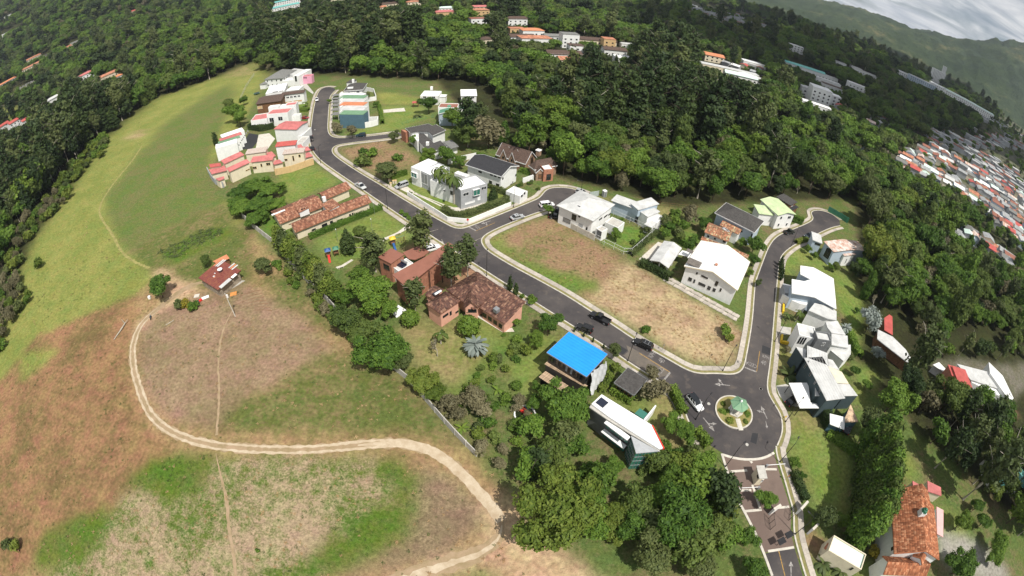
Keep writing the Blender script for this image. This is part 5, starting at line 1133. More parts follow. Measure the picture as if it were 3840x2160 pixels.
h.poly('wall',t32,[(1910,770),(2235,855),(2330,1012),(2045,925)],5.7,0,WHITE); h.poly('roof',t32,[(1900,762),(2240,850),(2338,1018),(2040,922)],6.0,5.75,R_WHITEG); h.poly('white_wall',t32,[(2222,745),(2362,882),(2472,1110),(2440,1150),(2235,855)],6.8,0,R_WHITE); h.poly('front_wall',t32,[(2042,930),(2340,1022),(2472,1112),(2440,1140),(2050,950)],5.4,0,WHITE)
h.block(t32,(1920,962),(2056,1002),(2030,835),6.8,'slab',0,R_RED,BRICKW,ov=.1); h.block(t32,(1850,880),(1925,905),(1945,815),6.2,'slab',0,R_RED,BRICKW,ov=.1); h.at(t32,1850,935,1870,950,fm=FRAMED); h.poly('lean_to',t32,[(1738,940),(1838,985),(1850,1032),(1762,1010)],2.8,2.6,R_PINK); h.poly('lean_to',t32,[(1775,1040),(1920,1070),(1950,1125),(1840,1140)],2.6,2.4,R_WHITEG)
h.poly('shed_roof',t32,[(1660,772),(1722,746),(1806,832),(1778,852)],3.0,2.8,R_WHITE); h.poly('shed_wall',t32,[(1668,774),(1722,754),(1796,832),(1776,845)],2.75,0,WHITE)
h = House('narrow_white_house','narrow white-roofed house half hidden by eucalyptus trees on the slope')
h.poly('wall',t32,[(1110,425),(1250,495),(1380,625),(1445,735),(1435,765),(1245,615),(1108,505)],3.4,0,WOOD); h.poly('roof',t32,[(1104,415),(1256,490),(1388,620),(1456,735),(1440,776),(1245,626),(1100,512)],3.7,3.45,R_WHITEG); h.poly('red_roof',t32,[(1170,300),(1222,266),(1252,288),(1256,472),(1172,422)],4.0,3.8,R_RED); h.poly('red_wall',t32,[(1176,305),(1222,275),(1247,292),(1250,462),(1176,416)],3.75,0,WOOD)
h = House('teal_roofed_shed','broad teal sheet roof glimpsed below the leaning eucalyptus'); h.poly('wall',t33,[(2215,240),(2440,240),(2570,420),(2570,540),(2335,515),(2240,395)],3.6,0,WHITE); h.poly('roof',t33,[(2200,230),(2450,230),(2590,420),(2590,560),(2330,530),(2230,400)],3.9,3.65,R_TEAL)
# --- upper left row
def lerp2(p,q,t): return (p[0]+(q[0]-p[0])*t,p[1]+(q[1]-p[1])*t)
for k,(rm,nm) in enumerate([(R_WHITE,'white'),(R_GREEN,'green'),(R_PINK,'faded red'),(R_WHITE,'white')]):
    t0_,t1_ = [0,.30,.48,.70][k],[.30,.48,.70,1.0][k]; La,Lb,Ra,Rb = (150,632),(345,330),(585,505),(795,165)
    h = House('row_house',['white row house with a white roof nearest the red-roofed compound','row house with a green roof in the terrace above the pasture','row house with a faded red roof in the terrace above the pasture','row house with a white roof at the hedge end of the terrace'][k],group='terrace row above the pasture')
    h.block(Za,lerp2(La,Lb,t0_),lerp2(Ra,Rb,t0_),lerp2(Ra,Rb,t1_),6.0,'slab',0,rm,WHITE,ov=0.02,cover='rib'); 
    for j in range(2): 
        q = lerp2(Ra,Rb,t0_+(t1_-t0_)*(.25+.45*j)); h.at(Za,q[0]+12,q[1]+60,q[0]+32,q[1]+95)
h = House('pink_roofed_house','tall white house with a faded pink roof facing the main road'); h.block(Za,(1320,236),(1780,246),(1826,80),6.8,'gx',.5,R_PINK,WHITE,ov=.3,cover='rib'); h.block(Za,(1770,380),(1880,378),(1930,205),3.4,'flat',0,R_WHITEG,WHITE); h.block(Za,(1760,520),(1910,515),(1880,385),3.0,'flat',0,CONC,WHITE)
h = House('red_roofed_compound','cream and ochre compound of stepped faded red roofs around yards')
h.block(Za,(430,1095),(845,905),(790,832),5.0,'sh+y',.7,R_PINK,CREAM,ov=.4,cover='rib'); h.block(Za,(848,905),(1292,856),(1195,757),5.0,'sh+y',.7,R_PINK,CREAM,ov=.4,cover='rib')
for w_,b_ in [((755,1030,840,1085),0),((895,985,985,1045),1),((1165,905,1260,970),1),((1050,930,1100,1000),1)]: h.at(Za,*w_,blk=b_,fm=OCHRE)
h.block(Za,(335,936),(732,752),(690,668),5.4,'sh+y',.6,R_PINK,CREAM,ov=.3,cover='rib'); h.block(Za,(742,745),(1158,690),(1080,602),5.6,'sh+y',.5,BALLAST,CREAM,ov=.3); h.block(Za,(1345,592),(1758,552),(1672,468),6.8,'sh+y',.6,R_RED,WHITE,ov=.3,cover='rib')
h.block(Za,(1492,746),(1925,700),(1835,615),6.2,'sh+y',.5,BALLAST,CREAM,ov=.3)
for w_ in [(1535,830,1605,880),(1690,770,1745,880),(1815,745,1870,805)]: h.at(Za,*w_,blk=5,fm=OCHRE)
for P_,z_,m_ in [([(1905,825),(2112,775),(2036,700),(1890,735)],3.0,R_PINK),([(1278,882),(1440,845),(1505,908),(1330,950)],3.0,R_PINK),([(1150,720),(1282,682),(1366,772),(1272,802)],4.0,R_PINK),([(15,1045),(330,970),(382,1066),(75,1142)],4.0,R_PINK),([(20,942),(250,916),(262,970),(40,1006)],5.0,R_RED),([(150,1232),(322,1182),(330,1230),(220,1275)],3.4,R_PINK),([(1725,580),(1870,540),(1930,610),(1860,650)],4.0,R_PINK),([(1905,590),(2010,590),(2065,655),(1960,680)],3.4,R_PINK)]:
    c0 = (sum(p[0] for p in P_)/4,sum(p[1] for p in P_)/4); h.poly('wall',Za,[lerp2(p,c0,.06) for p in P_],z_-.16,0,CREAM); h.poly('roof',Za,P_,z_,z_-.15,m_)
wall_run('boundary_wall','ochre plastered boundary wall below the red-roofed compound',[Za(1365,1165),Za(1600,1130),Za(2140,945)],2.6,.25,OCHRE,step=6)
wall_run('boundary_wall','grey boundary wall along the pasture side of the red-roofed compound',[Za(5,1110),Za(80,1260),Za(180,1370),Za(330,1420)],2.4,.25,GREYW,step=5)
h = House('grey_hip_house','house with a steep grey hip roof at the head of the left row'); h.block(Zb,(265,316),(660,282),(600,140),5.6,'hip',2.8,R_GREY,WHITE,ov=.5,auto=3); h.block(Zb,(170,418),(300,405),(300,355),3.2,'hip',.9,R_GREY,WHITE,ov=.3)
h = House('pink_and_white_house','white flat-roofed house with a pink end wall at the top of the road'); h.block(Zb,(620,180),(845,205),(985,100),5.6,'flat',0,R_WHITEG,WHITE); h.block(Zb,(845,245),(960,240),(985,110),6.4,'flat',0,R_WHITE,WHITE); h.block(Zb,(960,250),(1048,245),(1045,190),5.0,'flat',0,R_WHITE,WHITE); h.block(Zb,(1045,250),(1222,235),(1205,205),5.0,'flat',0,R_PINK,PINK)
for k in range(3): h.at(Zb,1064+k*24,258,1080+k*24,292,blk=3,fm=FRAMED)
h.at(Zb,885,240,935,350,blk=1,fm=FRAMED); h.block(Zb,(640,340),(885,318),(890,268),4.0,'flat',0,R_WHITE,WHITE)
h = House('white_flat_house','white house with two plain flat white roofs in the left row'); h.block(Zb,(295,605),(680,535),(770,370),5.8,'slab',0,R_WHITE,WHITE,ov=.1); h.block(Zb,(705,540),(970,515),(975,440),4.6,'slab',0,R_WHITE,WHITE,ov=.1)
for w_ in [(440,545,550,575),(570,530,660,560)]: h.at(Zb,*w_,blk=0)
h = House('brown_roofed_house','house with dark brown roofs and orange-brown balcony walls in the left row'); h.block(Zb,(95,812),(612,742),(585,602),5.6,'gx',1.2,R_BROWN,WOOD,ov=.5); h.block(Zb,(605,632),(1072,576),(1080,516),6.4,'gx',.7,R_BROWN,WHITE,ov=.4)
for k in range(5): h.at(Zb,640+k*75,660-k*9,700+k*75,700-k*9,blk=1,fm=WHITEP)
h.at(Zb,665,745,835,790,blk=1,kind='balcony_panel',pm=OCHRE); h.at(Zb,860,715,1035,770,blk=1,kind='balcony_panel',pm=OCHRE); h.at(Zb,130,840,240,910,blk=0,kind='balcony_panel',pm=OCHRE)
h = House('white_box_house','white cubic house with red-lined roof terraces above a hedge'); h.block(Zb,(320,1012),(742,975),(732,882),6.4,'flat',0,R_PINK,WHITE); h.block(Zb,(690,840),(905,812),(905,755),6.6,'flat',0,R_PINK,WHITE); h.block(Zb,(350,875),(560,850),(545,815),7.0,'flat',0,R_WHITE,WHITE); h.block(Zb,(0,1142),(325,1092),(315,985),5.0,'flat',0,R_PINK,WHITE); h.block(Zb,(560,880),(745,860),(735,800),6.0,'flat',0,R_WHITE,WHITE)
for w_,b_ in [((370,1078,475,1170),0),((548,1055,650,1140),0),((785,918,866,942),1),((285,1185,310,1255),3),((130,1205,160,1275),3),((10,1210,110,1270),3)]: h.at(Zb,*w_,blk=b_)
h.block(Zb,(775,1055),(990,1030),(990,990),3.0,'flat',0,R_WHITEG,WHITE)
# --- coloured terrace on the right of the upper road
ys = [(575,618,R_WHITE),(618,690,R_GREEN),(690,758,R_WHITEG),(758,832,R_ORANGE),(832,928,R_WHITEG),(928,1012,R_GREEN)]
lb = ['terrace house with a white roof next to the dark hip roof','terrace house with a green roof between two white roofs','terrace house with a greyish roof beside the orange roof','terrace house with the only orange roof','terrace house with a pale roof between orange and green','end terrace house with a green roof and slate-blue side wall']
for (y0,y1,rm),L_ in zip(ys,lb):
    h = House('terrace_house',L_,group='coloured terrace beside the upper road'); h.block(Zb,(1780,y1),(2265,y1+6),(2258,y0+6),6.6,'slab',0,rm,SLATE if y1 > 1000 else WHITE,ov=.02,cover='rib'); h.box('front_parapet',Zb,1822,(y0+y1)/2,6.6,.35,3.0,.7,WHITE,h.yaw()); h.box('garage_roof',Zb,1722,(y0+y1)/2+30,2.7,4.0,4.0,.15,R_GREY,h.yaw())
    g = G(Zb(1722,(y0+y1)/2+30),2.7)-h.o
    for sx in (-1.7,1.7):
        for sy in (-1.7,1.7): mb = MB(); mb.tube([(g.x+sx,g.y+sy,0),(g.x+sx,g.y+sy,2.7)],.08,5); mb.build('garage_post',WHITEP,h.root)
h = House('dark_hip_villa','house with a dark grey hip roof and white chimney beside the coloured terrace'); h.block(Zb,(1868,545),(2258,518),(2220,395),5.6,'hip',2.2,R_DGREY,WHITE,ov=.4,fascia=WHITEP,auto=4); h.block(Zb,(1920,375),(2050,375),(2045,320),6.0,'hip',1.2,R_DGREY,WHITE,ov=.2); h.box('chimney',Zb,2068,385,6.8,1.2,1.2,2.2,WHITE,h.yaw()); h.box('dormer',Zb,2010,500,6.0,3.0,1.2,.9,WHITE,h.yaw())
wall_run('garden_wall','white garden wall with battlement posts behind the coloured terrace',[Zb(2270,530),Zb(2480,570),Zb(2530,730),Zb(2280,770)],2.2,.25,WHITE,step=3)
wall_run('garden_wall','stained white yard walls stepping down behind the coloured terrace',[Zb(2260,1290),Zb(2560,1245),Zb(2570,1160),Zb(2290,1180)],2.6,.25,WHITE,step=4)
# --- houses right of it
h = House('green_roofed_house','blue-grey house with a dark green gable roof below white upper rooms'); h.block(Zc,(660,190),(942,190),(945,88),5.6,'gy',1.1,R_DGREEN,BLUEG,ov=.3,cover='rib',fascia=WHITEP); h.at(Zc,835,200,920,238); h.at(Zc,800,240,830,270); h.block(Zc,(655,88),(945,95),(945,30),6.8,'flat',0,R_BRICKRED,WHITE); h.block(Zc,(980,105),(1195,88),(1180,50),4.2,'gx',.6,R_DGREEN,WHITE,ov=.3)
h = House('white_cube_house','small white flat-roofed house with a chimney at the forest edge'); h.block(t10,(1652,962),(1832,966),(1822,915),4.6,'flat',0,R_WHITE,WHITE,auto=3); h.box('chimney',t10,1768,905,4.6,1.2,1.2,1.8,WHITE); h.block(t10,(1830,972),(1905,975),(1900,950),3.2,'slab',0,R_WHITE,WHITE,ov=.2)
h = House('tilted_white_house','white house with a tilted square roof frame at the forest edge'); h.block(t10,(2060,966),(2225,964),(2150,898),4.6,'sh+y',.8,R_WHITE,WHITE,ov=.3,auto=3)
h = House('dark_l_shaped_house','house with dark L-shaped flat roofs, white trim and a courtyard'); 
for P_,z_ in [([(160,405),(515,336),(570,366),(620,346),(772,432),(576,516),(510,452),(380,452),(236,472)],5.4),([(365,482),(430,476),(590,626),(690,590),(792,682),(586,752),(450,702),(365,612)],4.2)]:
    c0 = (sum(p[0] for p in P_)/len(P_),sum(p[1] for p in P_)/len(P_)); h.poly('wall',Zc,[lerp2(p,c0,.05) for p in P_],z_-.22,0,WHITE); h.poly('fascia',Zc,[lerp2(p,c0,-.012) for p in P_],z_-.03,z_-.22,WHITEP); h.poly('roof',Zc,P_,z_,z_-.2,R_DGREY)
h.poly('brick_wall',Zc,[(95,425),(150,430),(215,450),(165,470)],4.6,0,BRICKW); h.box('chimney',Zc,498,662,4.2,1.1,1.1,1.3,WHITE); h.poly('court_wall',Zc,[(250,480),(355,465),(365,600),(340,600)],4.4,0,WHITE); h.poly('lower_roof',Zc,[(720,610),(860,580),(970,680),(850,715)],3.2,3.0,R_GREY); h.poly('lower_wall',Zc,[(740,612),(855,590),(945,672),(850,702)],2.95,0,WHITE)
# --- farm shack
h = House('farm_shack','small shack with a rusty maroon sheet roof and patched strips in the brown field','shack')
h.block(t01,(1995,1346),(2192,1468),(2450,1284),3.0,'sh+y',.5,R_MAROON,surf('rough_board_wall',(.30,.25,.19),.9,.3,1.5),ov=.5,cover='rib')
fr = h.bl[0]['fr']; zr = h.bl[0]['zr']
for nm,u0,v0,u1,v1,m_ in [('pale_sheet',.55,.86,.60,1.12,R_WHITEG),('orange_sheet',.62,.86,.67,1.12,R_ORANGE),('pale_sheet',.70,.86,.75,1.12,R_WHITEG),('orange_sheet',.02,.66,.07,1.02,R_ORANGE),('pale_sheet',.09,.68,.14,1.05,R_WHITEG),('pale_sheet',.16,.7,.21,1.08,R_WHITEG),('pale_sheet',.93,.1,1.06,.55,R_WHITEG),('pale_sheet',.40,.30,.46,.36,R_WHITEG),('orange_sheet',.47,.28,.51,.34,R_ORANGE),('pale_sheet',.33,.42,.38,.46,R_WHITEG),('pale_sheet',.95,.6,1.05,.8,WHITEP)]:
    q = [(u*fr.L,v*fr.W) for u,v in ((u0,v0),(u1,v0),(u1,v1),(u0,v1))]; mb = MB(); vs = [h.P(fr.w(x,y,zr(min(max(x,0),fr.L),min(max(y,0),fr.W))+.07)) for x,y in q]; vs += [v-Vector((0,0,.03)) for v in vs]; mb.add(vs,[(0,1,2,3),(7,6,5,4),(0,4,5,1),(1,5,6,2),(2,6,7,3),(3,7,4,0)]); mb.build('roof_sheet',m_,h.root)
h.poly('lean_to',t01,[(2140,1180),(2280,1110),(2310,1150),(2180,1200)],2.4,2.3,R_ORANGE); h.poly('lean_to_wall',t01,[(2150,1182),(2278,1118),(2300,1148),(2185,1195)],2.25,0,WOOD)
d_ = h.box('satellite_dish',t01,2220,1285,3.5,.12,.12,.6,GREYM); mb = MB(); mb.cyl((0,0),.08,.75,.6,.85,16); mb.build('dish',WHITEP,d_)
h.poly('porch_floor',Zn,[(210,810),(640,600),(740,600),(280,880)],.18,-.1,CONC)
# ================================================================== trees
def leaf_mat(name,cols,trans=.25,rough=.6):
    """cols: dark, mid, bright; which one a tree gets varies from tree to tree, and from leaf to leaf"""
    cols = [(c[0]*1.04,c[1],c[2]) for c in cols]; m,n,l,b = new_mat(name); oi = n.new('ShaderNodeObjectInfo'); at_ = n.new('ShaderNodeAttribute'); at_.attribute_name = 'lv'
    ad = n.new('ShaderNodeMath'); ad.operation = 'MULTIPLY_ADD'; l.new(at_.outputs['Fac'],ad.inputs[0]); ad.inputs[1].default_value = .55; 
    sc_ = n.new('ShaderNodeMath'); sc_.operation = 'MULTIPLY'; l.new(oi.outputs['Random'],sc_.inputs[0]); sc_.inputs[1].default_value = .5; l.new(sc_.outputs[0],ad.inputs[2])
    r = n.new('ShaderNodeValToRGB'); r.color_ramp.elements[0].color = (*cols[0],1); r.color_ramp.elements[0].position = .12; r.color_ramp.elements[1].color = (*cols[2],1); r.color_ramp.elements[1].position = .95
    e = r.color_ramp.elements.new(.5); e.color = (*cols[1],1); l.new(ad.outputs[0],r.inputs[0])
    l.new(r.outputs[0],b.inputs['Base Color']); b.inputs['Roughness'].default_value = rough; b.inputs['Specular IOR Level'].default_value = .2
    tr = n.new('ShaderNodeBsdfTranslucent'); l.new(r.outputs[0],tr.inputs['Color']); mx = n.new('ShaderNodeMixShader'); mx.inputs[0].default_value = trans
    out = [q for q in n if q.type == 'OUTPUT_MATERIAL'][0]; l.new(b.outputs[0],mx.inputs[1]); l.new(tr.outputs[0],mx.inputs[2]); l.new(mx.outputs[0],out.inputs[0])
    return m
LF = {'green': leaf_mat('leaf_green',((.042,.094,.015),(.088,.168,.023),(.165,.265,.038))),
      'mid': leaf_mat('leaf_mid_green',((.048,.082,.019),(.088,.135,.028),(.145,.195,.045))),
      'dark': leaf_mat('leaf_dark_green',((.022,.044,.014),(.042,.072,.020),(.072,.108,.028))),
      'yellow': leaf_mat('leaf_yellow_green',((.070,.118,.018),(.125,.178,.028),(.195,.235,.042))),
      'gold': leaf_mat('leaf_golden',((.16,.15,.02),(.30,.26,.03),(.42,.36,.05))),
      'olive': leaf_mat('leaf_olive',((.055,.084,.026),(.092,.124,.038),(.140,.170,.056))),
      'silver': leaf_mat('leaf_silver',((.16,.20,.18),(.24,.29,.26),(.34,.39,.35))),
      'dry': leaf_mat('leaf_dry_brown',((.10,.098,.052),(.165,.155,.082),(.25,.235,.135))),
      'straw': leaf_mat('leaf_straw',((.30,.20,.10),(.44,.31,.16),(.58,.43,.24)),.35),
      'bright': leaf_mat('leaf_bright_green',((.058,.112,.016),(.105,.180,.024),(.170,.250,.038)))}
BARK = surf('bark',(.13,.095,.065),.9,.3,3,bump=.3); BARKP = surf('pale_bark',(.42,.38,.31),.85,.25,3,bump=.2); BARKD = surf('dark_bark',(.06,.045,.033),.9,.3,3)
def unit(v): return v/np.maximum(np.linalg.norm(v,axis=1,keepdims=True),1e-6)
def leaves(pts,nrm,size,rng,spread=.55,aspect=.62):
    """one bent quad per point, roughly facing nrm"""
    N = len(pts); nn = unit(nrm+rng.normal(0,spread,(N,3))); t = unit(np.cross(nn,rng.normal(0,1,(N,3)))); bt = np.cross(nn,t)
    s = size*rng.uniform(.55,1.25,(N,1)); a = t*s; c = bt*s*aspect
    V = np.stack([pts-a-c,pts+a-c*.8,pts+a*.9+c,pts-a+c*.9],1).reshape(-1,3)
    return V,np.arange(4*N).reshape(-1,4)
def lobes_crown(lobes,n,leaf,seed,clump=5,core=.74,down=.35,spread=.55):
    rng = np.random.default_rng(seed); lb_ = np.array(lobes,float); ar = lb_[:,3]*lb_[:,4]+lb_[:,3]*lb_[:,5]; ar = ar/ar.sum()
    k = rng.choice(len(lb_),n,p=ar); d = unit(rng.normal(0,1,(n,3))); d[:,2] = np.where((d[:,2] < 0) & (rng.random(n) > down),-d[:,2],d[:,2])
    rr = rng.uniform(.80,1.06,(n,1)); ce = lb_[k,:3]+d*lb_[k,3:6]*rr; no = unit(d/lb_[k,3:6])
    # drop clumps deep inside another lobe
    keep = np.ones(n,bool)
    for q in lb_: keep &= (((ce-q[:3])/q[3:6])**2).sum(1) > .50
    ce,no = ce[keep],no[keep]; n = len(ce)
    P = np.repeat(ce,clump,0)+rng.normal(0,leaf*.85,(n*clump,3)); Nn = np.repeat(no,clump,0); lv = np.repeat(rng.random(n),clump)*.75+rng.random(n*clump)*.25
    V,F_ = leaves(P,Nn+np.array([0,0,.25]),leaf,rng,spread); LV = np.repeat(lv,4)
    cv,cf = [],[]
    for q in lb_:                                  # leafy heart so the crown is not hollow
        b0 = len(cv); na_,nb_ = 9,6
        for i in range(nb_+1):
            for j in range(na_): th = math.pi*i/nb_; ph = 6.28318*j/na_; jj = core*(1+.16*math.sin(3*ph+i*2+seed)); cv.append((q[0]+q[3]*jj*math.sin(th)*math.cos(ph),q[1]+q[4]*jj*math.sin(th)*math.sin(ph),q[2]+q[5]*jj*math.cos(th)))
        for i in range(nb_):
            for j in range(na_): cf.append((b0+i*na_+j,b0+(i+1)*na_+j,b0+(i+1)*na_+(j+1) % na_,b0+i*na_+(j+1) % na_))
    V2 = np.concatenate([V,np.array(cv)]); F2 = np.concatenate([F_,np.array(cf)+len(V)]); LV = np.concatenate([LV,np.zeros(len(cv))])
    return V2,F2,LV
def trunk_mb(h,r,limbs,seed,lean=0.0):
    rng = random.Random(seed); mb = MB(); top = Vector((lean,0,h)); pts = [Vector((0,0,-.3)),Vector((lean*.2,.05,h*.35)),Vector((lean*.55,-.05,h*.7)),top]; mb.tube(pts,[r*1.3,r,r*.8,r*.5],7)
    for i in range(limbs):
        a = 6.28318*i/max(limbs,1)+rng.uniform(-.4,.4); s = pts[2].lerp(top,rng.uniform(-.6,.9)); e = s+Vector((math.cos(a),math.sin(a),rng.uniform(.5,1.1)))*h*.32; mb.tube([s,s.lerp(e,.5)+Vector((0,0,h*.03)),e],[r*.45,r*.3,r*.12],5)
    return mb
PROTO = {}
def proto(kind,lobes,n,leaf,seed,lm,th,tr,limbs=4,bark=BARK,R=None,clump=5,core=.74,down=.35,lean=0.0,spread=.55):
    V,F_,LV = lobes_crown(lobes,n,leaf,seed,clump,core,down,spread); cm = np_mesh('crown',V,F_,LF[lm],{'lv': ('FLOAT','POINT',LV)})
    tm = None
    if th: tm = trunk_mb(th,tr,limbs,seed,lean).mesh('trunk'); tm.materials.append(bark)
    lb_ = np.array(lobes); R = R or float(np.max(np.abs(lb_[:,0])+lb_[:,3])*.5+np.max(np.abs(lb_[:,1])+lb_[:,4])*.5); cz = float((lb_[:,2]*lb_[:,3]).sum()/lb_[:,3].sum())
    PROTO.setdefault(kind,[]).append((cm,tm,R,cz,V,F_,LV,lm,th,tr,limbs,seed,bark))
def rl(seed,n,R,H0,H1,rs,flat=.8):
    r = random.Random(seed); out = [(r.uniform(-.12,.12)*R,r.uniform(-.12,.12)*R,(H0+H1)/2,R*.6,R*.6,(H1-H0)/2*.92)]
    for i in range(n):
        a = 6.28318*i/n+r.uniform(-.7,.7); d = R*r.uniform(.30,.82); s = R*rs*r.uniform(.5,1.25); out.append((d*math.cos(a),d*math.sin(a),r.uniform(H0+s*.6,H1-s*.5),s,s*r.uniform(.85,1.15),s*flat*r.uniform(.8,1.1)))
    return out
for i,lm in enumerate(['green','mid','green','olive','bright','bright','dark']): proto('broad',rl(20+i,7+i,4.4,3.0,8.6+i*.3,.40),330,.36,20+i,lm,5.2,.24,4)
for i,lm in enumerate(['green','yellow','mid']): proto('dome',rl(40+i,12,6.4,3.6,9.6,.36),560,.40,40+i,lm,5.0,.34,6)
for i,lm in enumerate(['olive','dark','olive']):
    r_ = random.Random(60+i); proto('tall',[(r_.uniform(-1.2,1.2),r_.uniform(-1.2,1.2),z,s,s*r_.uniform(.8,1.2),s*1.15) for z,s in ((6.5,1.9),(8.4,2.3),(10.2,2.4),(12.0,2.2),(13.6,1.7),(15.0,1.1),(9.3,2.2),(11.2,2.2))],330,.34,60+i,lm,13,.24,5,BARKP,R=3.2,core=.6)
for i in range(2):
    r_ = random.Random(70+i); proto('pine',[(r_.uniform(-.7,.7),r_.uniform(-.7,.7),z,s,s,.9) for z,s in ((3.4,3.2),(5.0,3.1),(6.8,2.8),(8.6,2.5),(10.4,2.1),(12.2,1.6),(13.9,.9))],420,.36,70+i,'dark',12.5,.28,3,BARKD,R=3.4,core=.7,down=.6)
for i,lm in enumerate(['silver','dry']): proto('grey' if i == 0 else 'drybush',rl(80+i,7,3.6,2.0,7.0,.42),300,.30,80+i,lm,4.0,.2,5,core=.5 if i == 0 else .35)
for i,lm in enumerate(['green','mid','bright','olive']): proto('shrub',rl(90+i,5,1.3,.1,2.0,.5),150,.20,90+i,lm,0,0)
proto('goldshrub',rl(97,5,1.3,.1,2.0,.5),150,.20,97,'gold',0,0); proto('yellowshrub',rl(98,5,1.3,.1,2.0,.5),150,.20,98,'yellow',0,0); proto('roundbright',[(0,0,2.2,2.0,2.0,2.0),(.6,.3,2.4,1.6,1.6,1.6)],330,.24,99,'bright',1.2,.15,3)
for i in range(3):
    r_ = random.Random(110+i); proto('feather',[(r_.uniform(-.5,.5),r_.uniform(-.5,.5),z,s,s,s*1.2) for z,s in ((1.0,1.6),(2.6,1.9),(4.2,1.7),(5.6,1.1),(6.6,.6),(3.3,1.9))],330,.26,110+i,['yellow','olive','yellow'][i],5,.12,2,BARK,R=1.9,core=.66)
proto('cypress',[(0,0,z,r_,r_,.7) for z,r_ in ((.5,.48),(1.2,.55),(2.0,.5),(2.8,.38),(3.5,.2))],130,.15,130,'dark',.5,.08,0,R=.55)
proto('cone',[(0,0,z,r_,r_,.8) for z,r_ in ((.7,1.25),(1.5,1.25),(2.4,1.0),(3.2,.65),(3.9,.3))],300,.17,131,'dark',.5,.1,0,R=1.25,core=.85)
for i in range(2):
    r_ = random.Random(140+i); proto('screen',[(r_.uniform(-.6,.6),r_.uniform(-.6,.6),z,s,s,s) for z,s in ((1.5,2.3),(3.5,2.6),(5.5,2.6),(7.5,2.3),(9.2,1.7),(10.6,1.0))],800,.20,140+i,['green','mid'][i],8,.2,2,BARK,R=2.6,core=.8)
for i,lm in enumerate(['green','yellow','mid']): proto('grand',rl(40+i,18,6.4,3.2,9.8,.30),1500,.21,40+i,lm,5.0,.34,6)
for i,lm in enumerate(['green','mid','green','olive','bright','bright','dark']): proto('broadfine',rl(20+i,9+i,4.4,3.0,8.6+i*.3,.38),850,.21,20+i,lm,5.2,.24,4)
# palms and other leaves made one by one
def frond(mb_v,mb_f,base,az,el,L,W,droop,n=6,fold=.25):
    pts = []
    for i in range(n+1):
        t = i/n; pts.append(Vector((math.cos(az)*L*t*math.cos(el-droop*t*t),math.sin(az)*L*t*math.cos(el-droop*t*t),L*t*math.sin(el-droop*t*.9)))+base)
    side = Vector((-math.sin(az),math.cos(az),0)); b0 = len(mb_v)
    for i,p in enumerate(pts):
        t = i/n; w_ = W*(.25+1.3*t)*(1-t**3)+.02; mb_v += [p-side*w_-Vector((0,0,w_*fold)),p,p+side*w_-Vector((0,0,w_*fold))]
    for i in range(n):
        k = b0+3*i; mb_f += [(k,k+1,k+4,k+3),(k+1,k+2,k+5,k+4)]
def palm_proto(kind,h,nf,L,W,lm,bark,seed,droop=1.5,up=.9,tr=.18):
    r = random.Random(seed); v,f = [],[]
    for i in range(nf): frond(v,f,Vector((0,0,h)),6.28318*i/nf*1.618*1.0+r.uniform(-.2,.2),r.uniform(-.25,up),L*r.uniform(.85,1.1),W,droop*r.uniform(.7,1.2))
    V = np.array([tuple(p) for p in v]); LV = np.repeat(np.array([r.random() for _ in range(len(V)//21+1)]),21)[:len(V)]; cm = np_mesh('crown',V,np.array(f),LF[lm],{'lv': ('FLOAT','POINT',LV)})
    mb = MB(); mb.tube([(0,0,-.2),(0,0,h*.5),(0,0,h+.1)],[tr*1.35,tr,tr*.8],9); tm = mb.mesh('trunk'); tm.materials.append(bark)
    PROTO.setdefault(kind,[]).append((cm,tm,L*.8,h+.2,None,None,None,lm,h,tr,0,seed,bark))
palm_proto('royal',7.4,15,3.2,.42,'mid',BARKP,150); palm_proto('lowpalm',2.6,16,2.4,.34,'mid',BARK,151,1.2,1.2,.14); palm_proto('fan',1.5,46,1.75,.26,'silver',BARK,152,.9,1.5,.2); palm_proto('leafclump',.25,16,1.9,.34,'olive',BARK,153,1.0,1.4,.1); palm_proto('banana',.6,11,2.6,.42,'bright',BARK,154,1.1,1.45,.14); palm_proto('maize',.1,8,1.1,.10,'olive',BARK,155,1.0,1.5,.04)
def bare_proto(seed):
    r = random.Random(seed); mb = MB()
    def br(p,d,L,rad,dep):
        e = p+d*L; mb.tube([p,p.lerp(e,.5)+Vector((r.uniform(-.1,.1)*L,r.uniform(-.1,.1)*L,0)),e],[rad,rad*.8,rad*.6],5,cap=False)
        if dep:
            for _ in range(3): br(e,(d+Vector((r.uniform(-.8,.8),r.uniform(-.8,.8),r.uniform(-.1,.5)))).normalized(),L*.72,rad*.55,dep-1)
    br(Vector((0,0,-.2)),Vector((.05,0,1)),2.4,.2,4); tm = mb.mesh('trunk'); tm.materials.append(BARKP)
    pts = np.array([v for v in mb.v if v[2] > 4.0])[::9]; rng = np.random.default_rng(seed); V,F_ = leaves(pts+rng.normal(0,.15,pts.shape),rng.normal(0,1,pts.shape),.16,rng); cm = np_mesh('crown',V,F_,LF['dry'],{'lv': ('FLOAT','POINT',rng.random(len(V)))})
    PROTO.setdefault('bare',[]).append((cm,tm,3.0,5.0,None,None,None,'dry',5,.2,0,seed,BARKP))
bare_proto(160)
_cnt = {}
TREE_XY = []
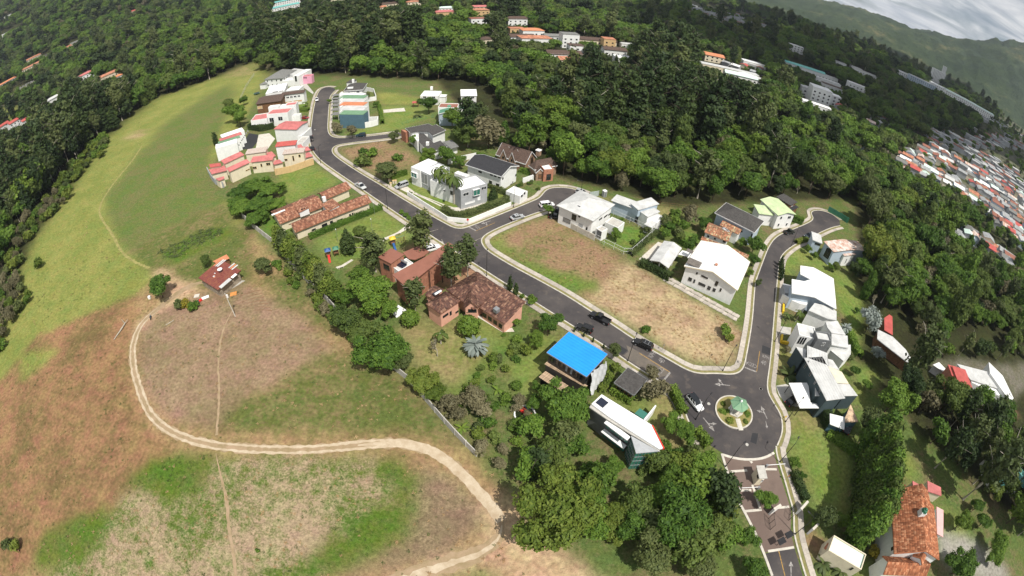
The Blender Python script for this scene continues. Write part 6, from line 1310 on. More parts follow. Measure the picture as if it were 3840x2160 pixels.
def plant(kind,pos,scale,label,cat='tree',group=None,zs=1.0,name=None,var=None):
    L_ = PROTO[kind]; i = var if var is not None else _cnt.get(kind,0); _cnt[kind] = i+1; cm,tm = L_[i % len(L_)][:2]
    nm = name or {'shrub': 'shrub','goldshrub': 'shrub','yellowshrub': 'shrub','drybush': 'tree','royal': 'palm_tree','lowpalm': 'palm_tree','fan': 'fan_palm','leafclump': 'leafy_plant','banana': 'banana_plant','maize': 'maize_plant','cypress': 'cypress_tree','cone': 'topiary_cone','pine': 'pine_tree','tall': 'eucalyptus_tree'}.get(kind,'tree')
    root = empty(nm,pos,random.uniform(0,6.28),label,cat,group); root.scale = (scale,scale,scale*zs)
    o = bpy.data.objects.new('crown' if tm else 'foliage',cm); COL.objects.link(o); o.parent = root
    if tm: o = bpy.data.objects.new('trunk',tm); COL.objects.link(o); o.parent = root
    TREE_XY.append((pos[0],pos[1],PROTO[kind][0][2]*scale)); return root
def tree(kind,win,x,y,r,label,cat='tree',group=None,zs=1.0,name=None,var=None):
    """a tree whose crown shows at (x, y) with radius r in the photograph; its foot stands on the ground"""
    kind = {'dome': 'grand','broad': 'broadfine'}.get(kind,kind); px = win(x,y); rs = r*win.k*(1.06 if kind in ('grand','broadfine') else 1); L_ = PROTO[kind]; i = var if var is not None else _cnt.get(kind,0); R,cz = L_[i % len(L_)][2:4]; zc = 3.0; s = 1.0
    for _ in range(6):
        P = G(px,zc); dist = (P-Vector((0,0,CAMH))).length; s = rs*dist/FPX/R; zc = min(cz*s*zs,30)
    P = G(px,zc); return plant(kind,(P.x,P.y,0),s,label,cat,group,zs,name,var)
def hedge(label,pts,wd,h,lm='green',leaf=.17,den=26,name='hedge',group=None,jit=.12):
    p = resample([G(q).to_2d() for q in pts],.6); rng = np.random.default_rng(abs(hash((round(p[0].x,2),len(p)))) % 99999); o = p[0]; A_ = np.array([(q.x-o.x,q.y-o.y) for q in p]); n = len(A_)
    root = empty(name,(o.x,o.y,0),0,label,'hedge',group)
    T_ = np.gradient(A_,axis=0); T_ /= np.maximum(np.linalg.norm(T_,axis=1,keepdims=True),1e-6); N_ = np.stack([-T_[:,1],T_[:,0]],1); m = int(n*.6*(wd+2*h)*den); i = rng.integers(0,n,m)
    u = rng.random(m)*(wd+2*h); side = np.where(u < h,-1,np.where(u > h+wd,1,0)); off = np.where(side == 0,(u-h)-wd/2,side*wd/2); z = np.where(side == 0,h,np.where(side < 0,u,u-h-wd)); z = z*(1+.08*np.sin(i*.5)); bl = 1-.12*np.clip(z/h,0,1)
    off = off*bl+rng.normal(0,jit,m); P = np.stack([A_[i,0]+N_[i,0]*off+T_[i,0]*rng.uniform(-.35,.35,m),A_[i,1]+N_[i,1]*off+T_[i,1]*rng.uniform(-.35,.35,m),z+rng.normal(0,jit*.7,m)],1)
    no = np.stack([N_[i,0]*side,N_[i,1]*side,np.where(side == 0,1.0,.35)],1); V,F_ = leaves(P,no,leaf,rng,.5); lv = np.repeat(.5+.3*np.sin(i*.35+z)+.2*rng.random(m),4)
    me = np_mesh('foliage',V,F_,LF[lm],{'lv': ('FLOAT','POINT',lv)}); f = bpy.data.objects.new('foliage',me); COL.objects.link(f); f.parent = root
    mb = MB(); vs = []; w2 = wd/2*.82
    for k in range(n): vs += [(*(A_[k]-N_[k]*w2),-.1),(*(A_[k]-N_[k]*w2*.9),h*.9),(*(A_[k]+N_[k]*w2*.9),h*.9),(*(A_[k]+N_[k]*w2),-.1)]
    mb.add(vs,[(4*k+j,4*k+j+1,4*k+5+j,4*k+4+j) for k in range(n-1) for j in range(3)]); mb.build('branches',LF[lm],root)
    return root
def fill(win,poly,kinds,step,r0,r1,label,group,cat='tree',seed=1,maxn=60):
    ps = [G(win(*p)).to_2d() for p in poly]; xs = [p.x for p in ps]; ys_ = [p.y for p in ps]; r = random.Random(seed); n = 0; y = min(ys_)
    while y < max(ys_):
        x = min(xs)+(step/2 if int(y/step) % 2 else 0)
        while x < max(xs):
            qx,qy = x+r.uniform(-.4,.4)*step,y+r.uniform(-.4,.4)*step
            if n < maxn and bool(pip(np.array([qx]),np.array([qy]),ps)[0]):
                k = r.choice(kinds); R = PROTO[k][0][2]; plant(k,(qx,qy,0),r.uniform(r0,r1)/R,label if isinstance(label,str) else label[k],cat,group); n += 1
            x += step
        y += step
# ================================================================== planting
# row of feathery trees along the concrete boundary wall
RW = 'feathery yellow-green tree in the row along the concrete boundary wall'
for x,y,r in [(702,598,17),(716,612,19),(732,626,20),(748,642,21),(764,657,21),(780,672,22),(796,688,22),(812,703,22),(828,717,20),(846,733,20)]: tree('feather',D,x,y,r,RW,group='feathery row along the boundary wall')
GR = 'dense dark green tree in the clump below the red-roofed compound'
for x,y,r in [(602,470,34),(640,452,36),(678,462,34),(612,505,34),(652,500,38),(692,498,30),(640,535,30),(595,495,28)]: tree('dome',D,x,y+14,r,GR,group='clump below the red-roofed compound',zs=.62,var=0)
tree('broad',D,395,716,38,'round dark green tree standing alone where the track meets the pasture',var=0,zs=.75)
tree('broad',D,660,664,25,'round bushy tree to the right of the farm shack',var=3,zs=.75)
tree('goldshrub',D,464,765,15,'golden yellow shrub beside the dirt track','shrub'); tree('shrub',D,448,766,13,'dull green bush touching the golden shrub','shrub',var=3); tree('shrub',D,484,772,15,'dark green bush between the golden shrub and the white boards','shrub',var=0)
tree('broad',D,515,655,14,'small tree at the back wall of the farm shack',var=1)
tree('yellowshrub',D,95,660,13,'small bright shrub alone on the steep pasture','shrub'); tree('shrub',D,20,1368,14,'dull green bush in the brown corner beside a brighter bush','shrub',var=3); tree('yellowshrub',D,38,1370,14,'bright green bush in the brown corner beside a duller bush','shrub'); tree('shrub',D,648,1386,6,'tiny dark bush alone in the patchy lower field','shrub',var=0)
# park and street trees
tree('tall',D,1060,575,34,'grey-green eucalyptus at the street edge of the park',var=0,zs=.82); tree('tall',D,936,622,34,'bushy eucalyptus in the middle of the playground park',var=2,zs=.7); tree('tall',D,1133,662,32,'tall eucalyptus against the brick house wall',var=0,zs=.95); tree('tall',D,1176,633,27,'slim eucalyptus with a pale trunk beside the main road',var=2,zs=.95); tree('tall',D,1040,733,27,'eucalyptus between the brick house and the hacienda',var=0,zs=.85)
tree('cone',D,874,612,19,'clipped dark cone bush between the two lawns of the park','shrub'); tree('broad',D,905,582,20,'thin young tree on the upper park lawn',var=1); tree('shrub',D,1052,612,13,'low bush at the park end of the brick house','shrub',var=0)
for x,y in [(1003,505),(1012,513),(1021,521),(1030,530),(1038,538)]: tree('shrub',D,x+7,y+28,7,'round clipped shrub in the row along the park pavement','shrub','clipped shrubs by the park pavement',var=0)
# along and behind the boundary wall
for x,y,r,k,v,L_ in [(870,742,30,'broad',0,'dark tree at the park corner of the boundary wall'),(905,700,36,'broad',4,'leafy tree beside the curved park path'),(932,728,56,'dome',0,'wide dark-crowned tree behind the brick house'),(978,772,28,'broad',2,'round tree shading the small white patio'),(872,805,42,'broad',1,'tree leaning over the boundary wall above the brown field'),(912,838,46,'dome',2,'spreading tree over the boundary wall'),(965,880,66,'dome',0,'largest spreading tree over the boundary wall beside the lawn'),(1012,905,28,'broad',3,'tree at the lawn side of the largest spreading tree'),(1030,800,22,'roundbright',0,'round bright bush by the white patio'),(1060,955,42,'yellow',0,''),(1095,985,30,'yellow',0,'')]:
    if k == 'yellow': tree('dome',D,x,y,r,'yellow-green tree inside the boundary wall below the hacienda lawn',group='yellow-green trees inside the wall',var=1)
    else: tree(k,D,x,y,r,L_,var=v)
for x,y,r in [(1128,1012,30),(1150,1040,24),(1195,1005,34),(1212,1030,26),(1400,470,0)][:4]: tree('drybush',D,x,y,r,'dry grey-brown tree in the neglected garden below the lawn',group='dry trees in the neglected garden')
fill(D,[(1080,1010),(1170,960),(1280,985),(1340,1040),(1300,1120),(1290,1220),(1180,1110)],['shrub','yellowshrub','drybush','banana','shrub'],3.0,.8,1.5,'weedy shrub in the neglected garden beside the boundary wall','shrubs of the neglected garden','shrub',3,60)
fill(D,[(690,640),(760,700),(860,800),(960,920),(900,880),(790,770),(700,690)],['shrub','shrub','yellowshrub','drybush'],2.6,.8,1.6,'weedy shrub on the field side of the boundary wall','shrubs on the field side of the wall','shrub',4,60)
# hacienda garden
tree('roundbright',D,1180,822,27,'dense bright green globe bush on the hacienda lawn','shrub'); tree('fan',D,1197,866,27,'silver-blue fan palm on the hacienda lawn','palm'); tree('royal',D,1107,838,22,'feathery palm growing by the hacienda corner','palm',zs=.6); tree('bare',D,1098,870,24,'bare-limbed grey tree beside the hacienda palm'); tree('shrub',D,1268,842,6,'small dark ball shrub at the hacienda path','shrub',var=0); tree('broad',D,1299,808,14,'small tree at the salmon end wall of the hacienda',var=0,zs=.8)
tree('broad',D,1382,812,34,'dark street tree between the hacienda and the blue roof',var=0); tree('broad',D,1350,850,22,'bushy tree at the top of the green bank',var=4)
for x,y in [(1283,715),(1297,733)]: tree('cypress',D,x,y,6,'slim dark cypress on the pavement behind the hacienda',group='two cypresses behind the hacienda',zs=1.1)
for x,y,r in [(1312,745,8),(1340,755,14)]: tree('shrub',D,x,y,r,'green shrub on the street side of the hacienda','shrub','shrubs on the street side of the hacienda',var=2)
fill(D,[(1150,960),(1330,835),(1350,870),(1240,960),(1190,1000)],['shrub','yellowshrub','shrub'],2.4,.7,1.3,'shrub on the green bank between the hacienda and the blue roof','shrubs on the green bank','shrub',5,50)
# round the blue house and the pavilion
for k,x,y,r,v,L_ in [('dome',1425,1015,62,0,'big green tree in front of the plank terraces'),('broad',1352,972,16,0,'dark rounded shrub tree at the terrace steps'),('roundbright',1300,970,13,0,'small bright tree on the lawn left of the terraces'),('broad',1345,1010,22,2,'tree beside the ring-shaped pond'),('broad',1548,878,18,3,'small tree at the street corner of the blue roof'),('drybush',1650,980,34,0,'sparse brown tree beside the dark pavilion'),('drybush',1640,935,22,0,'thin leafless-looking tree at the pavilion driveway')]: tree(k,D,x,y,r,L_,var=v)
for x,y in [(1502,905),(1520,925),(1535,945),(1548,925),(1530,960),(1515,975)]: tree('yellowshrub',D,x,y,13,'yellow-green shrub between the blue roof and the pavilion','shrub','shrubs between blue roof and pavilion')
hedge('clipped bright green hedge in front of the dark pavilion',[Zg(715,560),Zg(880,655)],2.0,1.5,'bright'); hedge('tall green hedge along the roundabout kerb',[Zh(850,110),Zh(890,190),Zh(925,270),Zh(955,310)],1.6,2.2,'bright'); hedge('green hedge continuing along the kerb below the big roadside tree',[Zh(1060,470),Zh(1110,530),Zh(1160,580)],1.6,2.0,'bright')
# the wooded corner at the entrance
for k,x,y,r,v,zs,L_ in [('dome',1400,1285,112,1,1.0,'huge yellow-green spreading tree at the bend of the dirt track'),('pine',1350,1165,42,0,.6,'grey-green conifer behind the huge spreading tree'),('broad',1440,1110,46,2,.9,'tree touching the left end of the glass-prowed house'),('dome',1500,1195,46,0,.8,'round tree below the glass prow'),('broad',1545,1175,30,2,.8,'bright round tree against the glass prow'),('dome',1600,1275,50,2,.8,'olive tree between the glass prow and the entrance'),('dome',1720,1285,78,0,.95,'large dark-leaved tree beside the paved entrance'),('dome',1790,1340,62,2,.9,'dense tree over the entrance pavement'),('broad',1650,1150,40,1,.9,'small-leaved tree beside the prow lawn'),('broad',1600,1330,50,0,.9,'dark tree in the hollow of the entrance wood'),('broad',1640,1395,52,3,.9,'drab olive tree at the foot of the entrance wood'),('dome',1560,1300,46,1,.9,'yellowish tree in the middle of the entrance wood'),('broad',1700,1200,42,4,.9,'tree at the roundabout end of the entrance wood'),('broad',1725,1085,34,2,.9,'roadside tree left of the roundabout'),('broad',1690,1065,30,0,.9,'dark tree behind the roundabout hedge'),('broad',1765,1170,44,2,.9,'tree overhanging the entrance kerb'),('broad',1880,1350,32,0,.9,'dark tree at the bottom of the paved entrance'),('broad',1900,1430,34,2,.9,'round tree beside the lower entrance road'),('broad',1810,1245,40,4,.9,'greyish flowering tree along the entrance'),('broad',1480,1250,40,2,.8,'tree behind the huge spreading tree on the prow side'),('broad',1690,1340,46,0,.9,'dark tree between the two largest entrance trees'),('broad',1760,1420,44,3,.8,'olive tree near the bottom of the entrance wood')]: tree(k,D,x,y,r,L_,var=v,zs=zs)
fill(D,[(1420,1210),(1490,1200),(1570,1260),(1690,1260),(1720,1120),(1750,1150),(1830,1275),(1890,1400),(1890,1449),(1620,1449),(1490,1400)],['broad','broad','dome'],5.2,2.2,3.6,'understorey tree filling the entrance wood between the bigger crowns','understorey of the entrance wood',seed=21,maxn=34)
fill(D,[(1300,1120),(1360,1050),(1420,1080),(1440,1160),(1340,1220),(1290,1200)],['broad','shrub','broad'],4.5,1.8,3.0,'tree between the neglected garden and the huge spreading tree','trees above the huge spreading tree',seed=22,maxn=14)
tree('broad',D,1932,1252,31,'round tree on the median behind the guardhouse',var=0,zs=.75)
for x,y in [(1655,1180),(1630,1090),(1680,1120),(1745,1130),(1705,1140),(1620,1180)]: tree('shrub',D,x,y,16,'bush in the shade between the roundabout and the glass prow','shrub','bushes beside the roundabout')
# lot shrubs, villa garden
for x,y,r,v in [(912,381,11,0),(938,384,15,0),(912,404,19,1),(998,397,13,0)]: tree('shrub',D,x,y,r,'round shrub dotted on the dry brown lot','shrub','shrubs on the dry brown lot',var=v)
tree('broad',D,972,424,33,'low spreading tree at the hedge corner of the dry lot',var=3,zs=.6)
for i,(x,y) in enumerate([(1130,480),(1270,585),(1410,668)]): b_ = G(Zm(x,y)); plant('royal',(b_.x,b_.y,0),1.25,'royal palm with a pale trunk in front of the white villa','palm','three palms at the white villa')
hedge('long low hedge inside the white corner wall of the villa',[Zm(1200,790),Zm(1340,895),Zm(1500,935),Zm(1700,895),Zm(2100,755),Zm(2500,600),Zm(2490,500),Zm(2260,400),Zm(2120,330)],1.6,1.6,'olive'); hedge('clipped hedge panel between the dry lot and the villa drive',[Zm(165,170),Zm(450,75)],.9,2.0,'bright'); tree('cone',Zm,2200,500,90,'rounded cypress cone behind the villa hedge','shrub'); tree('leafclump',Zm,530,440,50,'spiky dark plant at the villa gate end','plant')
hedge('dark clipped hedge along the bungalow on the park side',[t11(545,955),t11(900,800),t11(1265,655)],1.3,1.5,'green')
for k,x,y,r,v,L_ in [('broad',1075,388,22,4,'pale green tree between the L-shaped house and the villa'),('lowpalm',1090,400,14,0,'palm behind the villa'),('broad',1125,385,26,0,'dark tree behind the villa'),('broad',1155,402,18,2,'round tree by the white wall behind the villa'),('dome',1180,330,40,2,'spreading tree right of the L-shaped house'),('drybush',1230,325,40,0,'half-bare spreading tree behind the L-shaped house'),('broad',1040,350,16,0,'tree in front of the L-shaped house courtyard'),('broad',990,340,14,3,'drab tree at the end of the side street'),('broad',1078,256,24,0,'round dark tree beside the green-roofed house'),('leafclump',1052,290,14,0,'spiky palm-like plant on the fenced lawn')]: tree(k,D,x,y,r,L_,var=v)
fill(Zc,[(820,420),(1000,330),(1250,420),(1330,560),(1250,700),(1000,700),(880,560)],['broad','dome','broad','tall'],6.5,2.6,4.2,'tree in the grove between the L-shaped house and the gabled house','grove by the gabled house',seed=6,maxn=16)
hedge('dark hedge strip between the gabled house and the white-walled yard',[Zc(1240,830),Zc(1420,880),Zc(1540,930)],1.5,1.6,'green'); hedge('hedge on the terrace of the black-roofed house',[Zc(1905,1060),Zc(2060,1110)],2.0,1.6,'green')
for x,y in [(1910,1245),(2030,1230),(2060,1220),(1860,1275),(2165,1320)]: tree('shrub',Zc,x,y,34,'flowering shrub at the front of the gabled house','shrub','shrubs in front of the gabled house')

tree('drybush',t10,815,1275,55,'brownish bush at the corner of the coloured terrace','shrub'); tree('drybush',t10,960,1305,65,'pink-flowering bush at the corner of the coloured terrace','shrub'); tree('broad',t10,740,1010,26,'dark narrow tree in front of the coloured terrace',var=0); tree('broad',t10,800,985,28,'orange-tinged tree in front of the coloured terrace',var=3); tree('broad',t10,1110,955,45,'olive tree in the walled garden of the dark hip villa',var=3); tree('broad',t10,1210,1040,35,'tree beside the garages behind the coloured terrace',var=2); tree('lowpalm',t10,495,1030,32,'small palm on the lawn beside the upper road','palm')
hedge('hedge behind the coloured terrace yards',[t10(1240,1080),t10(1275,1250)],1.4,1.8,'green'); hedge('clipped bright hedge of the upper road lawn',[Zb(950,950),Zb(1165,945)],3.0,1.6,'bright'); hedge('dark hedge between the white box house and the row houses',[Za(840,230),Za(1080,270),Za(1330,215)],2.6,2.6,'dark'); hedge('yellowish round hedge beside the pink-roofed house',[Za(1925,180),Za(1930,300)],2.6,2.2,'yellow')
for x,y,r,v in [(590,275,26,0),(575,262,16,1),(600,290,22,0),(612,250,12,2)]: tree('broad',D,x,y,r,'tree at the pasture fence above the terrace row',group='trees at the pasture fence',var=v)
for x in (155,185): b_ = G(Za(x,560)); plant('cypress',(b_.x,b_.y,0),1.6,'slim cypress behind the terrace row at the pasture edge',group='two cypresses at the pasture edge')
# garden of the hip and shed-roofed houses
for k,w_,x,y,r,v,L_ in [('broad',t21,1060,900,70,0,'spreading tree on the lawn of the hip-roofed house'),('shrub',t21,1300,920,26,2,'small bright bush on the fenced lawn'),('shrub',t21,1220,985,30,1,'low shrub with a pale sapling on the fenced lawn'),('broad',t21,370,650,62,2,'small street tree shading the white parked vehicle'),('broad',t21,1105,750,28,0,'bush beside the wire fence of the shed-roofed house'),('broad',t21,1360,860,40,3,'thin tree by the small white porch'),('drybush',t21,1800,700,95,0,'pale-leaved tree between the lawn patch and the dark hip roof'),('broad',t21,2115,740,62,2,'tree in front of the dark hip roof'),('broad',t21,1940,790,80,0,'dark tree beside the old tiled cottage'),('broad',t21,2320,985,55,2,'bright tree against the old tiled cottage'),('broad',t21,2450,1000,105,0,'dark tree at the street side of the big gable house'),('broad',t21,2440,1150,75,0,'lower dark tree at the street side of the big gable house'),('broad',t21,2400,1290,40,4,'light bushy tree at the kerb of the right-hand street'),('broad',t21,2480,1390,38,3,'drab bush at the kerb of the right-hand street')]: tree(k,w_,x,y,r,L_,'shrub' if k == 'shrub' else 'tree',var=v)
fill(t21,[(1480,880),(1640,760),(1720,840),(1700,960),(1720,1040),(1560,980),(1460,960)],['broad','shrub','broad'],3.4,1.3,2.4,'dense garden tree between the wire fence and the bright lawn patch','trees of the walled garden',seed=7,maxn=26)
hedge('dark overgrown hedge along the upper side of the straw-coloured lot',[Ze(0,530),Ze(140,585),Ze(270,660),Ze(330,700)],2.2,2.0,'dark'); hedge('hedge around the bright lawn patch',[t21(1690,1000),t21(1790,1060),t21(1830,960)],1.4,1.8,'green'); hedge('hedge at the corner between the wire fence and the concrete drive',[t21(1190,1120),t21(1330,990),t21(1440,900)],1.8,1.4,'olive')
hedge('tall clipped hedge beside the right-hand cul-de-sac',[t31(150,700),t31(345,800)],2.0,2.0,'green'); hedge('low hedge in front of the clipped hedge by the cul-de-sac',[t31(130,735),t31(330,815)],.8,.9,'green'); hedge('yellow-green hedge of the rusty-roofed house',[t31(280,1000),t31(385,975)],1.6,1.4,'yellow')
CY = 'dark slim conifer in the row on the right-hand pavement'
for k in range(5): tree('cypress',Zi,150+k*2,60+k*42,20,CY,group='five conifers on the pavement',zs=.9)
for x,y,r in [(470,1115,40),(410,1050,40),(880,1250,60),(640,1230,40),(690,1230,45),(940,1080,45)]: tree('broad',t31,x,y,r,'tree around the rusty-roofed house',group='trees around the rusty-roofed house')
tree('banana',t31,1065,1225,60,'broad-leaved banana plant below the rusty-roofed house','plant'); tree('bare',t31,1120,1370,60,'white-limbed bare tree on the slope below the lawn'); tree('royal',t32,330,240,62,'palm leaning over the yellow border','palm',zs=.7); tree('lowpalm',t32,200,265,45,'dark low palm beside the yellow border','palm'); tree('leafclump',t32,215,870,105,'large bronze-green leafy clump beside the long-roofed house','plant'); tree('fan',t32,785,400,55,'silver fan palm at the back of the stepped white house','palm'); tree('drybush',t32,205,615,40,'grey-leaved shrub at the pavement before the long-roofed house','shrub'); tree('shrub',t32,250,505,38,'dark shrub inside the yellow border','shrub',var=0)
tree('grey',t32,1060,310,150,'large silver-grey tree behind the stepped white house'); tree('grey',t32,1100,640,85,'smaller silver-grey tree below the large one'); tree('dome',t32,1310,1080,200,'dark dense dome tree standing alone on the right slope',var=0,zs=1.0); tree('tall',t32,1590,620,150,'wide eucalyptus shading the narrow white house',var=0); tree('broad',t32,1080,1330,150,'pale olive tree at the back of the long-roofed house',var=3); tree('broad',t32,880,830,60,'creeper-covered bush behind the cream roof',var=2); tree('broad',t32,1000,970,60,'bush at the garden corner of the long-roofed house',var=2); tree('shrub',t32,830,690,45,'orange-tinged shrub behind the stepped white house','shrub',var=3); tree('broad',t32,900,220,30,'small bright tree on the strip lawn',var=2)
hedge('dark green hedge wall at the end of the long-roofed house',[t32(540,1290),t32(590,1400),t32(700,1450)],2.2,2.6,'dark'); hedge('leafy hedge along the back of the stepped white house',[t32(800,480),t32(850,600),t32(900,700)],2.2,2.0,'green')
TS = 'tall dense screen tree in the row beside the orange-tiled house'
for x,y in [(1180,60),(1195,150),(1200,240),(1195,330),(1200,420),(1190,510),(1195,600),(1180,690),(1150,780),(1120,860),(1080,930)]: tree('screen',t33,x-60,y,150,TS,group='tall screen beside the orange-tiled house')
for k,x,y,r,v,L_ in [('broad',600,850,120,3,'bushy dark tree at the foot of the screen row'),('broad',760,880,80,4,'pink-tinged tree beside the screen row'),('broad',480,900,60,2,'bright tree at the entrance gate'),('leafclump',850,1040,85,0,'large-leaved plant behind the mint roof'),('leafclump',970,1110,80,0,'broad-leaved clump right of the mint roof'),('goldshrub',1070,1210,70,0,'yellow-leaved shrub right of the mint roof'),('leafclump',560,1320,105,0,'leafy tropical clump below the mint roof'),('leafclump',740,1400,90,0,'leafy tropical clump beside the cream wall'),('dome',1980,1340,170,0,'round tree over the concrete drive of the orange-tiled house'),('broad',1980,890,110,4,'round greyish tree on the strip lawn right of the orange roofs'),('broad',2180,900,90,2,'tree above the drive bend'),('tall',2360,330,170,0,'tall leaning eucalyptus at the right edge woods'),('broad',270,300,70,0,'dark glossy tree at the guardhouse crossing'),('broad',340,440,50,0,'dark bush along the entrance pavement'),('broad',2120,740,80,2,'bright bush in the right-hand hedge line'),('broad',2330,1100,120,0,'dark tree at the lower right garden'),('broad',2300,1230,110,2,'leafy tree at the lower right garden')]: tree(k,t33,x,y,r,L_,'plant' if k == 'leafclump' else 'tree',var=v)
hedge('dark clipped hedge along the entrance pavement',[Zk(1130,420),Zk(1180,560),Zk(1260,720)],1.6,1.5,'dark'); hedge('hedge line at the top of the green lawn',[t33(600,20),t33(760,130),t33(850,200)],3.0,1.2,'green')
fill(t33,[(1300,30),(1900,100),(2300,500),(2000,600),(1700,420),(1450,200)],['tall','broad','tall','broad'],6.5,2.4,3.6,'tree of the brown-floored grove above the orange-tiled house','grove above the orange-tiled house',seed=8,maxn=22)
fill(t32,[(1420,1000),(1650,1150),(2000,1240),(2300,1260),(2500,1440),(1900,1460),(1560,1300)],['broad','tall','broad','dome'],7.5,2.8,4.2,'tree in the wood below the warehouse','wood below the warehouse',seed=9,maxn=22)
fill(t32,[(1500,640),(1750,690),(2200,640),(2576,640),(2600,745),(1800,715),(1600,780)],['broad','tall','broad'],5.0,1.8,2.8,'small tree in the belt above the warehouse','belt above the warehouse',seed=15,maxn=20)
fill(t33,[(1700,-60),(2576,-100),(2700,700),(2560,1350),(2330,1000),(2200,700),(1900,560)],['broad','tall','broad','dome','tall'],7,2.6,4.0,'tree in the woods above the concrete drive of the orange-tiled house','woods above the concrete drive',seed=14,maxn=40)
fill(t02,[(0,0),(230,0),(330,120),(180,300),(80,560),(0,700)],['shrub','yellowshrub','shrub','drybush'],4.2,1.4,2.6,'bush in the thicket at the foot of the pasture','thicket at the foot of the pasture','shrub',10,40)
fill(t01,[(230,1449),(250,1050),(420,850),(560,700),(700,560),(560,500),(450,600),(250,800),(60,1100),(60,1449)],['shrub','drybush','yellowshrub','shrub'],4.6,1.4,2.8,'bush along the left edge of the pasture','bushes along the pasture edge','shrub',11,60)
fill(t01,[(700,560),(800,330),(950,180),(1110,90),(1090,-60),(960,0),(830,120),(640,330),(560,480)],['shrub','shrub','yellowshrub','shrub'],5.5,1.8,3.4,'bush on the upper left edge of the pasture','bushes on the upper pasture edge','shrub',12,40)
fill(t01,[(1600,1090),(1700,1030),(2000,870),(2200,840),(2250,900),(1980,1030),(1750,1180),(1640,1160)],['maize'],1.7,.9,1.4,'maize plant in the green plot above the shack','maize plot','plant',13,80)
# ------------------------------------------------------------------ the forest: the 300 that show largest are trees of their own, the rest one mass
NOFOREST = [[(p.x,p.y) for p in GP(D,q)] for q in ([(1100,215),(1160,200),(1210,215),(1300,330),(1240,380),(1100,300)],[(2150,500),(2200,640),(2140,640)],[(2205,800),(2290,900),(2260,920),(2185,830)],[(2365,905),(2480,905),(2540,1020),(2440,1030),(2380,960)],[(30,860),(50,690),(300,600),(560,560),(640,600),(600,800),(200,900),(10,980)])]
OPN = OPEN+NOFOREST
FAR_HOUSES = [(*G(t32(*q)).to_2d(),r) for q,r in (((1270,560),9),((1380,680),6),((1950,950),14),((2250,950),20),((1760,830),6))]
def far_house(win,x,y,wd,dp,h,roof,rm,wm,label,rz=None,rise=1.6,group=None,name='far_house',cat='house',floors=1):
    p = GT(win(x,y)); 
    if p is None: return
    FAR_HOUSES.append((p.x,p.y,max(wd,dp)*.5)); az = math.atan2(p.x,p.y); rz = (-az+math.radians(18)) if rz is None else rz
    wd,dp,h = wd*1.15,dp*1.15,h*1.25; root = empty(name,p,rz,label,cat,group); mb = MB(); x0,y0 = wd/2,dp/2
    mb.box(-x0,x0,-y0,y0,-3,h); 
    if roof == 'g': mb.add([(-x0,-y0,h),(-x0,y0,h),(-x0,0,h+rise*.92),(x0,-y0,h),(x0,y0,h),(x0,0,h+rise*.92)],[(0,2,1),(3,4,5)])
    mb.build('wall',wm,root); mb = MB(); o = .5
    if roof == 'g':
        for s in (-1,1): vs = [(-x0-o,0,h+rise),(x0+o,0,h+rise),(x0+o,s*(y0+o),h-.15),(-x0-o,s*(y0+o),h-.15)]; vs += [(a,b_,c-.2) for a,b_,c in vs]; mb.add(vs,[(0,1,2,3),(7,6,5,4),(0,4,5,1),(1,5,6,2),(2,6,7,3),(3,7,4,0)])
    elif roof == 'h':
        k = max(0,x0-y0*.95); vs = [(-x0-o,-y0-o,h),(x0+o,-y0-o,h),(x0+o,y0+o,h),(-x0-o,y0+o,h),(-k,0,h+rise),(k,0,h+rise)]; mb.add(vs,[(0,1,5,4),(1,2,5),(2,3,4,5),(3,0,4),(3,2,1,0)])
    else: mb.box(-x0-.15,x0+.15,-y0-.15,y0+.15,h,h+.3)
    mb.build('roof',rm,root)
    n = max(2,int(wd/4))
    for f in range(max(1,int(h/2.9))):
        for i in range(n):
            u = -x0+wd*(i+.5)/n; wb = MB(); wb.box(u-.75,u+.75,-y0-.06,-y0+.02,1.0+f*2.9,2.2+f*2.9); wb.build('window',GLASS,root)
    return root
TRC = surf('far_terracotta',(.46,.20,.12),.8,.3,.6); 
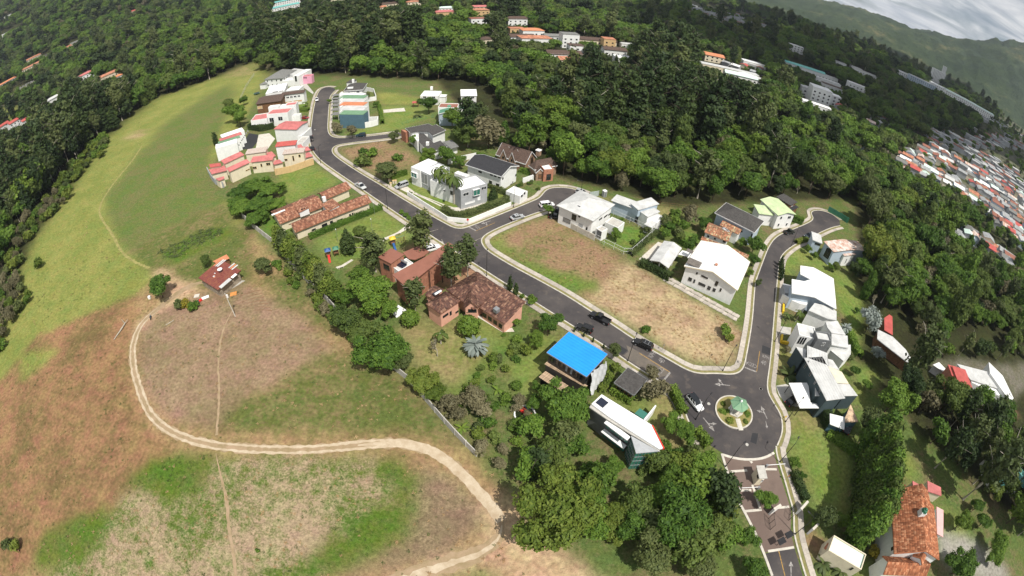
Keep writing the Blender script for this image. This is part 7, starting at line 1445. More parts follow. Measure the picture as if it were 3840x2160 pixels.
for a in [(t00,335,600,26,8,3.2,'g',TRC,CREAM,'long red-tiled house on the wooded hillside, uppermost of a pair'),(t00,310,690,30,8,3.2,'g',TRC,CREAM,'long red-tiled house on the wooded hillside, lower of a pair'),(t00,460,580,12,8,3,'g',R_DGREY,CREAM,'dark-roofed house beside the long red-tiled pair'),(t00,755,450,15,10,3.4,'g',R_GREY,CREAM,'grey-gabled house deep in the left woods'),(t00,690,490,9,7,3,'g',TRC,CREAM,'small red roof below the grey-gabled house'),(t00,890,790,17,12,5.6,'h',R_PINK,WHITE,'white house with a pink hip roof in the left woods'),(t00,1090,790,18,11,4,'g',TRC,CREAM,'orange-tiled house beside the pink hip roof'),(t00,1200,795,8,7,3,'h',R_ORANGE,WHITE,'small orange-roofed annex right of the orange-tiled house'),(t00,80,840,26,8,3,'g',R_ORANGE,WHITE,'long orange and grey roofed shed at the field edge'),(t00,245,865,24,14,.8,'f',R_GREY,CONC,'grey tiled flat roof on the slope of the left field'),(t00,530,1040,13,9,4.4,'g',R_WHITEG,WHITE,'white gabled house among dark trees'),(t00,165,1275,15,10,5.6,'g',R_RED,WHITE,'white two-storey house with a red gable roof at the left edge'),(t00,40,1300,12,9,4,'g',R_RED,WHITE,'red-roofed house half out of view beside the red gable house'),(t00,265,1250,8,7,4,'g',R_RED,WHITE,'small red-roofed wing right of the red gable house'),(t00,1335,130,9,8,3,'g',R_RED,CREAM,'lone red roof high in the left woods'),(t00,80,180,16,10,5,'f',R_WHITE,WHITE,'lone white house far up the left slope'),(t00,110,330,50,9,4,'f',R_WHITEG,WHITE,'long pale building far up the left slope'),
          (t10,310,50,46,10,7,'g',R_TEAL,WHITE,'long two-storey school-like block with green roofs, upper wing'),(t10,290,105,40,10,6,'g',R_TEAL,WHITE,'long school-like block with green roofs, lower wing'),(t10,830,12,30,10,4,'g',R_ORANGE,CREAM,'long orange roof on the far wooded rise'),(t10,1580,60,16,11,5,'h',TRC,CREAM,'orange-roofed villa on the far rise'),(t10,1345,60,20,9,3,'g',R_BROWN,CREAM,'brown roof left of the orange-roofed villa'),(t10,1270,95,8,6,3,'g',TRC,CREAM,'little terracotta roof below the brown roof'),(t10,1895,160,20,12,4.4,'h',R_PINK,OCHRE,'pinkish hip-roofed villa with ochre walls on the far rise'),(t10,1910,105,18,8,3,'h',R_MINT,WHITE,'pale mint hip roof behind the pinkish villa'),(t10,2240,110,17,10,5,'g',R_PINK,CREAM,'pinkish gabled house behind the terracotta villa'),(t10,2250,160,16,11,6,'h',TRC,OCHRE,'terracotta villa with balconies on the far rise'),(t10,2370,115,14,9,3,'g',R_GREY,CREAM,'grey roof right of the terracotta villa'),(t10,2240,250,16,10,5.6,'f',R_BRICKRED,WHITE,'white flat-roofed house below the terracotta villa'),(t10,2310,430,9,9,3,'h',R_BROWN,CREAM,'brown hipped summer house in the forest'),
          (t20,40,250,17,10,6,'g',R_BROWN,WHITE,'brown-roofed house with a white balcony at the forest village'),(t20,40,320,12,8,3,'f',TRC,OCHRE,'orange-walled flat house at the forest village'),(t20,195,350,17,11,4,'h',R_ORANGE,WHITE,'bright orange hip roof among palms'),(t20,225,430,22,12,4,'h',TRC,WHITE,'large terracotta hip roof below the bright orange one'),(t20,90,400,18,9,3,'g',R_BROWN,WHITE,'brown roof left of the large terracotta hip'),(t20,565,470,12,10,9,'f',R_GREY,WHITE,'white tower-like house in the forest village'),(t20,640,540,11,8,5.6,'f',R_BROWN,WHITE,'white house stepped below the tower-like house'),(t20,510,580,22,11,3.4,'g',R_BROWN,WHITE,'long brown roof in front of the tower-like house'),(t20,590,640,16,8,3,'g',TRC,CREAM,'terracotta roof at the lower edge of the forest village'),(t20,490,400,26,7,3,'g',R_GREY,WHITE,'grey roofed row behind the tower-like house'),(t20,840,440,30,9,3.4,'g',R_BROWN,CREAM,'long brown roof at the right end of the forest village'),(t20,960,470,9,9,6,'f',TRC,OCHRE,'orange gable end right of the long brown roof'),(t20,1020,550,16,9,4,'g',R_BROWN,WHITE,'brown gabled house right of the forest village'),(t20,1130,640,14,9,4,'f',R_WHITE,WHITE,'white flat house below the brown gabled house'),(t20,1150,480,10,7,3,'f',R_WHITEG,WHITE,'small grey-white roof right of the forest village'),(t20,2015,615,16,10,5,'g',R_ORANGE,CREAM,'lone orange-roofed house on the right ridge'),(t20,2170,735,46,8,3.4,'f',R_WHITEG,CREAM,'long pale row on the right ridge'),(t20,2290,800,24,8,3.4,'g',R_MINT,WHITE,'mint roof at the end of the long pale row'),(t20,2420,675,20,9,4,'f',R_WHITE,WHITE,'white house above the long pale row'),(t20,2360,790,14,8,3,'f',R_WHITE,WHITE,'small white house right of the mint roof'),
          (t30,490,1040,15,12,11,'f',R_WHITE,WHITE,'tall white apartment block among trees'),(t30,590,1035,18,9,7,'f',R_WHITE,WHITE,'white wing right of the tall apartment block'),(t30,375,960,10,9,6,'f',R_WHITEG,WHITE,'white house behind the tall apartment block'),(t30,470,1090,22,7,3,'f',R_WHITE,WHITE,'white lean roof in front of the tall apartment block'),(t30,270,520,16,10,7,'f',R_WHITE,WHITE,'bright white house far on the shaded ridge'),(t30,360,715,44,9,4,'g',R_TEAL,WHITE,'long teal roof on the shaded ridge'),(t30,510,775,40,7,4,'f',R_WHITEG,WHITE,'long white roof beside the teal roof'),(t30,880,910,20,10,6,'f',R_WHITE,WHITE,'white house lowest on the shaded ridge'),(t30,1010,960,14,7,4,'g',R_WHITE,WHITE,'small white gable right of the lowest white house'),(t30,590,850,26,9,4,'f',R_WHITEG,WHITE,'pale house in the middle of the shaded ridge'),(t30,650,910,24,8,4,'f',R_BROWN,WHITE,'pale house with a brown top on the shaded ridge'),(t30,710,655,18,7,4,'f',R_WHITEG,WHITE,'small pale roof high on the shaded ridge'),(t30,880,710,16,9,4,'f',R_WHITEG,WHITE,'pale house by the dark ridge trees'),(t30,980,760,34,6,4,'f',R_WHITEG,WHITE,'thin pale row by the dark ridge trees'),(t30,1390,795,40,16,8,'f',R_WHITE,WHITE,'white hall on the far ridge crest'),(t30,1540,855,48,18,8,'f',R_WHITEG,BLUEG,'pale blue hall beside the white tower block'),(t30,1680,850,34,18,34,'f',R_WHITE,WHITE,'tall white tower block on the far ridge crest'),(t30,1740,815,12,12,48,'f',R_WHITE,WHITE,'slim white silo attached right of the tower block'),(t30,1850,985,90,16,8,'g',R_WHITE,WHITE,'long white factory roof below the silo, upper half'),(t30,2010,1075,90,16,8,'g',R_MINT,WHITE,'long pale factory roof below the silo, lower half')]:
    far_house(*a)
# town: rows of small houses on the valley floor
rt_ = random.Random(5); TZ = surf('dull_zinc_roof',(.34,.35,.35),.6,.2,.4,stain=.3); TR = [R_WHITEG,TZ,R_RED,R_BRICKRED,TZ,R_MINT,R_RUST,R_GREY,TRC,R_GREY,R_BRICKRED,TZ,R_WHITE,TZ]; TNAME = {R_WHITE.name: 'white',R_WHITEG.name: 'weathered pale',R_RED.name: 'red',R_PINK.name: 'faded red',R_ORANGE.name: 'orange',R_MINT.name: 'mint',R_RUST.name: 'rust-stained',R_GREY.name: 'grey',TRC.name: 'terracotta',R_TEAL.name: 'teal',TZ.name: 'dull zinc',R_BRICKRED.name: 'brick-red',R_DGREEN.name: 'dark green'}
TM = {}
def town_house(p,rm,wd,dp,h,rz):
    key = (rm.name,wd,dp,h)
    if key not in TM:
        mb = MB(); mb.box(-wd/2,wd/2,-dp/2,dp/2,-2,h); mb.add([(-wd/2,-dp/2,h),(-wd/2,dp/2,h),(-wd/2,0,h+1.0),(wd/2,-dp/2,h),(wd/2,dp/2,h),(wd/2,0,h+1.0)],[(0,2,1),(3,4,5)]); wm = mb.mesh('wall'); wm.materials.append(rt_.choice([CREAM,GREYW,GREYW,BLUEG])); mb = MB()  # grey wall choices carry the shade on the facing walls in their colour
        for s in (-1,1): vs = [(-wd/2-.3,0,h+1.1),(wd/2+.3,0,h+1.1),(wd/2+.3,s*(dp/2+.4),h-.1),(-wd/2-.3,s*(dp/2+.4),h-.1)]; vs += [(a,b_,c-.15) for a,b_,c in vs]; mb.add(vs,[(0,1,2,3),(7,6,5,4),(0,4,5,1),(1,5,6,2),(2,6,7,3),(3,7,4,0)])
        rmh = mb.mesh('roof'); rmh.materials.append(rm); mb = MB()
        for u in (-.28,.28): mb.box(u*wd-.7,u*wd+.7,-dp/2-.06,-dp/2+.02,1.0,2.2)
        wi = mb.mesh('windows'); wi.materials.append(GLASS); TM[key] = (wm,rmh)
    root = empty('town_house',p,rz,'small town house with a %s roof in the valley town' % TNAME[rm.name],'house','houses of the valley town')
    for nm,me in zip(('wall','roof'),TM[key]): o = bpy.data.objects.new(nm,me); COL.objects.link(o); o.parent = root
TOWN = [(t31,[(1250,230),(1300,160),(1500,60),(1660,40),(1900,0),(2576,330),(2700,700),(2700,1150),(2320,880),(2160,640),(1960,560),(1640,370),(1560,350)],19),(t31,[(1950,850),(2120,880),(2400,1050),(2520,1200),(2400,1280),(2150,1150),(1880,960)],22),(t30,[(1540,1350),(1660,1290),(2000,1400),(2576,1350),(2576,1500),(2000,1500),(1650,1480)],15),(t30,[(1290,1070),(1380,990),(1560,1020),(1660,1090),(1560,1230),(1380,1140)],14),(t30,[(1720,1130),(1800,1110),(1900,1200),(1820,1210)],18),(t30,[(2040,1290),(2150,1310),(2160,1340),(2060,1320)],20),(t30,[(2120,1200),(2300,1190),(2576,1330),(2576,1420),(2300,1290)],17),(t20,[(1570,90),(1700,10),(1830,60),(2080,110),(2576,230),(2576,330),(2250,250),(2000,220),(1800,205)],13),(t30,[(150,450),(220,450),(560,590),(520,610),(300,540)],14),(t30,[(1100,1130),(1300,1150),(1560,1260),(1540,1340),(1000,1300)],42),(t31,[(700,-60),(1200,40),(1260,200),(1000,200)],48),(t30,[(600,1080),(1000,1000),(1200,1130),(1000,1300)],48),(t20,[(2050,640),(2576,700),(2576,860),(2200,800)],30),(t30,[(900,480),(1150,560),(1400,700),(1340,720),(1050,600)],12)]
cand = []
for w_,poly,st in TOWN:
    xs = [p[0] for p in poly]; ys_ = [p[1] for p in poly]; sp = st/w_.k; y = min(ys_); row = 0
    while y < max(ys_):
        x = min(xs)+(row % 2)*sp*.5
        while x < max(xs):
            qx,qy = x+rt_.uniform(-.3,.3)*sp,y+rt_.uniform(-.22,.22)*sp
            if bool(pip(np.array([qx]),np.array([qy]),poly)[0]):
                p = GT(w_(qx,qy))
                if p is not None and math.sin(p.x*.045)*math.cos(p.y*.04)+.5*math.sin(p.x*.11+p.y*.09) > -.62: cand.append(p)
            x += sp
        y += sp*.72; row += 1
cand.sort(key=lambda p: p.length)
for p in cand[:300]:
    town_house(p,rt_.choice(TR),rt_.choice((6,7,8,10)),rt_.choice((6,7)),rt_.choice((2.6,3.0,4.8)),math.radians(-38+rt_.choice((0,0,90))+rt_.uniform(-8,8))); FAR_HOUSES.append((p.x,p.y,7))
if len(cand) > 300:
    mb = MB()
    for p in cand[300:]:
        wd,dp,h_ = rt_.choice((7,9,12)),7,rt_.choice((3,4,5)); M_ = Matrix.Translation(p) @ Matrix.Rotation(math.radians(-38+rt_.uniform(-10,10)),4,'Z'); mb.box(-wd/2,wd/2,-dp/2,dp/2,-2,h_,0,M_); mb.box(-wd/2-.3,wd/2+.3,-dp/2-.3,dp/2+.3,h_,h_+.5,rt_.choice((0,1,1,2,3)),M_)
    tag(mb.build('distant_houses',[GREYW,TZ,R_WHITEG,R_BRICKRED]),'pale far-off houses scattered across the valley slopes','houses',kind='stuff')  # grey on the walls: shade of the near faces put into the colour
# wild forest points
pts = []
rf = np.random.default_rng(3)
for d0,d1,sp in ((40,300,6.8),(300,620,8.6),(620,1000,11.5),(1000,1800,16)):
    gxs = np.arange(-d1,d1,sp); X_,Y_ = np.meshgrid(gxs,np.arange(0,d1,sp)); x = X_.ravel()+rf.uniform(-.45,.45,X_.size)*sp; y = Y_.ravel()+rf.uniform(-.45,.45,X_.size)*sp; d = np.hypot(x,y); az = np.degrees(np.arctan2(x,y)); k = (d >= d0) & (d < d1) & (np.abs(az) < 68)
    x,y = x[k],y[k]; P = np.stack([x,y,height(x,y)+5],1); u,v,ds = project(P); k = (u > -150) & (u < 3990) & (v > -130) & (v < 2260); P,ds = P[k],ds[k]; pts.append(np.column_stack([P[:,:2],P[:,2]-5,ds,np.full(len(P),sp)]))
pts = np.concatenate(pts); keep = np.ones(len(pts),bool)
NT = {id(OPEN[i]) for i,z in enumerate(ZONES) if z[2] is TOWNG}
for po in OPN: keep &= ~(pip(pts[:,0],pts[:,1],po) & ((rf.random(len(pts)) > .3) if id(po) in NT else True))
town_t = np.zeros(len(pts),bool)
for i,z in enumerate(ZONES):
    if z[2] is TOWNG: town_t |= pip(pts[:,0],pts[:,1],OPEN[i])
pts = np.column_stack([pts,town_t])
pts = pts[keep]
keep = np.ones(len(pts),bool); lim = np.full(len(pts),1e3)
for hx,hy,hr in FAR_HOUSES:
    # keep the house's own footprint clear; trees in front of it grow low
    L_ = math.hypot(hx,hy); ux,uy = hx/L_,hy/L_; al = L_-(pts[:,0]*ux+pts[:,1]*uy); ac = np.abs(-pts[:,0]*uy+pts[:,1]*ux); keep &= ~((ac < hr+2.0) & (al < hr+4) & (al > -hr-2)) if hr != 7 else ~((ac < 4) & (np.abs(al) < 4))
    dep = max(.05,(CAMH-float(height(hx,hy)))/L_); inc = (ac < hr+3) & (al > 0) & ((hr != 7) | (al > 25)); lim = np.where(inc,np.minimum(lim,.5+al*dep+float(height(hx,hy))-pts[:,2]),lim)
for tx,ty,trd in TREE_XY: keep &= (np.hypot(pts[:,0]-tx,pts[:,1]-ty) > trd*.8+1.5)
pts = pts[keep]; lim = lim[keep]; so_ = np.argsort(pts[:,3]); pts = pts[so_]; lim = lim[so_]
DARKP = [[(p.x,p.y) for p in [GT(D(*q)) for q in poly]] for poly in ([(1380,260),(1480,150),(1700,160),(1900,250),(1880,400),(1700,390),(1450,340)],[(640,5),(1000,5),(1060,150),(800,200),(660,150)],[(5,320),(330,260),(300,420),(100,560),(5,560)],[(1225,20),(1290,20),(1290,170),(1225,170)])]
dk = np.zeros(len(pts),bool)
for po in DARKP: dk |= pip(pts[:,0],pts[:,1],po)
FK = ['broad']*10+['dome']*4+['tall']*1+['drybush']*1+['screen']*2+['bare']
NIND = 300
FL = {'broad': 'leafy green forest tree among its neighbours in the dense wood','dome': 'broad-crowned forest tree rising in the dense wood','tall': 'tall slender-crowned forest tree rising above the wood','pine': 'dark layered conifer in the shadowy part of the wood','drybush': 'half-dry brownish tree in the dense wood','screen': 'narrow leafy column-shaped tree in the dense wood','bare': 'pale bare-limbed tree in the dense wood'}
fsel = []
for i in range(len(pts)):
    k = (rf.choice(['pine','tall','pine','broad']) if dk[i] else FK[rf.integers(len(FK))]); k = 'broad' if k == 'bare' and i >= NIND else k; var = int(rf.integers(len(PROTO[k]))); var = 0 if k == 'dome' and var == 1 and rf.random() < .8 else var; s = rf.uniform(.6,1.5)*(pts[i,4]/6.8)**.75*{'dome': .85,'tall': 1.05,'pine': 1.15,'broad': 1.0,'drybush': .9,'screen': 1.0,'bare': 1.2}[k]*(1.25 if dk[i] else 1.0); s = s*(.5 if pts[i,5] else 1); s = min(s,max(.16,lim[i]/{'tall': 16,'pine': 15}.get(k,9.5))); fsel.append((k,var,s))
for i in range(min(NIND,len(pts))):
    k,var,s = fsel[i]; plant({'dome': 'grand','broad': 'broadfine'}.get(k,k),(pts[i,0],pts[i,1],pts[i,2]-.2),s,FL[k],'tree','forest trees',zs=rf.uniform(.75,1.35),name='forest_tree',var=var)
# the rest of the forest: instances of the same trees, one object
pcol = bpy.data.collections.new('forest_kinds'); order = {}
for k in ('broad','dome','tall','pine','drybush','screen'):
    for v,q in enumerate(PROTO[k]):
        tb = trunk_mb(q[8],q[9],q[10],q[11]); nq = [f for f in tb.f if len(f) == 4]; V = np.concatenate([q[4],np.array(tb.v)]); F_ = np.concatenate([q[5],np.array(nq)+len(q[4])]); LV = np.concatenate([q[6],np.zeros(len(tb.v))])
        me = np_mesh('forest_kind',V,F_,[LF[q[7]],q[12]],{'lv': ('FLOAT','POINT',LV)}); mi = np.zeros(len(F_),np.int32); mi[len(q[5]):] = 1; me.polygons.foreach_set('material_index',mi); o = bpy.data.objects.new('k%02d_%s' % (len(order),k),me); pcol.objects.link(o); order[(k,v)] = len(order)
def scatter(name,P,idx,sc,rz,coll,label,cat,tint=None):
    me = bpy.data.meshes.new(name); me.vertices.add(len(P)); me.vertices.foreach_set('co',np.asarray(P,np.float32).ravel())
    for nm,ty,arr in (('ri','INT',np.asarray(idx,np.int32)),('sc','FLOAT',np.asarray(sc,np.float32)),('rz','FLOAT',np.asarray(rz,np.float32))): a = me.attributes.new(nm,ty,'POINT'); a.data.foreach_set('value',arr)
    o = bpy.data.objects.new(name,me); COL.objects.link(o); ng = bpy.data.node_groups.new(name,'GeometryNodeTree'); ng.interface.new_socket('Geometry',in_out='INPUT',socket_type='NodeSocketGeometry'); ng.interface.new_socket('Geometry',in_out='OUTPUT',socket_type='NodeSocketGeometry'); N = ng.nodes
    gi,go = N.new('NodeGroupInput'),N.new('NodeGroupOutput'); ip = N.new('GeometryNodeInstanceOnPoints'); ci = N.new('GeometryNodeCollectionInfo'); ci.inputs['Collection'].default_value = coll; ci.inputs['Separate Children'].default_value = True; ci.inputs['Reset Children'].default_value = True
    def na_(nm,ty): q = N.new('GeometryNodeInputNamedAttribute'); q.data_type = ty; q.inputs['Name'].default_value = nm; return q.outputs['Attribute']
    cx = N.new('ShaderNodeCombineXYZ'); L_ = ng.links; L_.new(na_('rz','FLOAT'),cx.inputs[2]); L_.new(gi.outputs[0],ip.inputs['Points']); L_.new(ci.outputs[0],ip.inputs['Instance']); ip.inputs['Pick Instance'].default_value = True; L_.new(na_('ri','INT'),ip.inputs['Instance Index']); L_.new(cx.outputs[0],ip.inputs['Rotation']); L_.new(na_('sc','FLOAT'),ip.inputs['Scale']); L_.new(ip.outputs[0],go.inputs[0])
    md = o.modifiers.new('scatter','NODES'); md.node_group = ng; return tag(o,label,cat,kind='stuff')
R_ = pts[NIND:]; fs_ = fsel[NIND:]
scatter('forest',np.column_stack([R_[:,0],R_[:,1],R_[:,2]-.3]),[order[(k,v)] for k,v,s in fs_],[s for k,v,s in fs_],rf.uniform(0,6.28,len(R_)),pcol,'dense green forest covering the hillsides behind the estate','forest')
print('FOREST',len(R_),'TOWN',len(cand))
# weeds and straw tufts in the fields
wcol = bpy.data.collections.new('tuft_kinds')
for i,(lm,leaf,n_) in enumerate([('mid',.10,16),('olive',.10,14),('straw',.11,16),('straw',.08,20),('bright',.10,14)]):
    rng = np.random.default_rng(200+i); P = rng.normal(0,.16,(n_,3)); P[:,2] = np.abs(P[:,2])*.8+.05; V,F_ = leaves(P,np.column_stack([P[:,0]*.6,P[:,1]*.6-.1,np.full(n_,1.0)]),leaf,rng,.35,.4); me = np_mesh('tuft',V,F_,LF[lm],{'lv': ('FLOAT','POINT',np.repeat(rng.random(n_),4))}); o = bpy.data.objects.new('t%d' % i,me); wcol.objects.link(o)
WP = []; WI = []; WTR = resample([G(q).to_2d() for q in tr_],1.2)
def weeds(win,poly,dens,kinds):
    ps = [G(win(*p)).to_2d() for p in poly]; a = np.array(ps); x0,y0 = a.min(0); x1,y1 = a.max(0); n_ = int((x1-x0)*(y1-y0)*dens); x = rf.uniform(x0,x1,n_); y = rf.uniform(y0,y1,n_); cl = np.sin(x*.35+1)*np.cos(y*.31)+.6*np.sin(x*.9-y*.7)+rf.normal(0,.5,n_); k = pip(x,y,[tuple(p) for p in ps]) & (cl > .05)
    for a_ in WTR: k &= np.hypot(x-a_.x,y-a_.y) > 1.5
    for q in zip(x[k],y[k]): WP.append((q[0],q[1],0)); WI.append(kinds[rf.integers(len(kinds))])
weeds(D,[(-60,1020),(0,960),(90,840),(200,790),(345,735),(520,560),(640,580),(760,720),(900,860),(1000,930),(1190,1130),(1300,1260),(1300,1370),(1400,1449),(1000,1520),(0,1520)],.35,[0,1,2,2,3,3,2])
weeds(D,[(655,150),(620,200),(430,245),(310,450),(250,510),(330,650),(372,692),(150,800),(55,835),(45,700),(175,480),(390,250)],.25,[0,1,2]); weeds(D,[(1484,757),(1578,658),(1868,830),(1852,905),(1800,918),(1730,905)],1.2,[2,3,3,3,3]); weeds(D,[(1225,600),(1390,545),(1578,655),(1484,757),(1340,682)],.7,[0,1,2,2,3]); weeds(t11,[(840,60),(1300,-40),(1680,180),(1400,260),(1200,300)],1.0,[1,2,3]); weeds(t03,[(1500,260),(2150,230),(2040,640),(1250,520)],1.0,[0,4]); weeds(t13,[(1270,240),(1630,400),(1590,800),(1490,1130),(760,1460),(420,1300),(950,900)],.8,[0,4])
scatter('field_weeds',np.array(WP),WI,rf.uniform(.4,1.1,len(WP)),rf.uniform(0,6.28,len(WP)),wcol,'weeds and dry grass tufts scattered over the fields and lots','weeds')
print('WEEDS',len(WP))
# ================================================================== vehicles
BK,WH,SV = (.008,.008,.009),(.78,.78,.78),(.36,.37,.38)
for a in [('parked_car','black estate car with silver roof bars parked by the straw-coloured lot',t22,(1400,605),(1240,530),'suv',BK,'car',None,4.7,False,True),('pickup_truck','black pickup truck parked across from the black jeep',t22,(975,350),(798,258),'pickup',BK,'pickup'),('jeep','black off-road jeep with a spare wheel parked above the blue roof',t22,(798,440),(655,385),'jeep',BK,'car'),('crossover_car','white car with a dark glass roof entering the roundabout',Zl,(130,440),(370,740),'suv',WH,'car',None,4.5,True),('pickup_truck','silver pickup driving up the main road',t11,(1003,398),(1102,455),'pickup',(.5,.51,.5),'pickup'),('parked_car','silver people carrier on the villa drive',t11,(1520,398),(1412,438),'van',SV,'car'),('parked_car','white off-roader on the brick house forecourt',Zf,(452,108),(552,78),'suv',WH,'car'),('parked_car','silver estate car waiting in the cross street',t21,(4,748),(104,722),'sedan',SV,'car'),('parked_car','silver off-roader at the forest-side cul-de-sac',t21,(664,478),(745,503),'suv',SV,'car'),('parked_car','black car in the shade beside the hip-roofed house',t21,(395,725),(488,735),'sedan',BK,'car'),('parked_car','second black car tucked behind the first by the hip-roofed house',t21,(445,668),(505,678),'sedan',BK,'car'),('parked_car','white vehicle half under the small street tree',t21,(300,618),(400,606),'van',WH,'car'),('pickup_truck','dark grey pickup parked at the bend of the right-hand street',t31,(172,892),(256,880),'pickup',(.03,.035,.03),'pickup'),('parked_car','dark car beside the rusty-roofed house',t31,(448,922),(374,932),'suv',(.02,.03,.035),'car'),('parked_car','dark teal car in the side street below the coloured terrace',t10,(1106,1358),(1004,1366),'suv',(.008,.03,.045),'car'),('parked_car','red car in front of the white box house',t10,(448,1186),(536,1184),'sedan',(.30,.015,.015),'car'),('pickup_truck','white pickup parked at the top of the upper road',Zb,(1322,680),(1335,752),'pickup',WH,'pickup'),('pickup_truck','small dark truck with a brown load beside the pink-roofed house',Za,(2080,380),(2080,472),'pickup',(.03,.02,.015),'pickup'),('parked_car','black car nosed into the red-roofed compound',Za,(2120,650),(2050,590),'sedan',BK,'car'),('parked_car','black car under the bright white carport roof',t32,(205,1160),(285,1100),'sedan',BK,'car'),('parked_car','pale car between the red block and its lean-to',t32,(1750,900),(1790,945),'sedan',WH,'car'),('parked_car','grey car beside the porch of the long-roofed house',t32,(790,1440),(830,1360),'sedan',(.1,.1,.11),'car')]: car(*a)
# ================================================================== lamps, poles, signs
for lb_,b_,a_ in [('black street lamp opposite the parked estate car',t22(1162,737),t22(1270,460)),('black street lamp on the rounded corner of the straw-coloured lot',t22(2118,835),t22(2255,660)),('black street lamp at the top left of the paved entrance',t23(2145,350),t23(2365,130)),('black street lamp at the lawn corner beside the paved entrance',t33(115,305),t33(215,110)),('black street lamp on the pavement across from the gazebo',t32(172,1350),t32(345,1140)),('black street lamp before the stepped white house',t32(65,542),t32(-40,430)),('black street lamp on the pavement by the park hedge',t11(1325,655),t11(1380,575)),('black street lamp behind the hacienda',t11(2320,1330),t11(2335,1190)),('black street lamp at the ochre wall corner',t11(652,195),t11(690,170)),('black street lamp at the bend of the right-hand street',t31(228,1035),t31(300,860)),('black street lamp in the forest-side cul-de-sac',t21(682,560),t21(640,560)),('black street lamp beside the garage of the black-roofed house',t21(15,640),t21(60,560)),('black street lamp at the gazebo side of the entrance wood',Zl(258,930),Zl(520,620)),('black street lamp at the gate of the entrance road',t33(268,1030),t33(110,870)),('black street lamp before the pink-roofed house',Zb(1175,1330),Zb(1150,1250))]: lamp(lb_,b_,a_)
p = G(t02(2368,285)); r = empty('utility_pole',p,0,'grey concrete utility pole leaning over the furrows by the shack','utility pole'); mb = MB(); mb.tube([(0,0,-.3),(-.3,0,7.4)],[.15,.09],8); mb.build('pole',CONCL,r); mb = MB(); mb.cyl((-.1,.25),.22,.22,5.9,6.7,10); mb.build('transformer',WHITEP,r)
def sign(label,px,h,plate,mat,rz=0): q = G(px); r = empty('road_sign',q,rz,label,'sign','road signs'); mb = MB(); mb.tube([(0,0,0),(0,0,h)],.04,6); mb.build('post',GREYM,r); mb = MB(); n_ = plate; mb.add([(.36*math.cos(6.28318*k/n_+.39),y,h-.35+.36*math.sin(6.28318*k/n_+.39)) for y in (-.05,-.07) for k in range(n_)],[tuple(range(n_))[::-1],tuple(range(n_,2*n_))]+[(k,(k+1) % n_,n_+(k+1) % n_,n_+k) for k in range(n_)]); mb.build('plate',mat,r)
sign('grey-backed sign on the pavement of the straw-coloured lot',t22(1505,635),2.3,4,GREYM,.9); sign('grey-backed sign at the pavilion corner',t22(1460,890),2.3,8,GREYM,2.2); sign('sign at the white corner wall of the villa',Zm(1685,1100),2.3,8,REDP,.3); sign('orange diamond sign on the entrance pavement',Zk(1035,490),2.2,4,ORANGEP,.4); sign('yellow hydrant-like marker on the roundabout pavement',Zl(2050,900),.9,6,YELLOWP,.2); sign('black-backed sign at the corner of the right-hand street',t22(2305,778),2.4,8,BLACKM,1.0)
# ================================================================== walls and fences
wall_run('boundary_wall','grey weathered concrete panel wall between the brown field and the estate',[D(612,548),D(640,575),D(690,615),D(730,665),D(775,712),D(830,765),D(900,845),D(990,928),D(1035,965),D(1080,1020),D(1130,1078),D(1170,1120),D(1200,1150)],1.9,.16,CONC,step=3.2)
wall_run('garden_wall','long white wall curving round the villa corner',[Zm(480,497),Zm(800,705),Zm(1150,925),Zm(1300,1030),Zm(1420,1078),Zm(1540,1092),Zm(1680,1070),Zm(1850,1010),Zm(2560,705)],1.5,.22,WHITE,step=7)
wall_run('garden_wall','white wall with a dark hedge top behind the villa',[Zc(800,955),Zc(1000,900),Zc(1230,850)],2.0,.25,WHITE,step=6); wall_run('garden_wall','white terrace wall between the black-roofed and the gabled house',[Zc(1935,1235),Zc(2060,1175),Zc(2095,1195)],1.9,.22,WHITE,step=5)
wall_run('garden_wall','stained grey yard wall of the hip-roofed house beside the brown lot',[Zd(192,448),Zd(350,530),Zd(510,612)],1.9,.2,CONCL,step=4)
wall_run('border_wall','low yellow border along the pavement of the angular white house',[t32(155,95),t32(145,255)],.8,.5,YELLOWP,panels=False); wall_run('border_wall','low yellow border on the drive side of the angular white house',[t32(165,95),t32(328,195)],.8,.5,YELLOWP,panels=False); wall_run('border_wall','low yellow border around the garden of the stepped white house',[t32(135,485),t32(125,552),t32(295,588)],.8,.5,YELLOWP,panels=False)
mesh_fence('wire_fence','white-posted wire fence round the lawn of the hip-roofed house',[Zd(512,612),Zd(890,800),Zd(925,776),Zd(1245,492)],2.2,FRAMEW,3.2,angled=True); mesh_fence('wire_fence','white wire fence between the hip-roofed and the shed-roofed house',[Zd(725,330),Zd(870,400),Zd(1100,500)],2.2,FRAMEW,3.0)
mesh_fence('wire_fence','dark green fence on the sloping lawn by the green-roofed house',[t10(1470,1260),t10(1640,1215),t10(1785,1185)],1.6,GREENP,3.0); mesh_fence('rail_fence','wooden rail fence at the forest edge behind the shed-roofed house',[t21(1400,610),t21(1620,640),t21(1860,660)],1.5,WOOD,3.2); mesh_fence('wire_fence','grey fence along the top of the pasture',[t00(2420,1010),t00(2480,880),t00(2560,760)],2.2,CONC,4.0)
wall_run('green_hoarding','dark green hoarding curving round the right-hand cul-de-sac',[t31(600,680),t31(700,735),t31(800,800)],2.4,.1,GREENP,step=3)
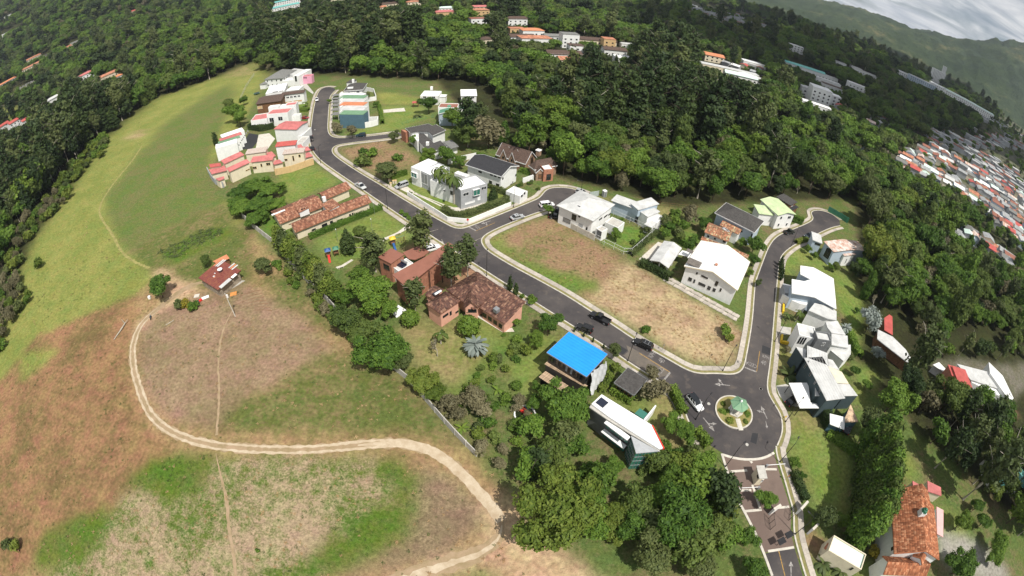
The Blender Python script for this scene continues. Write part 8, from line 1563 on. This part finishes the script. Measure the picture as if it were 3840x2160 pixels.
# slabs beside the big gable house
r = empty('slab_path',G(Ze(290,690)),0,'double row of pale stone slabs along the big white gable house','path'); o_ = r.location.copy()
for k in range(22):
    for s in (0,1):
        t_ = k/21; a = G(S1(2497+t_*260,1050+t_*145+s*0)); tt = (G(S1(2757,1195))-G(S1(2497,1050))).normalized(); nn_ = Vector((-tt.y,tt.x,0)); c = a+nn_*(s*1.5-.2)+Vector((random.uniform(-.1,.1),random.uniform(-.1,.1),0)); mb = MB(); mb.box(-.52,.52,-.66,.66,-.1,.12+random.uniform(0,.06)); q = mb.build('slab',SLABC,r,bevel=.03); q.location = c-o_; q.rotation_euler = (0,0,math.atan2(tt.y,tt.x)+random.uniform(-.12,.12))
# ================================================================== roundabout island and gazebo
ISG = surf('island_grass',(.20,.19,.06),.95,.3,.8,col2=(.29,.23,.10),bump=.4)
mb = MB(); mb.prism([tuple(IC+(IR-.3)*Vector((math.cos(k*.15708),math.sin(k*.15708)))) for k in range(40)],-.1,.22); tag(mb.build('roundabout_island',ISG),kind='structure')
mb = MB()
for k in range(40):
    a0,a1 = k*.15708,(k+1)*.15708; q = [IC+rr*Vector((math.cos(a),math.sin(a))) for rr,a in ((IR-.29,a0),(IR+.02,a0),(IR+.02,a1),(IR-.29,a1))]; mb.prism([tuple(v) for v in q],-.05,.25)
tag(mb.build('kerb',KERBC),kind='structure')
g0 = G(Zl(1060,760),.25); pth = G(Zl(1165,1110),.25); dv_ = (pth-g0).normalized(); gz = empty('gazebo',g0,math.atan2(dv_.y,dv_.x),'small hexagonal gazebo with a green roof on the roundabout island','gazebo'); gz.location.z = .22
mb = MB(); mb.cyl((0,0),1.75,1.75,0,.18,6); mb.build('floor',CONCL,gz)
for k in range(6): a = 1.0472*k; mb = MB(); mb.tube([(1.5*math.cos(a),1.5*math.sin(a),.15),(1.5*math.cos(a),1.5*math.sin(a),2.5)],.07,6); mb.build('post',WHITEP,gz)
for k in range(6):
    if k in (0,5): continue
    a0,a1 = 1.0472*k,1.0472*(k+1); mb = MB(); mb.tube([(1.5*math.cos(a0),1.5*math.sin(a0),.95),(1.5*math.cos(a1),1.5*math.sin(a1),.95)],.05,5); mb.build('rail',WHITEP,gz)
mb = MB(); ring = [(2.15*math.cos(1.0472*k),2.15*math.sin(1.0472*k),2.4) for k in range(6)]; mb.add(ring+[(0,0,3.4)],[(k,(k+1) % 6,6) for k in range(6)]+[(5,4,3,2,1,0)]); rf_ = mb.build('roof',R_GREEN,gz)
for k in range(6): mb = MB(); mb.tube([ring[k],(0,0,3.42)],.05,5); mb.build('hip_ridge',R_DGREEN,rf_)
mb = MB(); mb.cyl((0,0),.26,.22,3.3,3.6,10); mb.cyl((0,0),.24,.03,3.6,3.85,10); mb.build('finial',WHITEP,rf_)
pp = empty('island_path',g0,0,'pale concrete path slabs leading to the gazebo','path')
for k in range(5): c = dv_*(2.2+k*.62*(pth-g0).length/4.6); mb = MB(); mb.box(-.28,.28,-.55,.55,0,.05); q = mb.build('slab',CONCL,pp); q.location = (c.x,c.y,-.02); q.rotation_euler = (0,0,math.atan2(dv_.y,dv_.x))
for k,x,y,r_ in [('drybush',815,615,60),('shrub',800,770,80),('shrub',900,750,60),('drybush',945,955,85),('shrub',1290,810,75),('drybush',1270,975,60)]: tree('shrub' if k == 'shrub' else 'yellowshrub',Zl,x,y,r_,'low rounded shrub bed plant on the roundabout island','shrub','island shrubs',zs=.55,var=3 if k == 'drybush' else 2)
# ================================================================== entrance guardhouse and barriers
gh = House('guardhouse','small cream guardhouse with a flat concrete roof on the paved entrance','guardhouse'); gh.block(Zk,(752,470),(845,466),(805,318),3.0,'slab',0,CONC,CREAM,ov=.25); gh.at(Zk,765,478,805,505,fm=WHITEP); gh.at(Zk,725,420,745,470,fm=FRAMED)
for lb_,a,b_ in [('white raised barrier arm on the right of the guardhouse',Zk(815,345),Zk(1020,330)),('white barrier arm across the lane left of the guardhouse',Zk(725,592),Zk(475,606))]:
    A_,B_ = G(a),G(b_); r = empty('barrier',A_,math.atan2((B_-A_).y,(B_-A_).x),lb_,'barrier'); mb = MB(); mb.box(-.2,.2,-.2,.2,0,1.05); mb.build('motor_box',GREYM,r); mb = MB(); mb.box(.1,(B_-A_).length,-.05,.05,.9,1.02); mb.build('arm',WHITEP,r)
for lb_,a,b_ in [('white gate pillar and dark iron gate leaf by the pavement',t33(275,830),t33(345,750)),('white gate pillar on the entrance median',t33(5,830),t33(75,785)),('white gate pillar below the entrance hedge',t33(390,1030),t33(450,970))]: wall_run('gate_pillar',lb_,[a,b_],2.2,.4,WHITE,'gate',panels=False,cap=CONCL)
for lb_,a,b_ in [('open black iron gate leaf beside the pavement',t33(205,890),t33(225,790)),('open black iron gate leaf on the median',t33(20,985),t33(5,870))]: mesh_fence('iron_gate',lb_,[a,b_],2.2,BLACKM,1.2,(.1,.98),'gate')
for lb_,px in [('dark canopied kiosk screen on the lower median',t33(160,1075)),('dark shade box on the lower median',t33(85,1140))]: q = G(px); r = empty('kiosk',q,.3,lb_,'kiosk'); mb = MB(); mb.tube([(0,0,0),(0,0,1.9)],.06,6); mb.build('post',BLACKM,r); mb = MB(); mb.box(-.8,.8,-.6,.6,1.9,2.1); mb.build('top',BLACKM,r,bevel=.04)
# ================================================================== park, yards, field things
def playset(label,px,roofs,rz):
    q = G(px); r = empty('playground_set',q,rz,label,'playground')
    for i,m_ in enumerate(roofs):
        cx = i*2.2
        for sx in (-.6,.6):
            for sy in (-.6,.6): mb = MB(); mb.tube([(cx+sx,sy,0),(cx+sx,sy,2.5)],.06,5); mb.build('post',WOOD,r)
        mb = MB(); mb.box(cx-.7,cx+.7,-.7,.7,1.15,1.28); mb.build('deck',WOOD,r); mb = MB(); mb.add([(cx-.85,-.85,2.4),(cx+.85,-.85,2.4),(cx+.85,.85,2.4),(cx-.85,.85,2.4),(cx,0,3.1)],[(0,1,4),(1,2,4),(2,3,4),(3,0,4),(3,2,1,0)]); mb.build('tower_roof',m_,r)
    mb = MB(); mb.add([(-.3,-.7,1.25),(.3,-.7,1.25),(.3,-2.8,.15),(-.3,-2.8,.15)],[(0,1,2,3)]); mb.build('slide',BLUEP if len(roofs) == 1 else REDP,r); x0 = (len(roofs)-1)*2.2+.7
    for s in (-.9,.9): mb = MB(); mb.tube([(x0+2.6,s,0),(x0+2.6,0,2.3)],.07,5); mb.build('swing_leg',WOOD,r)
    mb = MB(); mb.tube([(x0-.1,0,2.2),(x0+2.7,0,2.3)],.07,5); mb.build('swing_beam',GREENP,r)
    for k in (.9,1.8): mb = MB(); mb.box(x0+k-.2,x0+k+.2,-.12,.12,.5,.56); mb.tube([(x0+k-.18,0,.55),(x0+k-.18,0,2.25)],.015,4); mb.tube([(x0+k+.18,0,.55),(x0+k+.18,0,2.25)],.015,4); mb.build('swing_seat',BLACKM,r)
playset('wooden play tower with a yellow roof and swings on the park lawn',t11(1380,1020),[YELLOWP],.5); playset('wooden play set with blue and green tower roofs and a red slide',t11(735,1140),[BLUEP,GREENP],.45)
def bench(label,px,rz): r = empty('park_bench',G(px),rz,label,'bench'); mb = MB(); mb.box(-.8,.8,-.25,.25,.40,.46); mb.build('seat',CONCL,r); [MB_leg(r,s) for s in (-.6,.6)]
def MB_leg(r,s): mb = MB(); mb.box(s-.1,s+.1,-.2,.2,0,.4); mb.build('leg',CONC,r)
bench('pale bench beside the upper curve of the park path',t11(1435,908),.6); bench('pale bench at the lower end of the park path',t11(858,1248),.6)
for lb_,px in [('thin pale lamp post on the upper park lawn',t11(1172,880)),('thin pale lamp post near the lower park lawn',t11(825,985)),('thin pale lamp post inside the bungalow hedge',t11(1195,710))]: r = empty('garden_lamp',G(px),0,lb_,'lamp'); mb = MB(); mb.tube([(0,0,0),(0,0,4.2)],.04,6); mb.build('pole',GREYM,r); mb = MB(); mb.cyl((0,0),.14,.1,4.1,4.4,8); mb.build('lamp_head',WHITEP,r)
for i,(x,y) in enumerate([(112,215),(190,245),(238,240),(140,290)]): r = empty('litter_bin',G(Zm(x,y+15)),0,'cream pot-like bin in the group at the dry lot corner','bin','bins at the dry lot corner'); mb = MB(); mb.cyl((0,0),.36,.42,0,1.1,12); mb.build('body',CREAM,r); mb = MB(); mb.cyl((0,0),.44,.44,1.1,1.2,12); mb.build('rim',OCHRE,r)
r = empty('portable_toilet',G(t21(925,530)),.5,'grey and white portable toilet cabin at the forest edge','toilet cabin'); mb = MB(); mb.box(-.6,.6,-.6,.6,0,2.2); mb.build('cabin',GREYW,r,bevel=.04); mb = MB(); mb.box(-.64,.64,-.64,.64,2.2,2.4); mb.build('roof',WHITEP,r,bevel=.08); mb = MB(); mb.box(-.4,.4,-.63,-.6,.1,1.9); mb.build('door',GREYM,r)
r = empty('panel_screen',G(t21(845,525)),.45,'pale zinc sheet screen beside the portable toilet','screen'); mb = MB(); mb.box(-2.6,.9,-.05,.05,0,1.9); mb.build('sheet',surf('zinc_sheet',(.42,.48,.46),.5,.15),r); mb = MB(); mb.box(.9,1.0,-.1,.1,0,2.0); mb.build('post',GREYM,r)
# pond with a red footbridge
pc = G(t22(130,1275)); PR = (G(t22(235,1275))-G(t22(25,1275))).length/2; sheet('pond',[pc.to_2d()+PR*.9*Vector((math.cos(k*.2094),math.sin(k*.2094))) for k in range(30)],.05,glass('pond_water',(.02,.028,.012),.12)); r = empty('pond_edging',pc,0,'ring of white stones around the small pond','stone ring')
for k in range(40): a = k*.15708; mb = MB(); mb.box(-.22,.22,-.15,.15,0,.22+random.uniform(0,.1)); q = mb.build('stone',WHITEP,r,bevel=.06); q.location = (PR*math.cos(a),PR*math.sin(a),0); q.rotation_euler = (0,0,a+1.57+random.uniform(-.3,.3))
A_,B_ = G(t22(45,1195),.4),G(t22(210,1310),.4); r = empty('footbridge',A_,math.atan2((B_-A_).y,(B_-A_).x),'narrow red footbridge crossing the small pond','footbridge'); L_ = (B_-A_).length; mb = MB(); mb.box(0,L_,-.3,.3,-.08,0); mb.build('deck',REDP,r); 
for s in (-.3,.3): mb = MB(); mb.tube([(0,s,.6),(L_,s,.6)],.05,6); mb.build('rail',REDP,r)
# field odds and ends
def heap(name,label,cat,px,boxes,rz=0): r = empty(name,G(px),rz,label,cat); [boxp(r,*b_) for b_ in boxes]; return r
def boxp(r,nm,x,y,z,dx,dy,dz,m_,rz): mb = MB(); mb.box(-dx/2,dx/2,-dy/2,dy/2,0,dz); q = mb.build(nm,m_,r); q.location = (x,y,z); q.rotation_euler = (0,0,rz)
heap('board_pile','white boards and red scrap piled on the ground below the shack','boards',t02(2040,120),[('board',.8,.5,.1,2.2,1.1,.12,WHITEP,.1),('board',-.6,-.1,.1,1.0,.8,.3,REDP,.4),('board',-1.5,-.3,.05,1.0,.6,.3,BLUEP,.2),('board',-2.3,-.6,.05,1.4,.5,.4,GREYM,.5)],.55)
heap('orange_mat','flat orange mat lying on the soil by the utility pole','mat',t02(2350,60),[('sheet',0,0,0,1.9,1.5,.12,surf('orange_board',(.62,.27,.08),.8,.1),0)],.45); heap('stone_slab','pale square slab on the ground below the shack','slab',t02(1980,80),[('slab',0,0,0,1.6,1.4,.1,CONCL,0)],.3); heap('white_drum','small white drum beside the lone round tree','drum',t02(1508,105),[('drum',0,0,0,.7,.7,.8,WHITEP,.3)])
r = empty('motorbike',G(t02(1522,308)),2.1,'small blue-grey motorbike standing on the dirt track','motorbike')
for sx in (-.6,.6): mb = MB(); mb.tube([(sx,-.06,.3),(sx,.06,.3)],.3,12); mb.build('wheel',RUBBER,r)
mb = MB(); mb.box(-.45,.4,-.14,.14,.45,.8); mb.build('frame',surf('blue_grey_paint',(.12,.2,.27),.4,.1),r,bevel=.06); mb = MB(); mb.box(-.6,.1,-.13,.13,.8,.9); mb.build('seat',RUBBER,r,bevel=.03); mb = MB(); mb.tube([(.45,-.35,1.0),(.45,.35,1.0)],.03,5); mb.tube([(.62,0,.35),(.45,0,1.0)],.03,5); mb.build('handlebar',GREYM,r)
r = empty('fallen_trunk',G(t02(1185,480)),0,'pale fallen tree trunk with broken limbs in the brown field','fallen tree'); f = [G(t02(*q))-r.location for q in ((1150,525),(1215,440),(1265,370),(1300,340),(1235,340))]; mb = MB(); mb.tube([f[0]+Vector((0,0,.2)),f[1]+Vector((0,0,.35)),f[2]+Vector((0,0,.5))],[.12,.22,.18],7); mb.build('trunk',BARKP,r)
for e in f[3:]: mb = MB(); mb.tube([f[2]+Vector((0,0,.5)),e+Vector((0,0,.9))],[.12,.05],5); mb.build('limb',BARKP,r)
r = empty('garden_log',G(t02(1715,348)),.9,'single pale log lying in the dry grass','log'); mb = MB(); mb.tube([(-1.4,0,.1),(1.2,0,.12)],[.11,.09],7); mb.build('log',BARKP,r)
for lb_,px in [('small dark sapling on the pavement beside the blue roof',t22(622,445)),('small dark sapling on the pavement beside the blue roof',t22(718,495)),('small dark sapling on the pavement beside the blue roof',t22(810,548)),('small dark sapling on the pavement beside the blue roof',t22(915,610))]: b_ = G(px); plant('cypress',(b_.x,b_.y,.1),.38,lb_,'sapling','pavement saplings')
b_ = G(t22(1330,440)); plant('shrub',(b_.x,b_.y,0),.8,'lone dark green weed bush in the straw-coloured lot','shrub',var=0); b_ = G(t22(2140,470)); plant('shrub',(b_.x,b_.y,0),1.1,'green weed clump at the far end of the straw-coloured lot','shrub',var=2); b_ = G(t22(2180,530)); plant('yellowshrub',(b_.x,b_.y,0),.9,'yellowish weed clump at the far end of the straw-coloured lot','shrub')
r = empty('pergola',G(t10(1610,1075)),.1,'small red-roofed pergola on the lawn edge','pergola'); [boxp(r,'post',sx,sy,0,.15,.15,2.3,WOOD,0) for sx in (-1.2,1.2) for sy in (-1,1)]; boxp(r,'roof',0,0,2.3,3.4,2.8,.25,R_RED,0)
r = empty('trampoline',G(t10(60,940) if False else Zb(125,610)),0,'round trampoline with a dark mat in a garden of the left row','trampoline'); mb = MB(); mb.cyl((0,0),2.0,2.0,.8,.9,20); mb.build('frame',GREENP,r); mb = MB(); mb.cyl((0,0),1.7,1.7,.9,.93,20); mb.build('mat',BLACKM,r); [boxp(r,'leg',1.8*math.cos(a),1.8*math.sin(a),0,.08,.08,.8,GREYM,0) for a in (0,1.57,3.14,4.71)]
# ================================================================== cloud over the far ridge (its shadow falls there), and the air
CF = [GT(D(*q)) for q in [(1640,70),(1790,130),(1920,205),(2080,270),(2260,320),(2440,345),(2520,330),(2450,230),(2300,160),(2100,85),(1950,45),(1800,12)]]; CF = [(v.x,v.y) for v in CF if v is not None]; rc = random.Random(4); HC = 900.0; off = Vector((SDIR.x,SDIR.y))*(HC/SDIR.z); mb = MB(); a_ = np.array(CF); n_ = 0
for _ in range(4000):
    x,y = rc.uniform(a_[:,0].min(),min(a_[:,0].max(),2600)),rc.uniform(a_[:,1].min(),min(a_[:,1].max(),2600))
    if n_ < 90 and bool(pip(np.array([x]),np.array([y]),CF)[0]):
        R0 = rc.uniform(70,120); n_ += 1; vs = []; na_,nb_ = 12,7; c = (x+off.x,y+off.y,HC+rc.uniform(0,60))
        for i in range(nb_+1):
            for j in range(na_): th = math.pi*i/nb_; ph = 6.28318*j/na_; vs.append((c[0]+R0*math.sin(th)*math.cos(ph),c[1]+R0*math.sin(th)*math.sin(ph),c[2]+R0*.45*math.cos(th)))
        mb.add(vs,[(i*na_+j,(i+1)*na_+j,(i+1)*na_+(j+1) % na_,i*na_+(j+1) % na_) for i in range(nb_) for j in range(na_)])
tag(mb.build('cloud',surf('cloud_white',(.85,.85,.86),1.0,.03,.01),smooth=True),'broad white cloud hanging high above the far ridge','cloud',kind='stuff')
mb = MB(); mb.box(-7600,7600,-400,8200,-60,640); hz_ = mb.build('haze',None); hz_.data.materials.clear(); hm = bpy.data.materials.new('haze'); hm.use_nodes = True; hm.node_tree.nodes.clear(); ho = hm.node_tree.nodes.new('ShaderNodeOutputMaterial'); hv_ = hm.node_tree.nodes.new('ShaderNodeVolumePrincipled'); hv_.inputs['Color'].default_value = (.80,.88,1.0,1); hv_.inputs['Density'].default_value = HAZE; hv_.inputs['Anisotropy'].default_value = .2; hm.node_tree.links.new(hv_.outputs[0],ho.inputs['Volume']); hz_.data.materials.append(hm); tag(hz_,'thin pale haze in the air over the valley','haze',kind='stuff')
